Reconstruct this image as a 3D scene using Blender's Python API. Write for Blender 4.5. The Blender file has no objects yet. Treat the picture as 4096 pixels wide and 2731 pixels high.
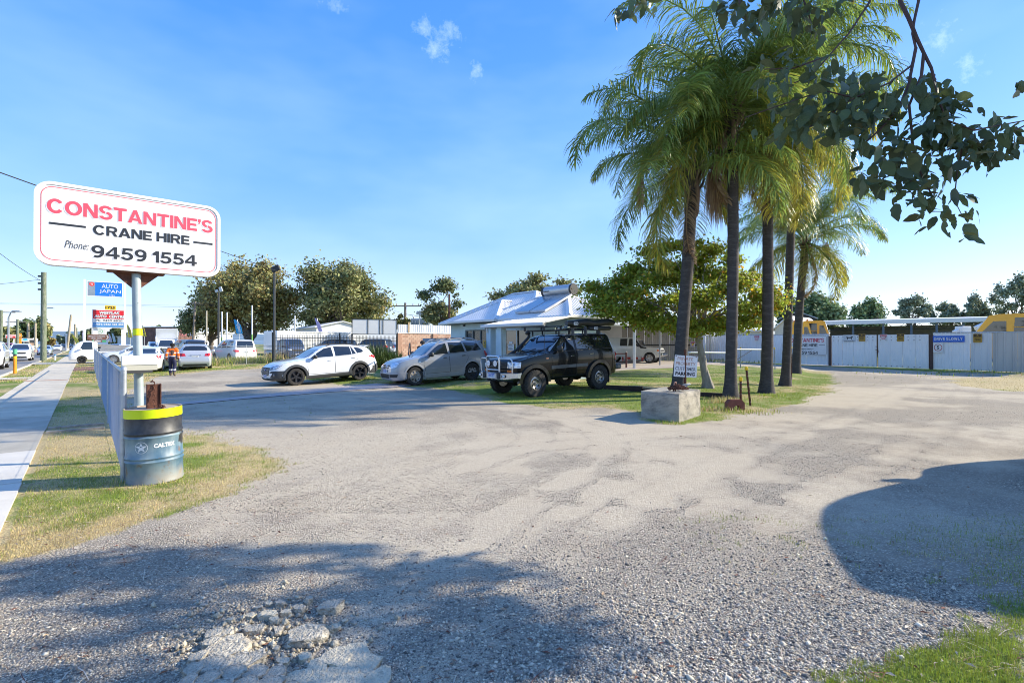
import bpy,bmesh,math,random
import numpy as np
from mathutils import Vector,Matrix,Quaternion
from mathutils.bvhtree import BVHTree
from mathutils.geometry import delaunay_2d_cdt
random.seed(7);rng=np.random.default_rng(7)
S=bpy.context.scene
COL=S.collection
R=math.radians
PI=math.pi
# camera
EYE,FPX,CX,HY=1.65,2042.0,2048.0,1376.0
cam_d=bpy.data.cameras.new('camera');cam=bpy.data.objects.new('camera',cam_d);COL.objects.link(cam)
cam_d.sensor_width=36.0;cam_d.lens=36.0*FPX/4096.0
cam_d.clip_start=0.05;cam_d.clip_end=30000
cam.location=(0,0,EYE)
cam.rotation_euler=(R(90)+math.atan((HY-1365.5)/FPX),0,0)
S.camera=cam
# world and sun
SUN_EL,SUN_AZ=R(28.0),R(12.0)
sun_dir=Vector((math.cos(SUN_EL)*math.cos(SUN_AZ),math.cos(SUN_EL)*math.sin(SUN_AZ),math.sin(SUN_EL)))
W=bpy.data.worlds.new('World');S.world=W;W.use_nodes=True
wn,wl=W.node_tree.nodes,W.node_tree.links
wn.clear()
w_out=wn.new('ShaderNodeOutputWorld');w_bg=wn.new('ShaderNodeBackground')
w_sky=wn.new('ShaderNodeTexSky');w_sky.sky_type='NISHITA';w_sky.sun_disc=False
w_sky.sun_elevation=SUN_EL;w_sky.sun_rotation=R(90)-SUN_AZ
w_sky.altitude=0;w_sky.air_density=1.0;w_sky.dust_density=0.3;w_sky.ozone_density=2.0
w_hs=wn.new('ShaderNodeHueSaturation');w_hs.inputs['Saturation'].default_value=1.0;w_hs.inputs['Value'].default_value=1.0
w_geo=wn.new('ShaderNodeTexCoord');w_sep=wn.new('ShaderNodeSeparateXYZ');wl.new(w_geo.outputs['Generated'],w_sep.inputs[0])
w_asin=wn.new('ShaderNodeMath');w_asin.operation='ARCSINE';wl.new(w_sep.outputs['Z'],w_asin.inputs[0])
w_deg=wn.new('ShaderNodeMath');w_deg.operation='MULTIPLY';w_deg.inputs[1].default_value=2/PI;wl.new(w_asin.outputs[0],w_deg.inputs[0])
w_ramp=wn.new('ShaderNodeValToRGB');w_ramp.color_ramp.interpolation='B_SPLINE'
SKY=[(0.0,(.40,.50,.78)),(.05,(.31,.455,.80)),(.12,(.15,.375,.83)),(.22,(.045,.295,.85)),(.34,(.010,.23,.85)),(.48,(.010,.205,.84)),(1.0,(.05,.23,.75))]
for k,(p,c)in enumerate(SKY):
 e=w_ramp.color_ramp.elements[k]if k<2 else w_ramp.color_ramp.elements.new(p)
 e.position=p;e.color=(*c,1)
wl.new(w_deg.outputs[0],w_ramp.inputs[0])
w_sc=wn.new('ShaderNodeVectorMath');w_sc.operation='SCALE';w_sc.inputs['Scale'].default_value=4.1;wl.new(w_ramp.outputs[0],w_sc.inputs[0])
w_sm=wn.new('ShaderNodeMix');w_sm.data_type='RGBA';w_sm.inputs['Factor'].default_value=.68
wl.new(w_sky.outputs[0],w_sm.inputs['A']);wl.new(w_sc.outputs[0],w_sm.inputs['B'])
wl.new(w_sm.outputs['Result'],w_hs.inputs['Color'])
w_tc=wn.new('ShaderNodeTexCoord')
w_map=wn.new('ShaderNodeMapping');w_map.inputs['Scale'].default_value=(3.0,3.0,8.0)
w_n1=wn.new('ShaderNodeTexNoise');w_n1.inputs['Scale'].default_value=4.5;w_n1.inputs['Detail'].default_value=9;w_n1.inputs['Roughness'].default_value=.62
w_r1=wn.new('ShaderNodeMapRange');w_r1.inputs[1].default_value=.69;w_r1.inputs[2].default_value=.84;w_r1.inputs[3].default_value=0;w_r1.inputs[4].default_value=.0
w_n2=wn.new('ShaderNodeTexNoise');w_n2.inputs['Scale'].default_value=.8;w_n2.inputs['Detail'].default_value=4
w_r2=wn.new('ShaderNodeMapRange');w_r2.inputs[1].default_value=.42;w_r2.inputs[2].default_value=.75;w_r2.inputs[3].default_value=0;w_r2.inputs[4].default_value=.11
w_add=wn.new('ShaderNodeMath');w_add.operation='ADD'
w_mix=wn.new('ShaderNodeMix');w_mix.data_type='RGBA'
w_mix.inputs['B'].default_value=(5.2,6.0,7.0,1)
wl.new(w_tc.outputs['Generated'],w_map.inputs['Vector'])
wl.new(w_map.outputs[0],w_n1.inputs['Vector']);wl.new(w_map.outputs[0],w_n2.inputs['Vector'])
wl.new(w_n1.outputs['Fac'],w_r1.inputs[0]);wl.new(w_n2.outputs['Fac'],w_r2.inputs[0])
wl.new(w_r1.outputs[0],w_add.inputs[0]);wl.new(w_r2.outputs[0],w_add.inputs[1])
w_n3=wn.new('ShaderNodeTexNoise');w_n3.inputs['Scale'].default_value=60;w_n3.inputs['Detail'].default_value=8;w_n3.inputs['Roughness'].default_value=.7
wl.new(w_tc.outputs['Generated'],w_n3.inputs['Vector'])
cur=w_add.outputs[0]
for px,py,rr in((1690,110,.022),(1790,130,.03),(1745,195,.03),(1905,285,.022),(3885,262,.022),(3770,140,.03),(1330,5,.025)):
 d=Vector((px-CX,FPX,HY-py)).normalized()
 dn=wn.new('ShaderNodeVectorMath');dn.operation='DISTANCE';dn.inputs[1].default_value=d;wl.new(w_tc.outputs['Generated'],dn.inputs[0])
 mk=wn.new('ShaderNodeMapRange');mk.inputs[1].default_value=rr*1.5;mk.inputs[2].default_value=0;mk.inputs[3].default_value=-.30;mk.inputs[4].default_value=.16;wl.new(dn.outputs['Value'],mk.inputs[0])
 ad=wn.new('ShaderNodeMath');ad.operation='ADD';wl.new(mk.outputs[0],ad.inputs[0]);wl.new(w_n3.outputs['Fac'],ad.inputs[1])
 m2=wn.new('ShaderNodeMapRange');m2.inputs[1].default_value=.44;m2.inputs[2].default_value=.92;m2.inputs[3].default_value=0;m2.inputs[4].default_value=.30;wl.new(ad.outputs[0],m2.inputs[0])
 mxm=wn.new('ShaderNodeMath');mxm.operation='MAXIMUM';wl.new(cur,mxm.inputs[0]);wl.new(m2.outputs[0],mxm.inputs[1]);cur=mxm.outputs[0]
wl.new(cur,w_mix.inputs['Factor']);wl.new(w_hs.outputs[0],w_mix.inputs['A'])
wl.new(w_mix.outputs['Result'],w_bg.inputs['Color'])
w_bg.inputs['Strength'].default_value=0.086
wl.new(w_bg.outputs[0],w_out.inputs['Surface'])
sun_l=bpy.data.lights.new('sun','SUN');sun_l.energy=2.25;sun_l.angle=R(0.53);sun_l.color=(1.0,.91,.74)
sun_o=bpy.data.objects.new('sun',sun_l);COL.objects.link(sun_o)
sun_o.rotation_euler=sun_dir.to_track_quat('Z','Y').to_euler();sun_o.location=sun_dir*60
S.view_settings.view_transform='Standard';S.view_settings.look='None'
S.view_settings.gamma=1.0;S.view_settings.use_curve_mapping=False
S.view_settings.exposure=1.95
S.cycles.max_bounces=6;S.cycles.transparent_max_bounces=12
S.cycles.diffuse_bounces=3;S.cycles.glossy_bounces=3;S.cycles.transmission_bounces=4
S.cycles.use_denoising=True;S.cycles.filter_width=1.0
# the place: road axis u (away, left), v (to the right of the road)
TH=math.atan(1708.0/FPX)
U=Vector((-math.sin(TH),math.cos(TH),0));V=Vector((math.cos(TH),math.sin(TH),0));Z=Vector((0,0,1))
def UV(u,v,z=0.0):return U*u+V*v+Z*z
def toUV(p):return(p[0]*U.x+p[1]*U.y,p[0]*V.x+p[1]*V.y)
def at(px,py,Y):return Vector(((px-CX)/FPX*Y,Y,EYE+(HY-py)/FPX*Y))
def G(px,py,z=0.0):
 Y=(EYE-z)*FPX/(py-HY)
 return Vector(((px-CX)/FPX*Y,Y,z))
def sstep(a,b,x):
 t=np.clip((np.asarray(x,float)-a)/(b-a),0,1);return t*t*(3-2*t)
LE=np.array([(-40,30.0),(-20.0,31.0),(-13.0,26.0),(-7.0,21.3),(-3.0,21.0),(-.5,18.4),(1.4,16.9),(4.5,17.0),(9.0,19.0),(14.0,24.5),(19.5,33.5),(26.0,24.5),(34.0,24.0),(60,20)])
def tz(x,y):
 x=np.asarray(x,float);y=np.asarray(y,float)
 e=np.interp(x,LE[:,0],LE[:,1])
 d=y-e
 z=0.115*sstep(-.9,1.3,d)+0.10*sstep(2,11,d)
 uu=x*U.x+y*U.y;vv=x*V.x+y*V.y
 z=z*sstep(1.2,5.0,vv)
 z=z-0.08*sstep(2.6,3.6,-vv)
 return z
def tzf(x,y):return float(tz(x,y))
def GT(px,py):
 z=0.0
 for _ in range(6):
  p=G(px,py,z);z=tzf(p.x,p.y)
 return G(px,py,z)
 # helpers: tags, materials, mesh building
def tag(o,label=None,cat=None,group=None,kind=None):
 if label:o['label']=label
 if cat:o['category']=cat
 if group:o['group']=group
 if kind:o['kind']=kind
 return o
def empty(name,loc=(0,0,0),rz=0.0,label=None,cat=None,group=None,rot=None):
 o=bpy.data.objects.new(name,None);COL.objects.link(o)
 o.location=loc;o.rotation_euler=rot if rot else(0,0,rz);o.empty_display_size=.1
 return tag(o,label,cat,group)
def kids(o):return[c for c in COL.objects if c.parent is o]if False else list(o.children)
def copy_tree(o,parent=None):
 c=o.copy();COL.objects.link(c);c.parent=parent
 for ch in list(o.children):
  copy_tree(ch,c)
 return c
_mats={}
def mat(name,col,rough=.6,metal=0.0,var=.12,scale=3.0,bump=0.0,bscale=40.0,coat=0.0,spec=.5,dirt=None,dirt_lo=.5,dirt_hi=.75,dscale=2.0,trans=0.0,island=0.0,streak=None,emis=0.0):
 """Principled material: base colour with noise variation, optional blotches of a second colour, per-island tint and fine relief."""
 if name in _mats:return _mats[name]
 m=bpy.data.materials.new(name);m.use_nodes=True
 n,l=m.node_tree.nodes,m.node_tree.links;n.clear()
 out=n.new('ShaderNodeOutputMaterial');b=n.new('ShaderNodeBsdfPrincipled')
 tc=n.new('ShaderNodeTexCoord')
 vec=tc.outputs['Object']
 if streak:
  mp=n.new('ShaderNodeMapping');mp.inputs['Scale'].default_value=streak;l.new(vec,mp.inputs[0]);vec=mp.outputs[0]
 c=n.new('ShaderNodeRGB');c.outputs[0].default_value=(*col,1);cur=c.outputs[0]
 if var>0:
  ns=n.new('ShaderNodeTexNoise');ns.inputs['Scale'].default_value=scale;ns.inputs['Detail'].default_value=6
  l.new(vec,ns.inputs['Vector'])
  hs=n.new('ShaderNodeHueSaturation');mr=n.new('ShaderNodeMapRange')
  mr.inputs[1].default_value=.3;mr.inputs[2].default_value=.7;mr.inputs[3].default_value=1-var;mr.inputs[4].default_value=1+var
  l.new(ns.outputs['Fac'],mr.inputs[0]);l.new(mr.outputs[0],hs.inputs['Value']);l.new(cur,hs.inputs['Color']);cur=hs.outputs[0]
 if island>0:
  ge=n.new('ShaderNodeNewGeometry');hs=n.new('ShaderNodeHueSaturation');mr=n.new('ShaderNodeMapRange')
  mr.inputs[3].default_value=1-island;mr.inputs[4].default_value=1+island
  l.new(ge.outputs['Random Per Island'],mr.inputs[0]);l.new(mr.outputs[0],hs.inputs['Value']);l.new(cur,hs.inputs['Color'])
  mh=n.new('ShaderNodeMapRange');mh.inputs[3].default_value=.5-island*.05;mh.inputs[4].default_value=.5+island*.05
  l.new(ge.outputs['Random Per Island'],mh.inputs[0]);l.new(mh.outputs[0],hs.inputs['Hue']);cur=hs.outputs[0]
 if dirt:
  nd=n.new('ShaderNodeTexNoise');nd.inputs['Scale'].default_value=dscale;nd.inputs['Detail'].default_value=8;nd.inputs['Roughness'].default_value=.65
  l.new(vec,nd.inputs['Vector'])
  mr=n.new('ShaderNodeMapRange');mr.inputs[1].default_value=dirt_lo;mr.inputs[2].default_value=dirt_hi
  l.new(nd.outputs['Fac'],mr.inputs[0])
  mx=n.new('ShaderNodeMix');mx.data_type='RGBA';mx.inputs['B'].default_value=(*dirt,1)
  l.new(mr.outputs[0],mx.inputs['Factor']);l.new(cur,mx.inputs['A']);cur=mx.outputs['Result']
 l.new(cur,b.inputs['Base Color'])
 b.inputs['Roughness'].default_value=rough;b.inputs['Metallic'].default_value=metal
 b.inputs['Specular IOR Level'].default_value=spec
 if coat:b.inputs['Coat Weight'].default_value=coat;b.inputs['Coat Roughness'].default_value=.04
 if emis:
  b.inputs['Emission Strength'].default_value=emis;l.new(cur,b.inputs['Emission Color'])
 if bump>0:
  nb=n.new('ShaderNodeTexNoise');nb.inputs['Scale'].default_value=bscale;nb.inputs['Detail'].default_value=5
  l.new(vec,nb.inputs['Vector'])
  bp=n.new('ShaderNodeBump');bp.inputs['Strength'].default_value=min(1,bump);bp.inputs['Distance'].default_value=.01*max(1,bump)
  l.new(nb.outputs['Fac'],bp.inputs['Height']);l.new(bp.outputs[0],b.inputs['Normal'])
 sh=b.outputs[0]
 if trans>0:
  t=n.new('ShaderNodeBsdfTranslucent');l.new(cur,t.inputs['Color'])
  mx=n.new('ShaderNodeMixShader');mx.inputs[0].default_value=trans
  l.new(b.outputs[0],mx.inputs[1]);l.new(t.outputs[0],mx.inputs[2]);sh=mx.outputs[0]
 l.new(sh,out.inputs['Surface'])
 _mats[name]=m
 return m
def addmat(o,m):
 o.data.materials.append(m)
class MB:
 """collects simple solids and builds them as ONE mesh object"""
 def __init__(s):s.v=[];s.f=[];s.m=[];s.mi=0
 def add(s,vs,fs):
  k=len(s.v);s.v.extend([tuple(p)for p in vs]);s.f.extend([tuple(i+k for i in f)for f in fs]);s.m.extend([s.mi]*len(fs));return s
 def box(s,c,size,M=None,taper=None):
  hx,hy,hz=size[0]/2,size[1]/2,size[2]/2
  vs=[]
  for z in(-1,1):
   k=1.0 if not taper or z<0 else taper
   for x,y in((-1,-1),(1,-1),(1,1),(-1,1)):
    p=Vector((x*hx*k,y*hy*k,z*hz))
    if M is not None:p=M@p
    vs.append(p+Vector(c))
  return s.add(vs,[(3,2,1,0),(4,5,6,7),(0,1,5,4),(1,2,6,5),(2,3,7,6),(3,0,4,7)])
 def cbox(s,c,size,ch=.01,M=None):
  """box with chamfered edges"""
  h=[size[0]/2,size[1]/2,size[2]/2];ch=min(ch,min(h)*.9)
  vs=[];idx={}
  for sx in(-1,1):
   for sy in(-1,1):
    for sz in(-1,1):
     for a in range(3):
      p=Vector((sx*(h[0]-(0 if a==0 else ch)),sy*(h[1]-(0 if a==1 else ch)),sz*(h[2]-(0 if a==2 else ch))))
      if M is not None:p=M@p
      idx[(sx,sy,sz,a)]=len(vs);vs.append(p+Vector(c))
  fs=[]
  for a in range(3):
   b,d=(a+1)%3,(a+2)%3
   for sg in(-1,1):
    q=[]
    for sb,sd in((-1,-1),(1,-1),(1,1),(-1,1)):
     k=[0,0,0];k[a]=sg;k[b]=sb;k[d]=sd;q.append(idx[(*k,a)])
    fs.append(tuple(q if sg>0 else q[::-1]))
   for sb in(-1,1):
    for sd in(-1,1):
     q=[]
     for sa,ax in((-1,b),(1,b),(1,d),(-1,d)):
      k=[0,0,0];k[a]=sa;k[b]=sb;k[d]=sd;q.append(idx[(*k,ax)])
     fs.append(tuple(q if sb*sd<0 else q[::-1]))
  for sx in(-1,1):
   for sy in(-1,1):
    for sz in(-1,1):
     q=[idx[(sx,sy,sz,a)]for a in range(3)]
     fs.append(tuple(q if sx*sy*sz>0 else q[::-1]))
  return s.add(vs,fs)
 def cyl(s,p0,p1,r0,r1=None,n=12,caps=True):
  return s.tube([p0,p1],[r0,r0 if r1 is None else r1],n,caps)
 def tube(s,pts,rad,n=8,caps=True):
  pts=[Vector(p)for p in pts]
  if not hasattr(rad,'__len__'):rad=[rad]*len(pts)
  vs=[];ref=None
  for i,p in enumerate(pts):
   t=(pts[min(i+1,len(pts)-1)]-pts[max(i-1,0)])
   if t.length<1e-9:t=Vector((0,0,1))
   t.normalize()
   if ref is None:
    ref=Vector((0,0,1))if abs(t.z)<.9 else Vector((1,0,0))
    ref=(ref-t*ref.dot(t)).normalized()
   else:
    ref=(ref-t*ref.dot(t))
    if ref.length<1e-6:ref=t.orthogonal()
    ref.normalize()
   b=t.cross(ref)
   for k in range(n):
    a=2*PI*k/n
    vs.append(p+(ref*math.cos(a)+b*math.sin(a))*rad[i])
  fs=[]
  for i in range(len(pts)-1):
   for k in range(n):
    a,b2=i*n+k,i*n+(k+1)%n
    fs.append((a,b2,b2+n,a+n))
  if caps:
   fs.append(tuple(range(n))[::-1]);fs.append(tuple((len(pts)-1)*n+k for k in range(n)))
  return s.add(vs,fs)
 def lathe(s,prof,n=24,M=None,c=(0,0,0),close=False):
  """prof: (r, z) pairs turned about local z; M orients, c places"""
  vs=[]
  for r,z in prof:
   for k in range(n):
    a=2*PI*k/n
    p=Vector((r*math.cos(a),r*math.sin(a),z))
    if M is not None:p=M@p
    vs.append(p+Vector(c))
  fs=[]
  m=len(prof)
  for i in range(m-1 if not close else m):
   j=(i+1)%m
   for k in range(n):
    k2=(k+1)%n
    fs.append((i*n+k,i*n+k2,j*n+k2,j*n+k))
  return s.add(vs,fs)
 def prism(s,poly,d0,d1,F):
  """poly: 2D outline (x, z) in frame F (4x4; x right, z up, -y towards the viewer), from depth y=d0 (front) to d1 (back)"""
  n=len(poly)
  vs=[F@Vector((x,d0,z))for x,z in poly]+[F@Vector((x,d1,z))for x,z in poly]
  area=sum(poly[i][0]*poly[(i+1)%n][1]-poly[(i+1)%n][0]*poly[i][1]for i in range(n))
  fr=tuple(range(n));bk=tuple(range(2*n-1,n-1,-1))
  if area<0:fr,bk=fr[::-1],bk[::-1]
  fs=[fr,bk]
  for i in range(n):
   j=(i+1)%n
   q=(i,i+n,j+n,j)
   fs.append(q if area>0 else q[::-1])
  return s.add(vs,fs)
 def build(s,name,mats,parent=None,smooth=None,M=None):
  me=bpy.data.meshes.new(name);me.from_pydata(s.v,[],s.f);me.update()
  if not isinstance(mats,(list,tuple)):mats=[mats]
  for m in mats:me.materials.append(m)
  if len(mats)>1:me.polygons.foreach_set('material_index',s.m)
  if smooth is not None:
   me.polygons.foreach_set('use_smooth',[True]*len(me.polygons));me.set_sharp_from_angle(angle=R(smooth))
  o=bpy.data.objects.new(name,me);COL.objects.link(o)
  if parent is not None:o.parent=parent
  if M is not None:o.matrix_local=M
  return o
def mesh_np(name,verts,faces_flat,loop_n,mats,parent=None,smooth=False):
 """fast mesh from numpy arrays; loop_n = corners per face (3 or 4)"""
 me=bpy.data.meshes.new(name)
 nv=len(verts);nf=len(faces_flat)//loop_n
 me.vertices.add(nv);me.vertices.foreach_set('co',np.asarray(verts,np.float32).ravel())
 me.loops.add(nf*loop_n);me.loops.foreach_set('vertex_index',np.asarray(faces_flat,np.int32).ravel())
 me.polygons.add(nf);me.polygons.foreach_set('loop_start',np.arange(0,nf*loop_n,loop_n,dtype=np.int32))
 if smooth:me.polygons.foreach_set('use_smooth',np.ones(nf,bool))
 me.update(calc_edges=True)
 for m in(mats if isinstance(mats,(list,tuple))else[mats]):me.materials.append(m)
 o=bpy.data.objects.new(name,me);COL.objects.link(o)
 if parent is not None:o.parent=parent
 return o
def frame(o,x,z=Z):
 """frame with x to the viewer's right, z up, y away from the viewer"""
 x=Vector(x).normalized();y=Vector(z).cross(x).normalized();z2=x.cross(y)
 return Matrix(((x.x,y.x,z2.x,o[0]),(x.y,y.y,z2.y,o[1]),(x.z,y.z,z2.z,o[2]),(0,0,0,1)))
def rrect(x0,z0,x1,z1,r,n=5):
 p=[]
 for cx,cz,a0 in((x1-r,z0+r,-90),(x1-r,z1-r,0),(x0+r,z1-r,90),(x0+r,z0+r,180)):
  for k in range(n+1):
   a=R(a0+90*k/n);p.append((cx+r*math.cos(a),cz+r*math.sin(a)))
 return p
def disc2(cx,cz,r,n=20):return[(cx+r*math.cos(2*PI*k/n),cz+r*math.sin(2*PI*k/n))for k in range(n)]
_txt_cache={}
def text_geo(body,bold=0.0,shear=0.0,res=2):
 key=(body,bold,shear,res)
 if key in _txt_cache:return _txt_cache[key]
 cu=bpy.data.curves.new('t','FONT');cu.body=body;cu.resolution_u=res;cu.offset=bold;cu.shear=shear
 ob=bpy.data.objects.new('t',cu);COL.objects.link(ob)
 dg=bpy.context.evaluated_depsgraph_get()
 me=bpy.data.meshes.new_from_object(ob.evaluated_get(dg))
 v=[(p.co.x,p.co.y)for p in me.vertices];f=[tuple(p.vertices)for p in me.polygons]
 bpy.data.objects.remove(ob);bpy.data.curves.remove(cu);bpy.data.meshes.remove(me)
 _txt_cache[key]=(v,f);return v,f
def _el(cx,cy,rx,ry,ix,iy,a0,a1,n=18):
 o=[(cx+rx*math.cos(R(a0+(a1-a0)*k/n)),cy+ry*math.sin(R(a0+(a1-a0)*k/n)))for k in range(n+1)]
 i=[(cx+ix*math.cos(R(a0+(a1-a0)*k/n)),cy+iy*math.sin(R(a0+(a1-a0)*k/n)))for k in range(n+1)]
 return o+i[::-1]
def _rc(a,b,c,d):return[(a,b),(c,b),(c,d),(a,d)]
def _glyphs():
 g={}
 g['C']=(1.02,[_el(.52,.5,.52,.52,.27,.32,36,324,28)])
 g['O']=(1.08,[_el(.54,.5,.54,.52,.28,.32,0,180),_el(.54,.5,.54,.52,.28,.32,180,360)])
 g['N']=(.94,[_rc(0,0,.23,1),_rc(.71,0,.94,1),[(0,1),(.27,1),(.94,0),(.67,0)]])
 g['S']=(.92,[_el(.46,.715,.44,.305,.19,.125,14,262),_el(.46,.285,.46,.305,.21,.125,-166,82)])
 g['T']=(.90,[_rc(0,.80,.90,1),_rc(.325,0,.575,.81)])
 g['A']=(1.04,[[(0,0),(.26,0),(.62,1),(.40,1)],[(1.04,0),(.78,0),(.42,1),(.64,1)],_rc(.22,.19,.82,.36)])
 g['I']=(.25,[_rc(0,0,.25,1)])
 g['E']=(.80,[_rc(0,0,.24,1),_rc(.2,0,.80,.20),_rc(.2,.80,.79,1),_rc(.2,.41,.74,.59)])
 g['R']=(.94,[_rc(0,0,.24,1),_rc(.2,.82,.58,1),_rc(.2,.38,.58,.56),_el(.57,.69,.34,.31,.11,.13,-90,90),[(.44,.40),(.70,.42),(.94,0),(.67,0)]])
 g['P']=(.88,[_rc(0,0,.24,1),_rc(.2,.82,.54,1),_rc(.2,.34,.54,.52),_el(.53,.67,.35,.33,.12,.15,-90,90)])
 g['D']=(.96,[_rc(0,0,.24,1),_rc(.2,.81,.48,1),_rc(.2,0,.48,.19),_el(.47,.5,.49,.5,.25,.31,-90,90)])
 g['H']=(.92,[_rc(0,0,.24,1),_rc(.68,0,.92,1),_rc(.2,.40,.72,.60)])
 g['K']=(.96,[_rc(0,0,.24,1),[(.2,.30),(.2,.58),(.64,1),(.94,1)],[(.36,.56),(.55,.68),(.98,0),(.69,0)]])
 g['W']=(1.34,[[(0,1),(.25,1),(.45,0),(.24,0)],[(.24,0),(.45,0),(.77,1),(.57,1)],[(.57,1),(.77,1),(1.10,0),(.89,0)],[(.89,0),(1.10,0),(1.34,1),(1.09,1)]])
 g['L']=(.76,[_rc(0,0,.24,1),_rc(.2,0,.76,.20)])
 g['U']=(.92,[_rc(0,.4,.24,1),_rc(.68,.4,.92,1),_el(.46,.42,.46,.44,.22,.23,180,360)])
 g['G']=(1.04,[_el(.52,.5,.52,.52,.27,.32,36,345,28),_rc(.56,.36,1.02,.53)])
 g['Y']=(.98,[_rc(.37,0,.61,.46),[(0,1),(.28,1),(.61,.40),(.37,.40)],[(.98,1),(.70,1),(.37,.40),(.61,.40)]])
 g['V']=(.98,[[(0,1),(.26,1),(.60,0),(.38,0)],[(.98,1),(.72,1),(.38,0),(.60,0)]])
 g['B']=(.92,[_rc(0,0,.24,1),_rc(.2,.83,.54,1),_rc(.2,.43,.56,.58),_rc(.2,0,.56,.17),_el(.53,.715,.34,.285,.12,.12,-90,90),_el(.55,.285,.37,.285,.13,.12,-90,90)])
 g['X']=(.96,[[(0,1),(.29,1),(.96,0),(.67,0)],[(.96,1),(.67,1),(0,0),(.29,0)]])
 g['’']=(.22,[[(0,.72),(0,1),(.22,1),(.22,.82),(.10,.58),(.03,.62),(.10,.72)]])
 g['9']=(.92,[_el(.46,.67,.44,.34,.20,.155,0,180),_el(.46,.67,.44,.34,.20,.155,180,360),_el(.40,.50,.50,.52,.27,.34,-118,14)])
 g['4']=(.98,[_rc(.56,0,.80,1),_rc(0,.20,.98,.38),[(0,.38),(.24,.38),(.62,.84),(.60,1)]])
 g['5']=(.92,[_rc(.14,.81,.86,1),[(.08,.44),(.28,.44),(.36,.82),(.14,.86)],_el(.43,.32,.47,.335,.22,.155,-160,128,24)])
 g['1']=(.50,[_rc(.26,0,.50,1),[(0,.64),(0,.78),(.26,1),(.28,.64)]])
 return g
GLY=_glyphs()
def heavy(mb,body,F,x,z,w,h,y,gap=.075):
 """wide heavy grotesque capitals, each outline merged so that no faces overlap"""
 P,X=[],0.0
 for c in body:
  if c==' ':X+=.36;continue
  if c not in GLY:continue
  gw,polys=GLY[c];P.append((X,polys));X+=gw+gap
 X-=gap
 for ox,polys in P:
  v,f=[],[]
  for p in polys:
   if sum(p[i-1][0]*p[i][1]-p[i][0]*p[i-1][1]for i in range(len(p)))<0:p=p[::-1]
   f.append(list(range(len(v),len(v)+len(p))));v+=[Vector(q)for q in p]
  vo,eo,fo,ov,oe,of=delaunay_2d_cdt(v,[],f,0,1e-5);fo=[q for q,w_ in zip(fo,of)if len(w_)]
  mb.add([F@Vector((x+(q.x+ox)/X*w,y,z+q.y*h))for q in vo],[tuple(q)for q in fo])
def add_text(mb,body,F,x,z,w,h,y=-.004,bold=.02,shear=0.0,fn=None):
 """writes body into the box with lower left (x, z), width w, height h of frame F, at depth y"""
 v,f=text_geo(body,bold,shear)
 if not v:return
 x0=min(p[0]for p in v);x1=max(p[0]for p in v);z0=min(p[1]for p in v);z1=max(p[1]for p in v)
 pts=[]
 for p in v:
  q=(x+(p[0]-x0)/(x1-x0)*w,z+(p[1]-z0)/max(1e-6,(z1-z0))*h)
  pts.append(fn(q[0],q[1],y)if fn else F@Vector((q[0],y,q[1])))
 mb.add(pts,f)
 # ground, road, footpath
def vnoise(x,y,seed=0):
 xi=np.floor(x).astype(np.int64);yi=np.floor(y).astype(np.int64);xf=x-xi;yf=y-yi
 def h(a,b):
  n=(a*374761393+b*668265263+seed*982451653)&0xFFFFFFFF
  n=((n^(n>>13))*1274126177)&0xFFFFFFFF
  return((n^(n>>16))&0xFFFF)/65535.0
 u=xf*xf*(3-2*xf);v=yf*yf*(3-2*yf)
 return(h(xi,yi)*(1-u)+h(xi+1,yi)*u)*(1-v)+(h(xi,yi+1)*(1-u)+h(xi+1,yi+1)*u)*v
def fbm(x,y,sc,oct=4,seed=0):
 t=0;a=.5;s=0
 for k in range(oct):
  t=t+a*vnoise(x*sc,y*sc,seed+k);s+=a;a*=.5;sc*=2.03
 return t/s
def sdf(x,y,poly):
 """signed distance to a polygon, positive inside"""
 d=np.full(x.shape,1e9);ins=np.zeros(x.shape,bool);n=len(poly)
 for i in range(n):
  ax,ay=poly[i][:2];bx,by=poly[i-1][:2]
  ex,ey=bx-ax,by-ay;wx,wy=x-ax,y-ay
  t=np.clip((wx*ex+wy*ey)/(ex*ex+ey*ey+1e-12),0,1)
  d=np.minimum(d,np.hypot(wx-ex*t,wy-ey*t))
  c=((ay>y)!=(by>y))&(x<(bx-ax)*(y-ay)/(by-ay+1e-12)+ax)
  ins^=c
 return np.where(ins,d,-d)
VS=4096/2352
def vp(*pts):return[tuple(GT(a*VS,b*VS)[:2])for a,b in pts]
def uvp(*pts):return[tuple(UV(a,b)[:2])for a,b in pts]
POLY_VERGE=uvp((5.0,-30),(5.2,-1),(5.6,0),(6.1,.8),(6.6,1.3),(7.3,1.8),(8.6,2.1),(9.8,1.95),(11.5,1.4),(14,1.1),(18,.9),(22,1.2),(26,2.0),(31,2.8),(34,4.5),(34.4,9),(33.5,14),(31.5,18),(40,24),(120,30),(120,-30))
POLY_LAWN=vp((640,868),(760,880),(850,890),(920,884),(1000,893),(1085,905),(1150,925),(1250,935),(1400,938),(1478,945),(1480,962),(1545,976),(1600,972),(1700,955),(1790,940),(1850,922),(1900,895),(1916,870),(1905,853),(1800,846),(1640,838),(1500,828),(1440,832),(1340,836),(1000,826),(900,816),(850,822),(780,842))
POLY_CORNER=vp((2420,1345),(2340,1352),(2260,1385),(2190,1440),(2100,1490),(1980,1525),(1900,1560),(1860,1610),(2420,1620))
POLY_SHADE=vp((2420,1190),(2300,1200),(2180,1260),(2130,1330),(2240,1362),(2420,1340))
POLY_FENCE=vp((2150,868),(2352,864),(2420,880),(2400,900),(2300,897),(2200,886))
POLY_FBASE=vp((1640,826),(1900,841),(2040,843),(2352,852),(2420,856),(2420,868),(2100,856),(1980,850),(1700,832))
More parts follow.
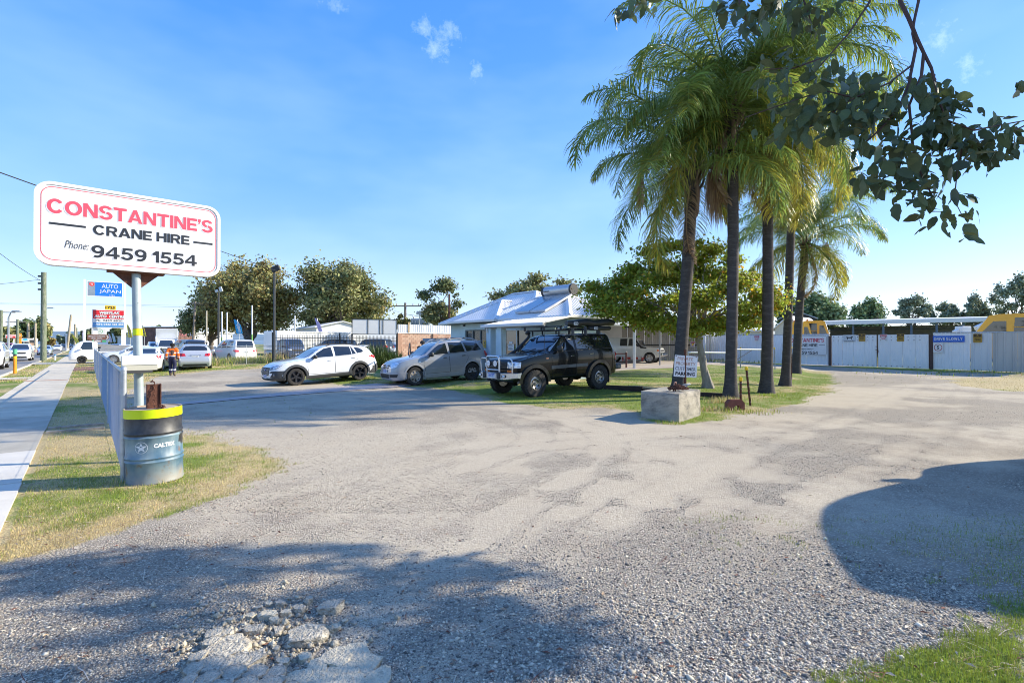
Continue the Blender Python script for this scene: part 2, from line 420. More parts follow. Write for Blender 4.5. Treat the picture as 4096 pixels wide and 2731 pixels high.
def smooth_path(p,k=10):
 q=[]
 for i in range(len(p)-1):
  a,b,c,d=(np.array(p[max(0,i-1)]),np.array(p[i]),np.array(p[i+1]),np.array(p[min(len(p)-1,i+2)]))
  for j in range(k):t=j/k;q.append(tuple(.5*(2*b+(c-a)*t+(2*a-5*b+4*c-d)*t*t+(3*b-a-3*c+d)*t**3)))
 return q+[p[-1]]
TRACKS=[smooth_path(vp(*p),6)for p in(((300,1400),(620,1240),(900,1130),(1100,1060),(1230,1010),(1180,965),(1000,930),(760,905)),((700,1560),(960,1330),(1160,1180),(1330,1080),(1400,1020),(1330,975),(1120,945),(850,915)),((1000,1560),(1250,1330),(1500,1150),(1750,1030),(1950,960),(2080,900),(2150,862)),((1450,1560),(1620,1330),(1850,1150),(2050,1040),(2180,960),(2220,900),(2240,862)),((-20,1320),(350,1210),(700,1120),(1050,1050),(1500,1000),(1800,985),(2400,960)))]
def grass_mask(x,y):
 x=np.asarray(x,float);y=np.asarray(y,float)
 n1=fbm(x,y,.9,4,3)-.5;n2=fbm(x,y,4.5,3,11)-.5
 def s(poly,soft,gain=1.0,nz=1.0):return gain*sstep(-soft,soft,sdf(x,y,poly)+nz*(n1*1.1+n2*.45))
 m=s(POLY_VERGE,.35,.95,.8)
 m=np.maximum(m,s(POLY_LAWN,.4,1.0,.8))
 m=np.maximum(m,s(POLY_CORNER,.25,.95,.5))
 m=np.maximum(m,s(POLY_SHADE,.5,.42,.9))
 m=np.maximum(m,s(POLY_FENCE,.5,.72,1.2))
 m=np.maximum(m,s(POLY_FBASE,.2,.8,.4))
 far=sstep(40,60,np.hypot(x,y-10))*.85
 vv=x*V.x+y*V.y;uu=x*U.x+y*U.y
 m=np.maximum(m,np.where(vv>41,.6,0)*sstep(41,46,vv));m=np.maximum(m,far)
 return np.clip(m,0,1)
def dry_mask(x,y):
 """how straw-coloured the grass is"""
 x=np.asarray(x,float);y=np.asarray(y,float)
 d=.36+1.3*(fbm(x,y,.55,4,21)-.5)+.8*(fbm(x,y,3.0,3,31)-.5)
 d=d+.22*sstep(.6,0,np.abs(sdf(x,y,POLY_LAWN)))+.20*(sdf(x,y,POLY_VERGE)>0)+.30*sstep(1.2,.1,np.abs(sdf(x,y,POLY_VERGE)))
 d=d-.30*(sdf(x,y,POLY_CORNER)>0)+.5*(sdf(x,y,POLY_FENCE)>-1)
 return np.clip(d,0,1)
def sand_mask(x,y):
 x=np.asarray(x,float);y=np.asarray(y,float)
 s=fbm(x*.8+y*.1,y,.34,5,41);f=fbm(x,y,2.2,4,51)
 m=sstep(.36,.66,s*.72+f*.28)
 r=np.hypot(x,y)
 near=sstep(3.0,1.2,np.hypot(x-2.0,(y-2.6)))
 m=m*(1-.75*near)
 m=m*(1-.7*sstep(.2,-.6,x+1.1)*sstep(4.2,3.4,y))
 for trk in TRACKS:
  d=np.full(x.shape,1e9)
  for(ax,ay),(bx,by)in zip(trk[:-1],trk[1:]):
   ex,ey=bx-ax,by-ay;t=np.clip(((x-ax)*ex+(y-ay)*ey)/(ex*ex+ey*ey),0,1);d=np.minimum(d,np.hypot(x-ax-ex*t,y-ay-ey*t))
  w=.5+.9*fbm(x,y,1.3,3,91)
  m=m+w*(.20*sstep(.22,.06,d)-.20*sstep(.12,.0,np.abs(d-.32)))
 return np.clip(m,0,1)
def ground_material():
 m=bpy.data.materials.new('gravel_and_grass');m.use_nodes=True
 n,l=m.node_tree.nodes,m.node_tree.links;n.clear()
 out=n.new('ShaderNodeOutputMaterial');b=n.new('ShaderNodeBsdfPrincipled');l.new(b.outputs[0],out.inputs[0])
 b.inputs['Roughness'].default_value=.95;b.inputs['Specular IOR Level'].default_value=.2
 tc=n.new('ShaderNodeTexCoord')
 def attr(nm):
  a=n.new('ShaderNodeAttribute');a.attribute_name=nm;return a.outputs['Fac']
 def noise(sc,det=4,ro=.55):
  t=n.new('ShaderNodeTexNoise');t.inputs['Scale'].default_value=sc;t.inputs['Detail'].default_value=det;t.inputs['Roughness'].default_value=ro;l.new(tc.outputs['Object'],t.inputs['Vector']);return t.outputs['Fac']
 def math_(op,a,c=None,v=None):
  t=n.new('ShaderNodeMath');t.operation=op
  for i,q in enumerate((a,c)):
   if q is None:continue
   if isinstance(q,(int,float)):t.inputs[i].default_value=q
   else:l.new(q,t.inputs[i])
  return t.outputs[0]
 def ramp(f,els):
  t=n.new('ShaderNodeValToRGB');
  for k,(p,c)in enumerate(els):
   e=t.color_ramp.elements[k]if k<2 else t.color_ramp.elements.new(p)
   e.position=p;e.color=(*c,1)
  l.new(f,t.inputs[0]);return t.outputs[0]
 def mr(f,a,c,lo=0,hi=1):
  t=n.new('ShaderNodeMapRange');t.inputs[1].default_value=a;t.inputs[2].default_value=c;t.inputs[3].default_value=lo;t.inputs[4].default_value=hi;l.new(f,t.inputs[0]);return t.outputs[0]
 def mix(f,a,c):
  t=n.new('ShaderNodeMix');t.data_type='RGBA'
  if isinstance(f,(int,float)):t.inputs['Factor'].default_value=f
  else:l.new(f,t.inputs['Factor'])
  for k,q in(('A',a),('B',c)):
   if isinstance(q,tuple):t.inputs[k].default_value=(*q,1)
   else:l.new(q,t.inputs[k])
  return t.outputs['Result']
 vo=n.new('ShaderNodeTexVoronoi');vo.inputs['Scale'].default_value=62;l.new(tc.outputs['Object'],vo.inputs['Vector'])
 vo2=n.new('ShaderNodeTexVoronoi');vo2.inputs['Scale'].default_value=150;l.new(tc.outputs['Object'],vo2.inputs['Vector'])
 sv=n.new('ShaderNodeSeparateColor');l.new(vo.outputs['Color'],sv.inputs[0])
 sv2=n.new('ShaderNodeSeparateColor');l.new(vo2.outputs['Color'],sv2.inputs[0])
 stones=ramp(sv.outputs[0],[(0,(0.152,0.138,0.119)),(.3,(0.273,0.247,0.202)),(.6,(0.406,0.360,0.283)),(.85,(0.520,0.456,0.355)),(1,(0.671,0.604,0.484))])
 gap=mr(vo.outputs['Distance'],.35,.62);stones=mix(gap,stones,(0.254,0.210,0.158))
 fine=ramp(sv2.outputs[0],[(0,(0.336,0.282,0.202)),(.5,(0.468,0.400,0.295)),(1,(0.583,0.505,0.383))])
 sand_f=math_('ADD',attr('sand'),math_('MULTIPLY',math_('SUBTRACT',noise(9,5),.5),.9))
 gravel=mix(mr(sand_f,.15,1.0,.12,.92),stones,fine)
 big=noise(.7,5);gravel_t=mix(mr(big,.45,.72,0,.35),gravel,(0.379,0.308,0.219))
 wet=noise(.38,5,.6);gravel_t=mix(mr(wet,.50,.75,0,.28),gravel_t,(0.216,0.203,0.180))
 g1=noise(38,4);green=ramp(g1,[(.25,(0.072,0.107,0.023)),(.5,(0.163,0.215,0.044)),(.75,(0.260,0.293,0.078))])
 straw=ramp(g1,[(.25,(0.208,0.156,0.078)),(.5,(0.442,0.351,0.182)),(.75,(0.598,0.494,0.286))])
 dry_f=math_('ADD',attr('dry'),math_('MULTIPLY',math_('SUBTRACT',noise(6,5),.5),.8))
 turf=mix(mr(dry_f,.3,.75),green,straw)
 gr_f=math_('ADD',attr('grass'),math_('MULTIPLY',math_('SUBTRACT',noise(14,5,.65),.5),1.1))
 gm_=mr(gr_f,.38,.62)
 l.new(mix(gm_,gravel_t,turf),b.inputs['Base Color'])
 bp=n.new('ShaderNodeBump');bp.inputs['Strength'].default_value=.9;bp.inputs['Distance'].default_value=.012
 hgt=math_('ADD',math_('MULTIPLY',math_('SUBTRACT',1.0,vo.outputs['Distance']),mr(sand_f,.35,.9,1,.25)),math_('MULTIPLY',noise(25,6),.8))
 l.new(hgt,bp.inputs['Height']);l.new(bp.outputs[0],b.inputs['Normal'])
 return m
def build_ground():
 rr=np.concatenate([np.linspace(.8,9,130),np.geomspace(9.08,60,170)[0:],np.geomspace(63,9000,40)])
 fwd=np.linspace(-66,66,420);back=np.linspace(66,294,60)[1:-1]
 an=np.radians(np.concatenate([fwd,back]))
 nr,na=len(rr),len(an)
 X=rr[:,None]*np.sin(an)[None,:];Y=rr[:,None]*np.cos(an)[None,:]
 Zg=tz(X,Y)+.012*(fbm(X,Y,1.1,4,5)-.5)*(rr[:,None]<40)
 Zg=Zg-.03*np.exp(-(((X+.95)/.5)**2+((Y-2.85)/.33)**2))
 v=np.stack([X,Y,Zg],-1).reshape(-1,3)
 i,j=np.meshgrid(np.arange(nr-1),np.arange(na),indexing='ij');j2=(j+1)%na
 f=np.stack([i*na+j,(i+1)*na+j,(i+1)*na+j2,i*na+j2],-1).reshape(-1,4)[:,::-1]
 c=len(v);v=np.vstack([v,[[0,0,0]]])
 o=mesh_np('ground',v,f.ravel(),4,ground_material(),smooth=True)
 me=o.data
 for nm,fn in(('grass',grass_mask),('dry',dry_mask),('sand',sand_mask)):
  a=me.attributes.new(nm,'FLOAT','POINT');a.data.foreach_set('value',np.asarray(fn(v[:,0],v[:,1]),np.float32))
 tag(o,kind='structure')
 mb=MB();mb.add([(.82*math.sin(a),.82*math.cos(a),-.004)for a in np.linspace(0,2*PI,40)[:-1]],[tuple(range(39))[::-1]]);g2=mb.build('ground',o.data.materials[0],o)
 return o
ground=build_ground()
M_CONC=mat('footpath_concrete',(0.562,0.497,0.380),.9,var=.12,scale=1.6,bump=.5,bscale=70,dirt=(0.379,0.331,0.249),dirt_lo=.48,dirt_hi=.8,dscale=1.3)
M_CONCN=mat('new_concrete',(0.617,0.572,0.487),.88,var=.06,scale=2,bump=.4,bscale=70,dirt=(0.485,0.445,0.372),dirt_lo=.5,dirt_hi=.85,dscale=1.1)
M_CONCO=mat('grey_concrete',(0.422,0.384,0.306),.9,var=.14,scale=1.6,bump=.5,bscale=70,dirt=(0.295,0.265,0.216),dirt_lo=.45,dirt_hi=.8,dscale=1.3)
M_ASPH=mat('asphalt',(0.217,0.210,0.196),.9,var=.12,scale=.5,bump=.6,bscale=140,dirt=(0.306,0.294,0.267),dirt_lo=.45,dirt_hi=.8,dscale=.3)
M_LINE=mat('road_paint',(.72,.72,.70),.7,var=.15,scale=8)
def gquad(mb,uv4,z):
 mb.add([UV(a,b,z)for a,b in uv4],[(0,1,2,3)])
def build_paths():
 fp=empty('footpath');tag(fp,kind='structure')
 edges=[6.05,8.35,10.75,13.2,15.7,18.3,20.8,23.4,26.0,28.6,31.2,33.8,36.4,39,41.6,44.2,46.8,49.4,52,54.6,57.2,59.8]
 for k in range(len(edges)-1):
  a,b=edges[k]+.009,edges[k+1]-.009
  w0=0 if k else .0
  r=-.57+rng.uniform(-.012,.012);l_=-2.02+rng.uniform(-.015,.015)
  if k==0:cs=[(a,l_-.3),(a+.0,r+.0),(b,r),(b,l_)]
  else:cs=[(a,l_),(a,r),(b,r),(b,l_)]
  t=.018+rng.uniform(-.004,.006)
  mb=MB();vs=[UV(p[0],p[1],z)for z in(-.05,t)for p in cs]
  mb.add(vs,[(7,6,5,4),(0,1,5,4),(1,2,6,5),(2,3,7,6),(3,0,4,7)])
  m=M_CONCN if k<2 else(M_CONCO if k<4 else M_CONC)
  mb.build('concrete_slab',m,fp)
 mb=MB();gquad(mb,[(59.8,-2.0),(59.8,-.57),(400,-.57),(400,-2.0)][::-1],.014);
 mb.build('far_path',M_CONC,fp)
 for u0,u1,v0,v1,m in((33.0,35.0,-3.5,-2.04,M_CONC),(56,62,-3.5,-2.04,M_CONC),(56.5,63,-.54,1.5,M_CONC)):
  mb=MB();gquad(mb,[(u0,v0),(u0,v1),(u1,v1),(u1,v0)][::-1],.02);o=mb.build('driveway',m);tag(o,kind='structure')
 mb=MB();gquad(mb,[(41.2,-.54),(41.2,.9),(48,.9),(48,-.54)][::-1],.022)
 o=mb.build('driveway',mat('red_paving',(.22,.10,.075),.85,var=.2,scale=5));tag(o,kind='structure')
 mb=MB();gquad(mb,[(30.9,-2.0),(30.9,-.6),(31.12,-.6),(31.12,-2.0)][::-1],.026)
 o=mb.build('orange_line',mat('orange_paint',(.6,.16,.03),.8,var=.2));o.parent=fp
 mb=MB();mb.box(UV(14.3,-.1,.03),(.12,.95,.05),Matrix.Rotation(TH,3,'Z')@Matrix.Rotation(R(0),3,'Z'));
 pk=MB();F=Matrix(((V.x,U.x,0),(V.y,U.y,0),(0,0,1)))
 for uu in(12.75,13.35):pk.box(UV(uu,-.12,.02),(.85,.08,.05),F)
 o=pk.build('edging_board',mat('grey_board',(.34,.30,.25),.9,var=.25,scale=12));tag(o,'pair of weathered boards set in the verge between footpath and chain link fence','edging')
 road=MB();gquad(road,[(-60,-14.5),(-60,-3.42),(900,-3.42),(900,-14.5)][::-1],-.074)
 o=road.build('road',M_ASPH);tag(o,kind='structure')
 kb=MB()
 for a in range(-6,60):
  kb.cbox(UV(a*6+3,-3.36,-.03),(.15,5.98,.12),.03,F)
 kb.cbox(UV(620,-3.36,-.03),(.15,520,.12),.03,F)
 o=kb.build('kerb',M_CONC,road and o);
 ln=MB()
 for a in range(0,50):gquad(ln,[(a*9,-6.75),(a*9,-6.63),(a*9+3,-6.63),(a*9+3,-6.75)][::-1],-.069)
 ln.build('lane_marking',M_LINE,o.parent)
 mb=MB()
 near=[(700,1622),(1000,1594),(1300,1570),(1560,1551),(1720,1534)];farr=[(700,1612),(1000,1584),(1300,1553),(1560,1529),(1720,1512)]
 vs=[GT(a,b)+Vector((0,0,.016))for a,b in near]+[GT(a,b)+Vector((0,0,.016))for a,b in farr]
 n=len(near);mb.add(vs,[(i,i+1,n+i+1,n+i)for i in range(n-1)])
 o=mb.build('driveway_strip',mat('pink_concrete',(.42,.355,.33),.9,var=.15,scale=1.5,bump=.5,bscale=60,dirt=(.34,.31,.28),dscale=1.5));tag(o,kind='structure')
 mb=MB();c=[GT(2395,1487),GT(2560,1476),GT(2760,1470),GT(2880,1452),GT(2830,1442),GT(2400,1438)]
 vs=[Vector((p.x,p.y,tzf(p.x,p.y)+.02))for p in c];mb.add(vs+[p-Vector((0,0,.2))for p in vs],[tuple(range(6))]+[(i,i+6,(i+1)%6+6,(i+1)%6)for i in range(6)])
 o=mb.build('carport_slab',mat('carport_concrete',(.36,.32,.28),.9,var=.15,scale=.8,dirt=(.30,.20,.14),dscale=.6));tag(o,kind='structure')
build_paths()
# vehicles
def paint(name,col,rough=.28,metal=.0):return mat(name,col,rough,metal,var=.03,coat=1.0)
M_TYRE=mat('tyre_rubber',(.022,.021,.02),.85,var=.3,scale=20,bump=.5,bscale=60,dirt=(.12,.1,.08),dirt_lo=.5,dirt_hi=.9,dscale=6)
M_ALLOY=mat('alloy',(.55,.55,.56),.35,.9,var=.1)
M_DARKALLOY=mat('dark_alloy',(.05,.05,.055),.35,.6,var=.1)
M_STEEL=mat('painted_steel_wheel',(.03,.03,.032),.6,.2)
M_RUSTALLOY=mat('dusty_alloy',(.42,.38,.33),.5,.6,var=.2,dirt=(.16,.09,.05),dirt_lo=.45,dirt_hi=.8,dscale=8)
M_BLACK=mat('black_plastic',(.025,.026,.028),.55,var=.1)
M_UNDER=mat('underbody',(.012,.012,.012),.9)
M_SEAM=mat('door_gap',(.015,.015,.016),.9)
M_GLASSD=mat('tinted_glass',(.012,.016,.02),.03,var=0,spec=.9,coat=.6)
M_GLASSW=mat('windscreen_glass',(.02,.03,.045),.03,var=0,spec=1.0,coat=.8)
M_LAMP=mat('headlamp_lens',(.75,.77,.8),.08,.3,var=.25,scale=18,coat=1)
M_LAMPD=mat('smoked_lens',(.16,.17,.19),.08,.3,var=.5,scale=14,coat=1)
M_RED=mat('tail_lens',(.55,.012,.015),.12,var=.2,scale=12,coat=1)
M_AMBER=mat('amber_lens',(.75,.17,.01),.15,coat=1)
M_CHROME=mat('chrome',(.7,.71,.73),.12,1.0,var=.05)
M_PLATEW=mat('number_plate',(.82,.84,.86),.4,var=.02)
M_PLATETX=mat('plate_blue',(.03,.08,.4),.5,var=0)
M_HEADLINER=mat('seat_cloth',(.04,.04,.045),.9)
def tab(pts,x):
 """smooth (monotone) interpolation through control points"""
 xs=np.array([p[0]for p in pts],float);ys=np.array([p[1]for p in pts],float)
 h=np.diff(xs);d=np.diff(ys)/h
 m=np.zeros(len(xs))
 m[0],m[-1]=d[0],d[-1]
 for i in range(1,len(xs)-1):
  m[i]=0 if d[i-1]*d[i]<=0 else 3*(h[i-1]+h[i])/((2*h[i]+h[i-1])/d[i-1]+(h[i]+2*h[i-1])/d[i])
 x=np.clip(x,xs[0],xs[-1]);k=np.clip(np.searchsorted(xs,x)-1,0,len(h)-1)
 t=(x-xs[k])/h[k]
 return((1+2*t)*(1-t)**2*ys[k]+t*(1-t)**2*h[k]*m[k]+t*t*(3-2*t)*ys[k+1]+t*t*(t-1)*h[k]*m[k+1])
class Car:
 """x runs from the nose (0) to the tail (L); local forward is +X, left is +Y"""
 def __init__(s,sp,name,label,cat,group=None,body_mat=None,trim=None):
  s.sp=sp;s.L=sp['L'];s.root=empty(name,label=label,cat=cat,group=group)
  s.pm=body_mat;s.trim=trim or M_BLACK
  s.R=sp['R'];s.xf=sp['xf'];s.xr=sp['xf']+sp['wb'];s.Ra=sp.get('Ra',s.R+.055);s.W=sp['W']
  s.loft()
 def P(s,x,y,z):return Vector((s.L/2-x,y,z))
 def loft(s):
  sp=s.sp;L=s.L;hwm=s.W/2
  st=list(np.linspace(0,1,9)**2*.35)+list(np.linspace(.35,L-.3,sp.get('ns',70)))+list(L-.3*(1-np.linspace(0,1,9))**2)
  for xw in(s.xf,s.xr):
   for a in np.linspace(0,PI,15):st.append(xw-s.Ra*math.cos(a))
   st+=[xw-s.Ra-.004,xw+s.Ra+.004]
  st=np.array(sorted(set(round(float(q),4)for q in st)))
  keep=[0]
  for i in range(1,len(st)):
   if st[i]-st[keep[-1]]>.0035:keep.append(i)
  st=st[keep];n=len(st)
  cl=sp['clear']
  zt=tab(sp['top'],st);zbelt=np.minimum(tab(sp['belt'],st),zt-.012)
  w=tab(sp['hw'],st)*hwm;wr=np.minimum(tab(sp['roofw'],st)*hwm,w*.97)
  zb0=tab(sp['under'],st)if 'under' in sp else np.full(n,cl)
  zb=zb0.copy()
  for xw in(s.xf,s.xr):
   d=np.abs(st-xw);ins=d<=s.Ra
   zb[ins]=np.maximum(zb[ins],np.minimum(s.R+np.sqrt(np.maximum(0,s.Ra**2-d[ins]**2)),zbelt[ins]-.05))
  fq=[(0,.90),(.04,.955),(.15,.985),(.35,.997),(.6,1.0),(.85,.985),(1,.955)]if 'fq' not in sp else sp['fq']
  qs=[0,.05,.13,.25,.4,.55,.7,.85,.94,1]
  crown=sp.get('crown',.035)
  rings=[]
  for i in range(n):
   x=st[i];ring=[]
   for q in qs:
    z=zb[i]+(zbelt[i]-zb[i])*q
    qq=(z-cl)/max(.05,zbelt[i]-cl)
    ring.append((float(w[i]*tab(fq,np.array(np.clip(qq,0,1)))),z))
   y5,z5=ring[-1]
   ze=max(zt[i]-crown,zbelt[i]+.25*(zt[i]-zbelt[i]));we=min(wr[i],y5*.985)
   for t in(.04,.25,.5,.75,.94):
    b=sp.get('bulge',.025)*math.sin(PI*t)*min(1,(ze-z5)/.3)
    ring.append((y5+(we-y5)*t+b,z5+(ze-z5)*t))
   ring.append((we*.985,ze+(zt[i]-ze)*.35));ring.append((we*.90,ze+(zt[i]-ze)*.72));ring.append((we*.55,ze+(zt[i]-ze)*.95));ring.append((0,zt[i]))
   rings.append(ring)
  m=len(rings[0]);vs=[]
  fp=sp.get('front',[(0,0),(3,0)]);rp=sp.get('rear',[(0,0),(3,0)]);fb,rb=sp.get('fblend',.6),sp.get('rblend',.6)
  def shear(x,z):
   if x<fb:
    k=(1-x/fb)**1.5;x=x+float(tab(fp,np.array(z)))*k
   if x>L-rb:
    k=(1-(L-x)/rb)**1.5;x=x-float(tab(rp,np.array(z)))*k
   return x
  for i in range(n):
   for sd in(1,-1):
    for(y,z)in rings[i]:
     vs.append(s.P(shear(st[i],z),sd*y,z))
  fs=[]
  for i in range(n-1):
   a,b=i*2*m,(i+1)*2*m
   for k in range(m-1):
    fs.append((a+k,a+k+1,b+k+1,b+k))
    fs.append((a+m+k,b+m+k,b+m+k+1,a+m+k+1))
  for i,rev in((0,False),(n-1,True)):
   a=i*2*m
   for k in range(m-1):
    q=(a+k,a+m+k,a+m+k+1,a+k+1)
    fs.append(q[::-1]if rev else q)
  mb=MB();mb.add(vs,fs)
  s.body=mb.build('body',s.pm,s.root,smooth=32)
  bm=bmesh.new();bm.from_mesh(s.body.data);bmesh.ops.remove_doubles(bm,verts=bm.verts,dist=.0005);bmesh.ops.recalc_face_normals(bm,faces=bm.faces)
  bm.to_mesh(s.body.data);s.bvh=BVHTree.FromBMesh(bm);bm.free()
  s.body.data.polygons.foreach_set('use_smooth',[True]*len(s.body.data.polygons));s.body.data.set_sharp_from_angle(angle=R(35))
  s.st,s.zb,s.w=st,zb,w
  u=MB();yi=s.W/2-sp.get('tw',.225)-.06
  u.cbox(s.P(L/2,0,(cl+.1+s.R+.42)/2),(L*.86,2*yi,s.R+.42-cl-.1+.0),.05)
  u.build('underbody',M_UNDER,s.root)
  # conformed panels
 def ray(s,view,a,b):
  if view in('L','R'):
   sg=1 if view=='L' else-1;o=s.P(a,sg*3,b);d=Vector((0,-sg,0))
  elif view in('DL','DR'):
   sg=1 if view=='DL' else-1;cc,ss=math.cos(R(48)),math.sin(R(48))
   d=Vector((-cc,-sg*ss,0));o=s.P(0,sg*s.W/2,b)+Vector((-ss,sg*cc,0))*a-d*3
  elif view=='F':o=s.P(-3,a,b);d=Vector((-1,0,0))
  elif view=='B':o=s.P(s.L+3,a,b);d=Vector((1,0,0))
  else:o=s.P(a,b,5);d=Vector((0,0,-1))
  h=s.bvh.ray_cast(o,d)
  if h[0]is None:return None
  nrm=h[1]
  if nrm.dot(d)>0:nrm=-nrm
  return h[0],nrm,d
 def panel(s,mb,view,poly,off=.004,depth=.02,step=.07):
  """a thin plate that follows the body: poly in (x,z) for sides, (y,z) for front and back, (x,y) for the top"""
  n=len(poly);bnd=[]
  for i in range(n):
   p,q=Vector(poly[i]).to_2d(),Vector(poly[(i+1)%n]).to_2d();k=max(1,int((q-p).length/step))
   for j in range(k):bnd.append(p+(q-p)*j/k)
  nb=len(bnd)
  xs=[p.x for p in bnd];ys=[p.y for p in bnd]
  def inside(p):
   c=False
   for i in range(nb):
    a,b=bnd[i],bnd[i-1]
    if(a.y>p.y)!=(b.y>p.y)and p.x<(b.x-a.x)*(p.y-a.y)/(b.y-a.y)+a.x:c=not c
   return c
  pts=list(bnd)
  for gx in np.arange(min(xs)+step/2,max(xs),step):
   for gy in np.arange(min(ys)+step/2,max(ys),step):
    p=Vector((gx,gy))
    if inside(p)and min((p-q).length for q in bnd)>step*.45:pts.append(p)
  vo,eo,fo,*_=delaunay_2d_cdt(pts,[(i,(i+1)%nb)for i in range(nb)],[],1,1e-5)
  P3=[];last=None
  for p in vo:
   h=s.ray(view,p.x,p.y)
   P3.append(h)
  good=[h for h in P3 if h]
  if not good:return
  for i,h in enumerate(P3):
   if h is None:
    j=min((k for k in range(len(P3))if P3[k]),key=lambda k:(vo[k]-vo[i]).length)
    g=P3[j];d=vo[i]-vo[j]
    if view in('L','R'):q=g[0]+Vector((-d.x,0,d.y))
    elif view in('DL','DR'):q=g[0]+Vector((-d.x*.74,(1 if view=='DL' else-1)*d.x*.67,d.y))
    elif view in('F','B'):q=g[0]+Vector((0,d.x,d.y))
    else:q=g[0]+Vector((-d.x,d.y,0))
    P3[i]=(q,g[1],g[2])
  front=[h[0]+(h[1]*.5-h[2]*.5).normalized()*off for h in P3]
  fs=[]
  for f in fo:
   a=sum(vo[f[i]].x*vo[f[(i+1)%len(f)]].y-vo[f[(i+1)%len(f)]].x*vo[f[i]].y for i in range(len(f)))
   f=list(f)
   nn=(front[f[1]]-front[f[0]]).cross(front[f[2]]-front[f[0]])
   if nn.dot(P3[f[0]][2])>0:f=f[::-1]
   fs.append(tuple(f))
  ec={}
  for f in fs:
   for i in range(len(f)):
    e=(f[i],f[(i+1)%len(f)]);ec[e]=ec.get(e,0)+1
  k=len(front);vs=list(front)+[front[i]-P3[i][1]*depth for i in range(k)]
  for(a,b)in list(ec):
   if(b,a)not in ec:fs.append((b,a,a+k,b+k))
  mb.add(vs,fs)
 def part(s,name,m,view,polys,off=.004,depth=.02,step=.07,parent=None,label=None):
  mb=MB()
  for p in polys:s.panel(mb,view,p,off,depth,step)
  if not mb.v:return None
  o=mb.build(name,m,parent or s.root,smooth=30)
  if label:o['label']=label
  return o
 def both(s,name,m,poly,off=.004,depth=.02,step=.07):
  for v in('L','R'):s.part(name,m,v,[poly],off,depth,step)
 def strip(s,mb,view,pts,wd,off,depth=.008):
  for a,b in zip(pts[:-1],pts[1:]):
   a=Vector(a);b=Vector(b);d=(b-a).normalized();nn=Vector((-d.y,d.x))*wd/2
   s.panel(mb,view,[tuple(a+nn),tuple(a-nn),tuple(b-nn),tuple(b+nn)],off,depth,.12)
 def doors(s,lines,handles=None,hm=None):
  """door skins, each its own plate with a dark gap around it"""
  for view in('L','R'):
   for i,poly in enumerate(lines):
    mb=MB();s.panel(mb,view,poly,.0045,.006,.12)
    mb.mi=1
    ring=[tuple(p)for p in poly]+[tuple(poly[0])]
    s.strip(mb,view,ring,.022,.0022,.006)
    d=mb.build('door',[s.pm,M_SEAM],s.root,smooth=30)
    if handles:
     hx,hz=handles[i];h=MB();r=s.ray(view,hx,hz)
     if r:
      h.cbox(r[0]+r[1]*.022,(.17,.028,.028),.01);h.build('handle',hm or s.pm,d)
 def wheels(s,tyre=M_TYRE,rim=M_ALLOY,spokes=5,rr=.66,kind='spoke',track=None,rimmats=None):
  sp=s.sp;tw=sp.get('tw',.225);Rr=s.R*rr
  yc=(track or s.W/2-tw/2-.015)
  i=0
  for xw in(s.xf,s.xr):
   for sd in(1,-1):
    wl_=empty('wheel');wl_.parent=s.root;wl_.location=s.P(xw,sd*yc,s.R)
    Mx=Matrix.Rotation(R(-90)*sd,3,'X')
    t=MB();h=tw/2
    t.lathe([(Rr,-h*.8),(Rr+.02,-h),(s.R*.93,-h),(s.R*.985,-h*.8),(s.R,-h*.55),(s.R,-h*.12),(s.R-.01,-h*.1),(s.R-.01,h*.1),(s.R,h*.12),(s.R,h*.55),(s.R*.985,h*.8),(s.R*.93,h),(Rr+.02,h),(Rr,h*.8)],32,Mx)
    if sp.get('knobs'):
     for k in range(28):
      for zz in(-.62,0.62):
       a=2*PI*(k+(.5 if zz>0 else 0))/28
       Mk=Mx@Matrix.Rotation(a,3,'Z');t.box(Mk@Vector((s.R*.985,0,zz*h)),(.035,.05,h*.5),Mk)
    t.build('tyre',tyre,wl_,smooth=30)
    rm=(rimmats[i]if rimmats else rim);kd=kind if isinstance(kind,str)else kind[i];ns=spokes if not hasattr(spokes,'__len__')else spokes[i]
    r=MB()
    r.lathe([(Rr*1.02,h*.86),(Rr*.97,h*.90),(Rr*.9,h*.72),(Rr*.88,-h*.5),(Rr*.86,-h*.5),(.02,-h*.45)],28,Mx)
    if kd=='spoke':
     r.lathe([(Rr*.20,h*.35),(Rr*.19,h*.72),(Rr*.05,h*.76),(.001,h*.76)],14,Mx)
     for k in range(ns):
      Mk=Mx@Matrix.Rotation(2*PI*k/ns+.3,3,'Z')
      r.add([Mk@Vector(p)for p in((Rr*.12,-Rr*.12,h*.70),(Rr*.12,Rr*.12,h*.70),(Rr*.93,Rr*.15,h*.80),(Rr*.93,-Rr*.15,h*.80),(Rr*.12,-Rr*.12,h*.35),(Rr*.12,Rr*.12,h*.35),(Rr*.93,Rr*.17,h*.45),(Rr*.93,-Rr*.17,h*.45))],[(0,3,2,1),(0,1,5,4),(1,2,6,5),(2,3,7,6),(3,0,4,7)])
    else:
     r.lathe([(Rr*.88,h*.6),(Rr*.72,h*.66),(Rr*.5,h*.5),(Rr*.38,h*.38),(Rr*.2,h*.4),(.001,h*.4)],24,Mx)
     r.lathe([(Rr*.2,h*.4),(Rr*.17,h*.95),(.001,h*.97)],14,Mx)
    ro=r.build('rim',rm,wl_,smooth=30)
    if kd!='spoke':
     b=MB()
     for k in range(ns):
      Mk=Mx@Matrix.Rotation(2*PI*(k+.5)/ns,3,'Z')
      b.cbox(Mk@Vector((Rr*.63,0,h*.6)),(Rr*.2,Rr*.3,.02),.005,Mk)
     b.build('slot',M_UNDER,wl_)
    i+=1
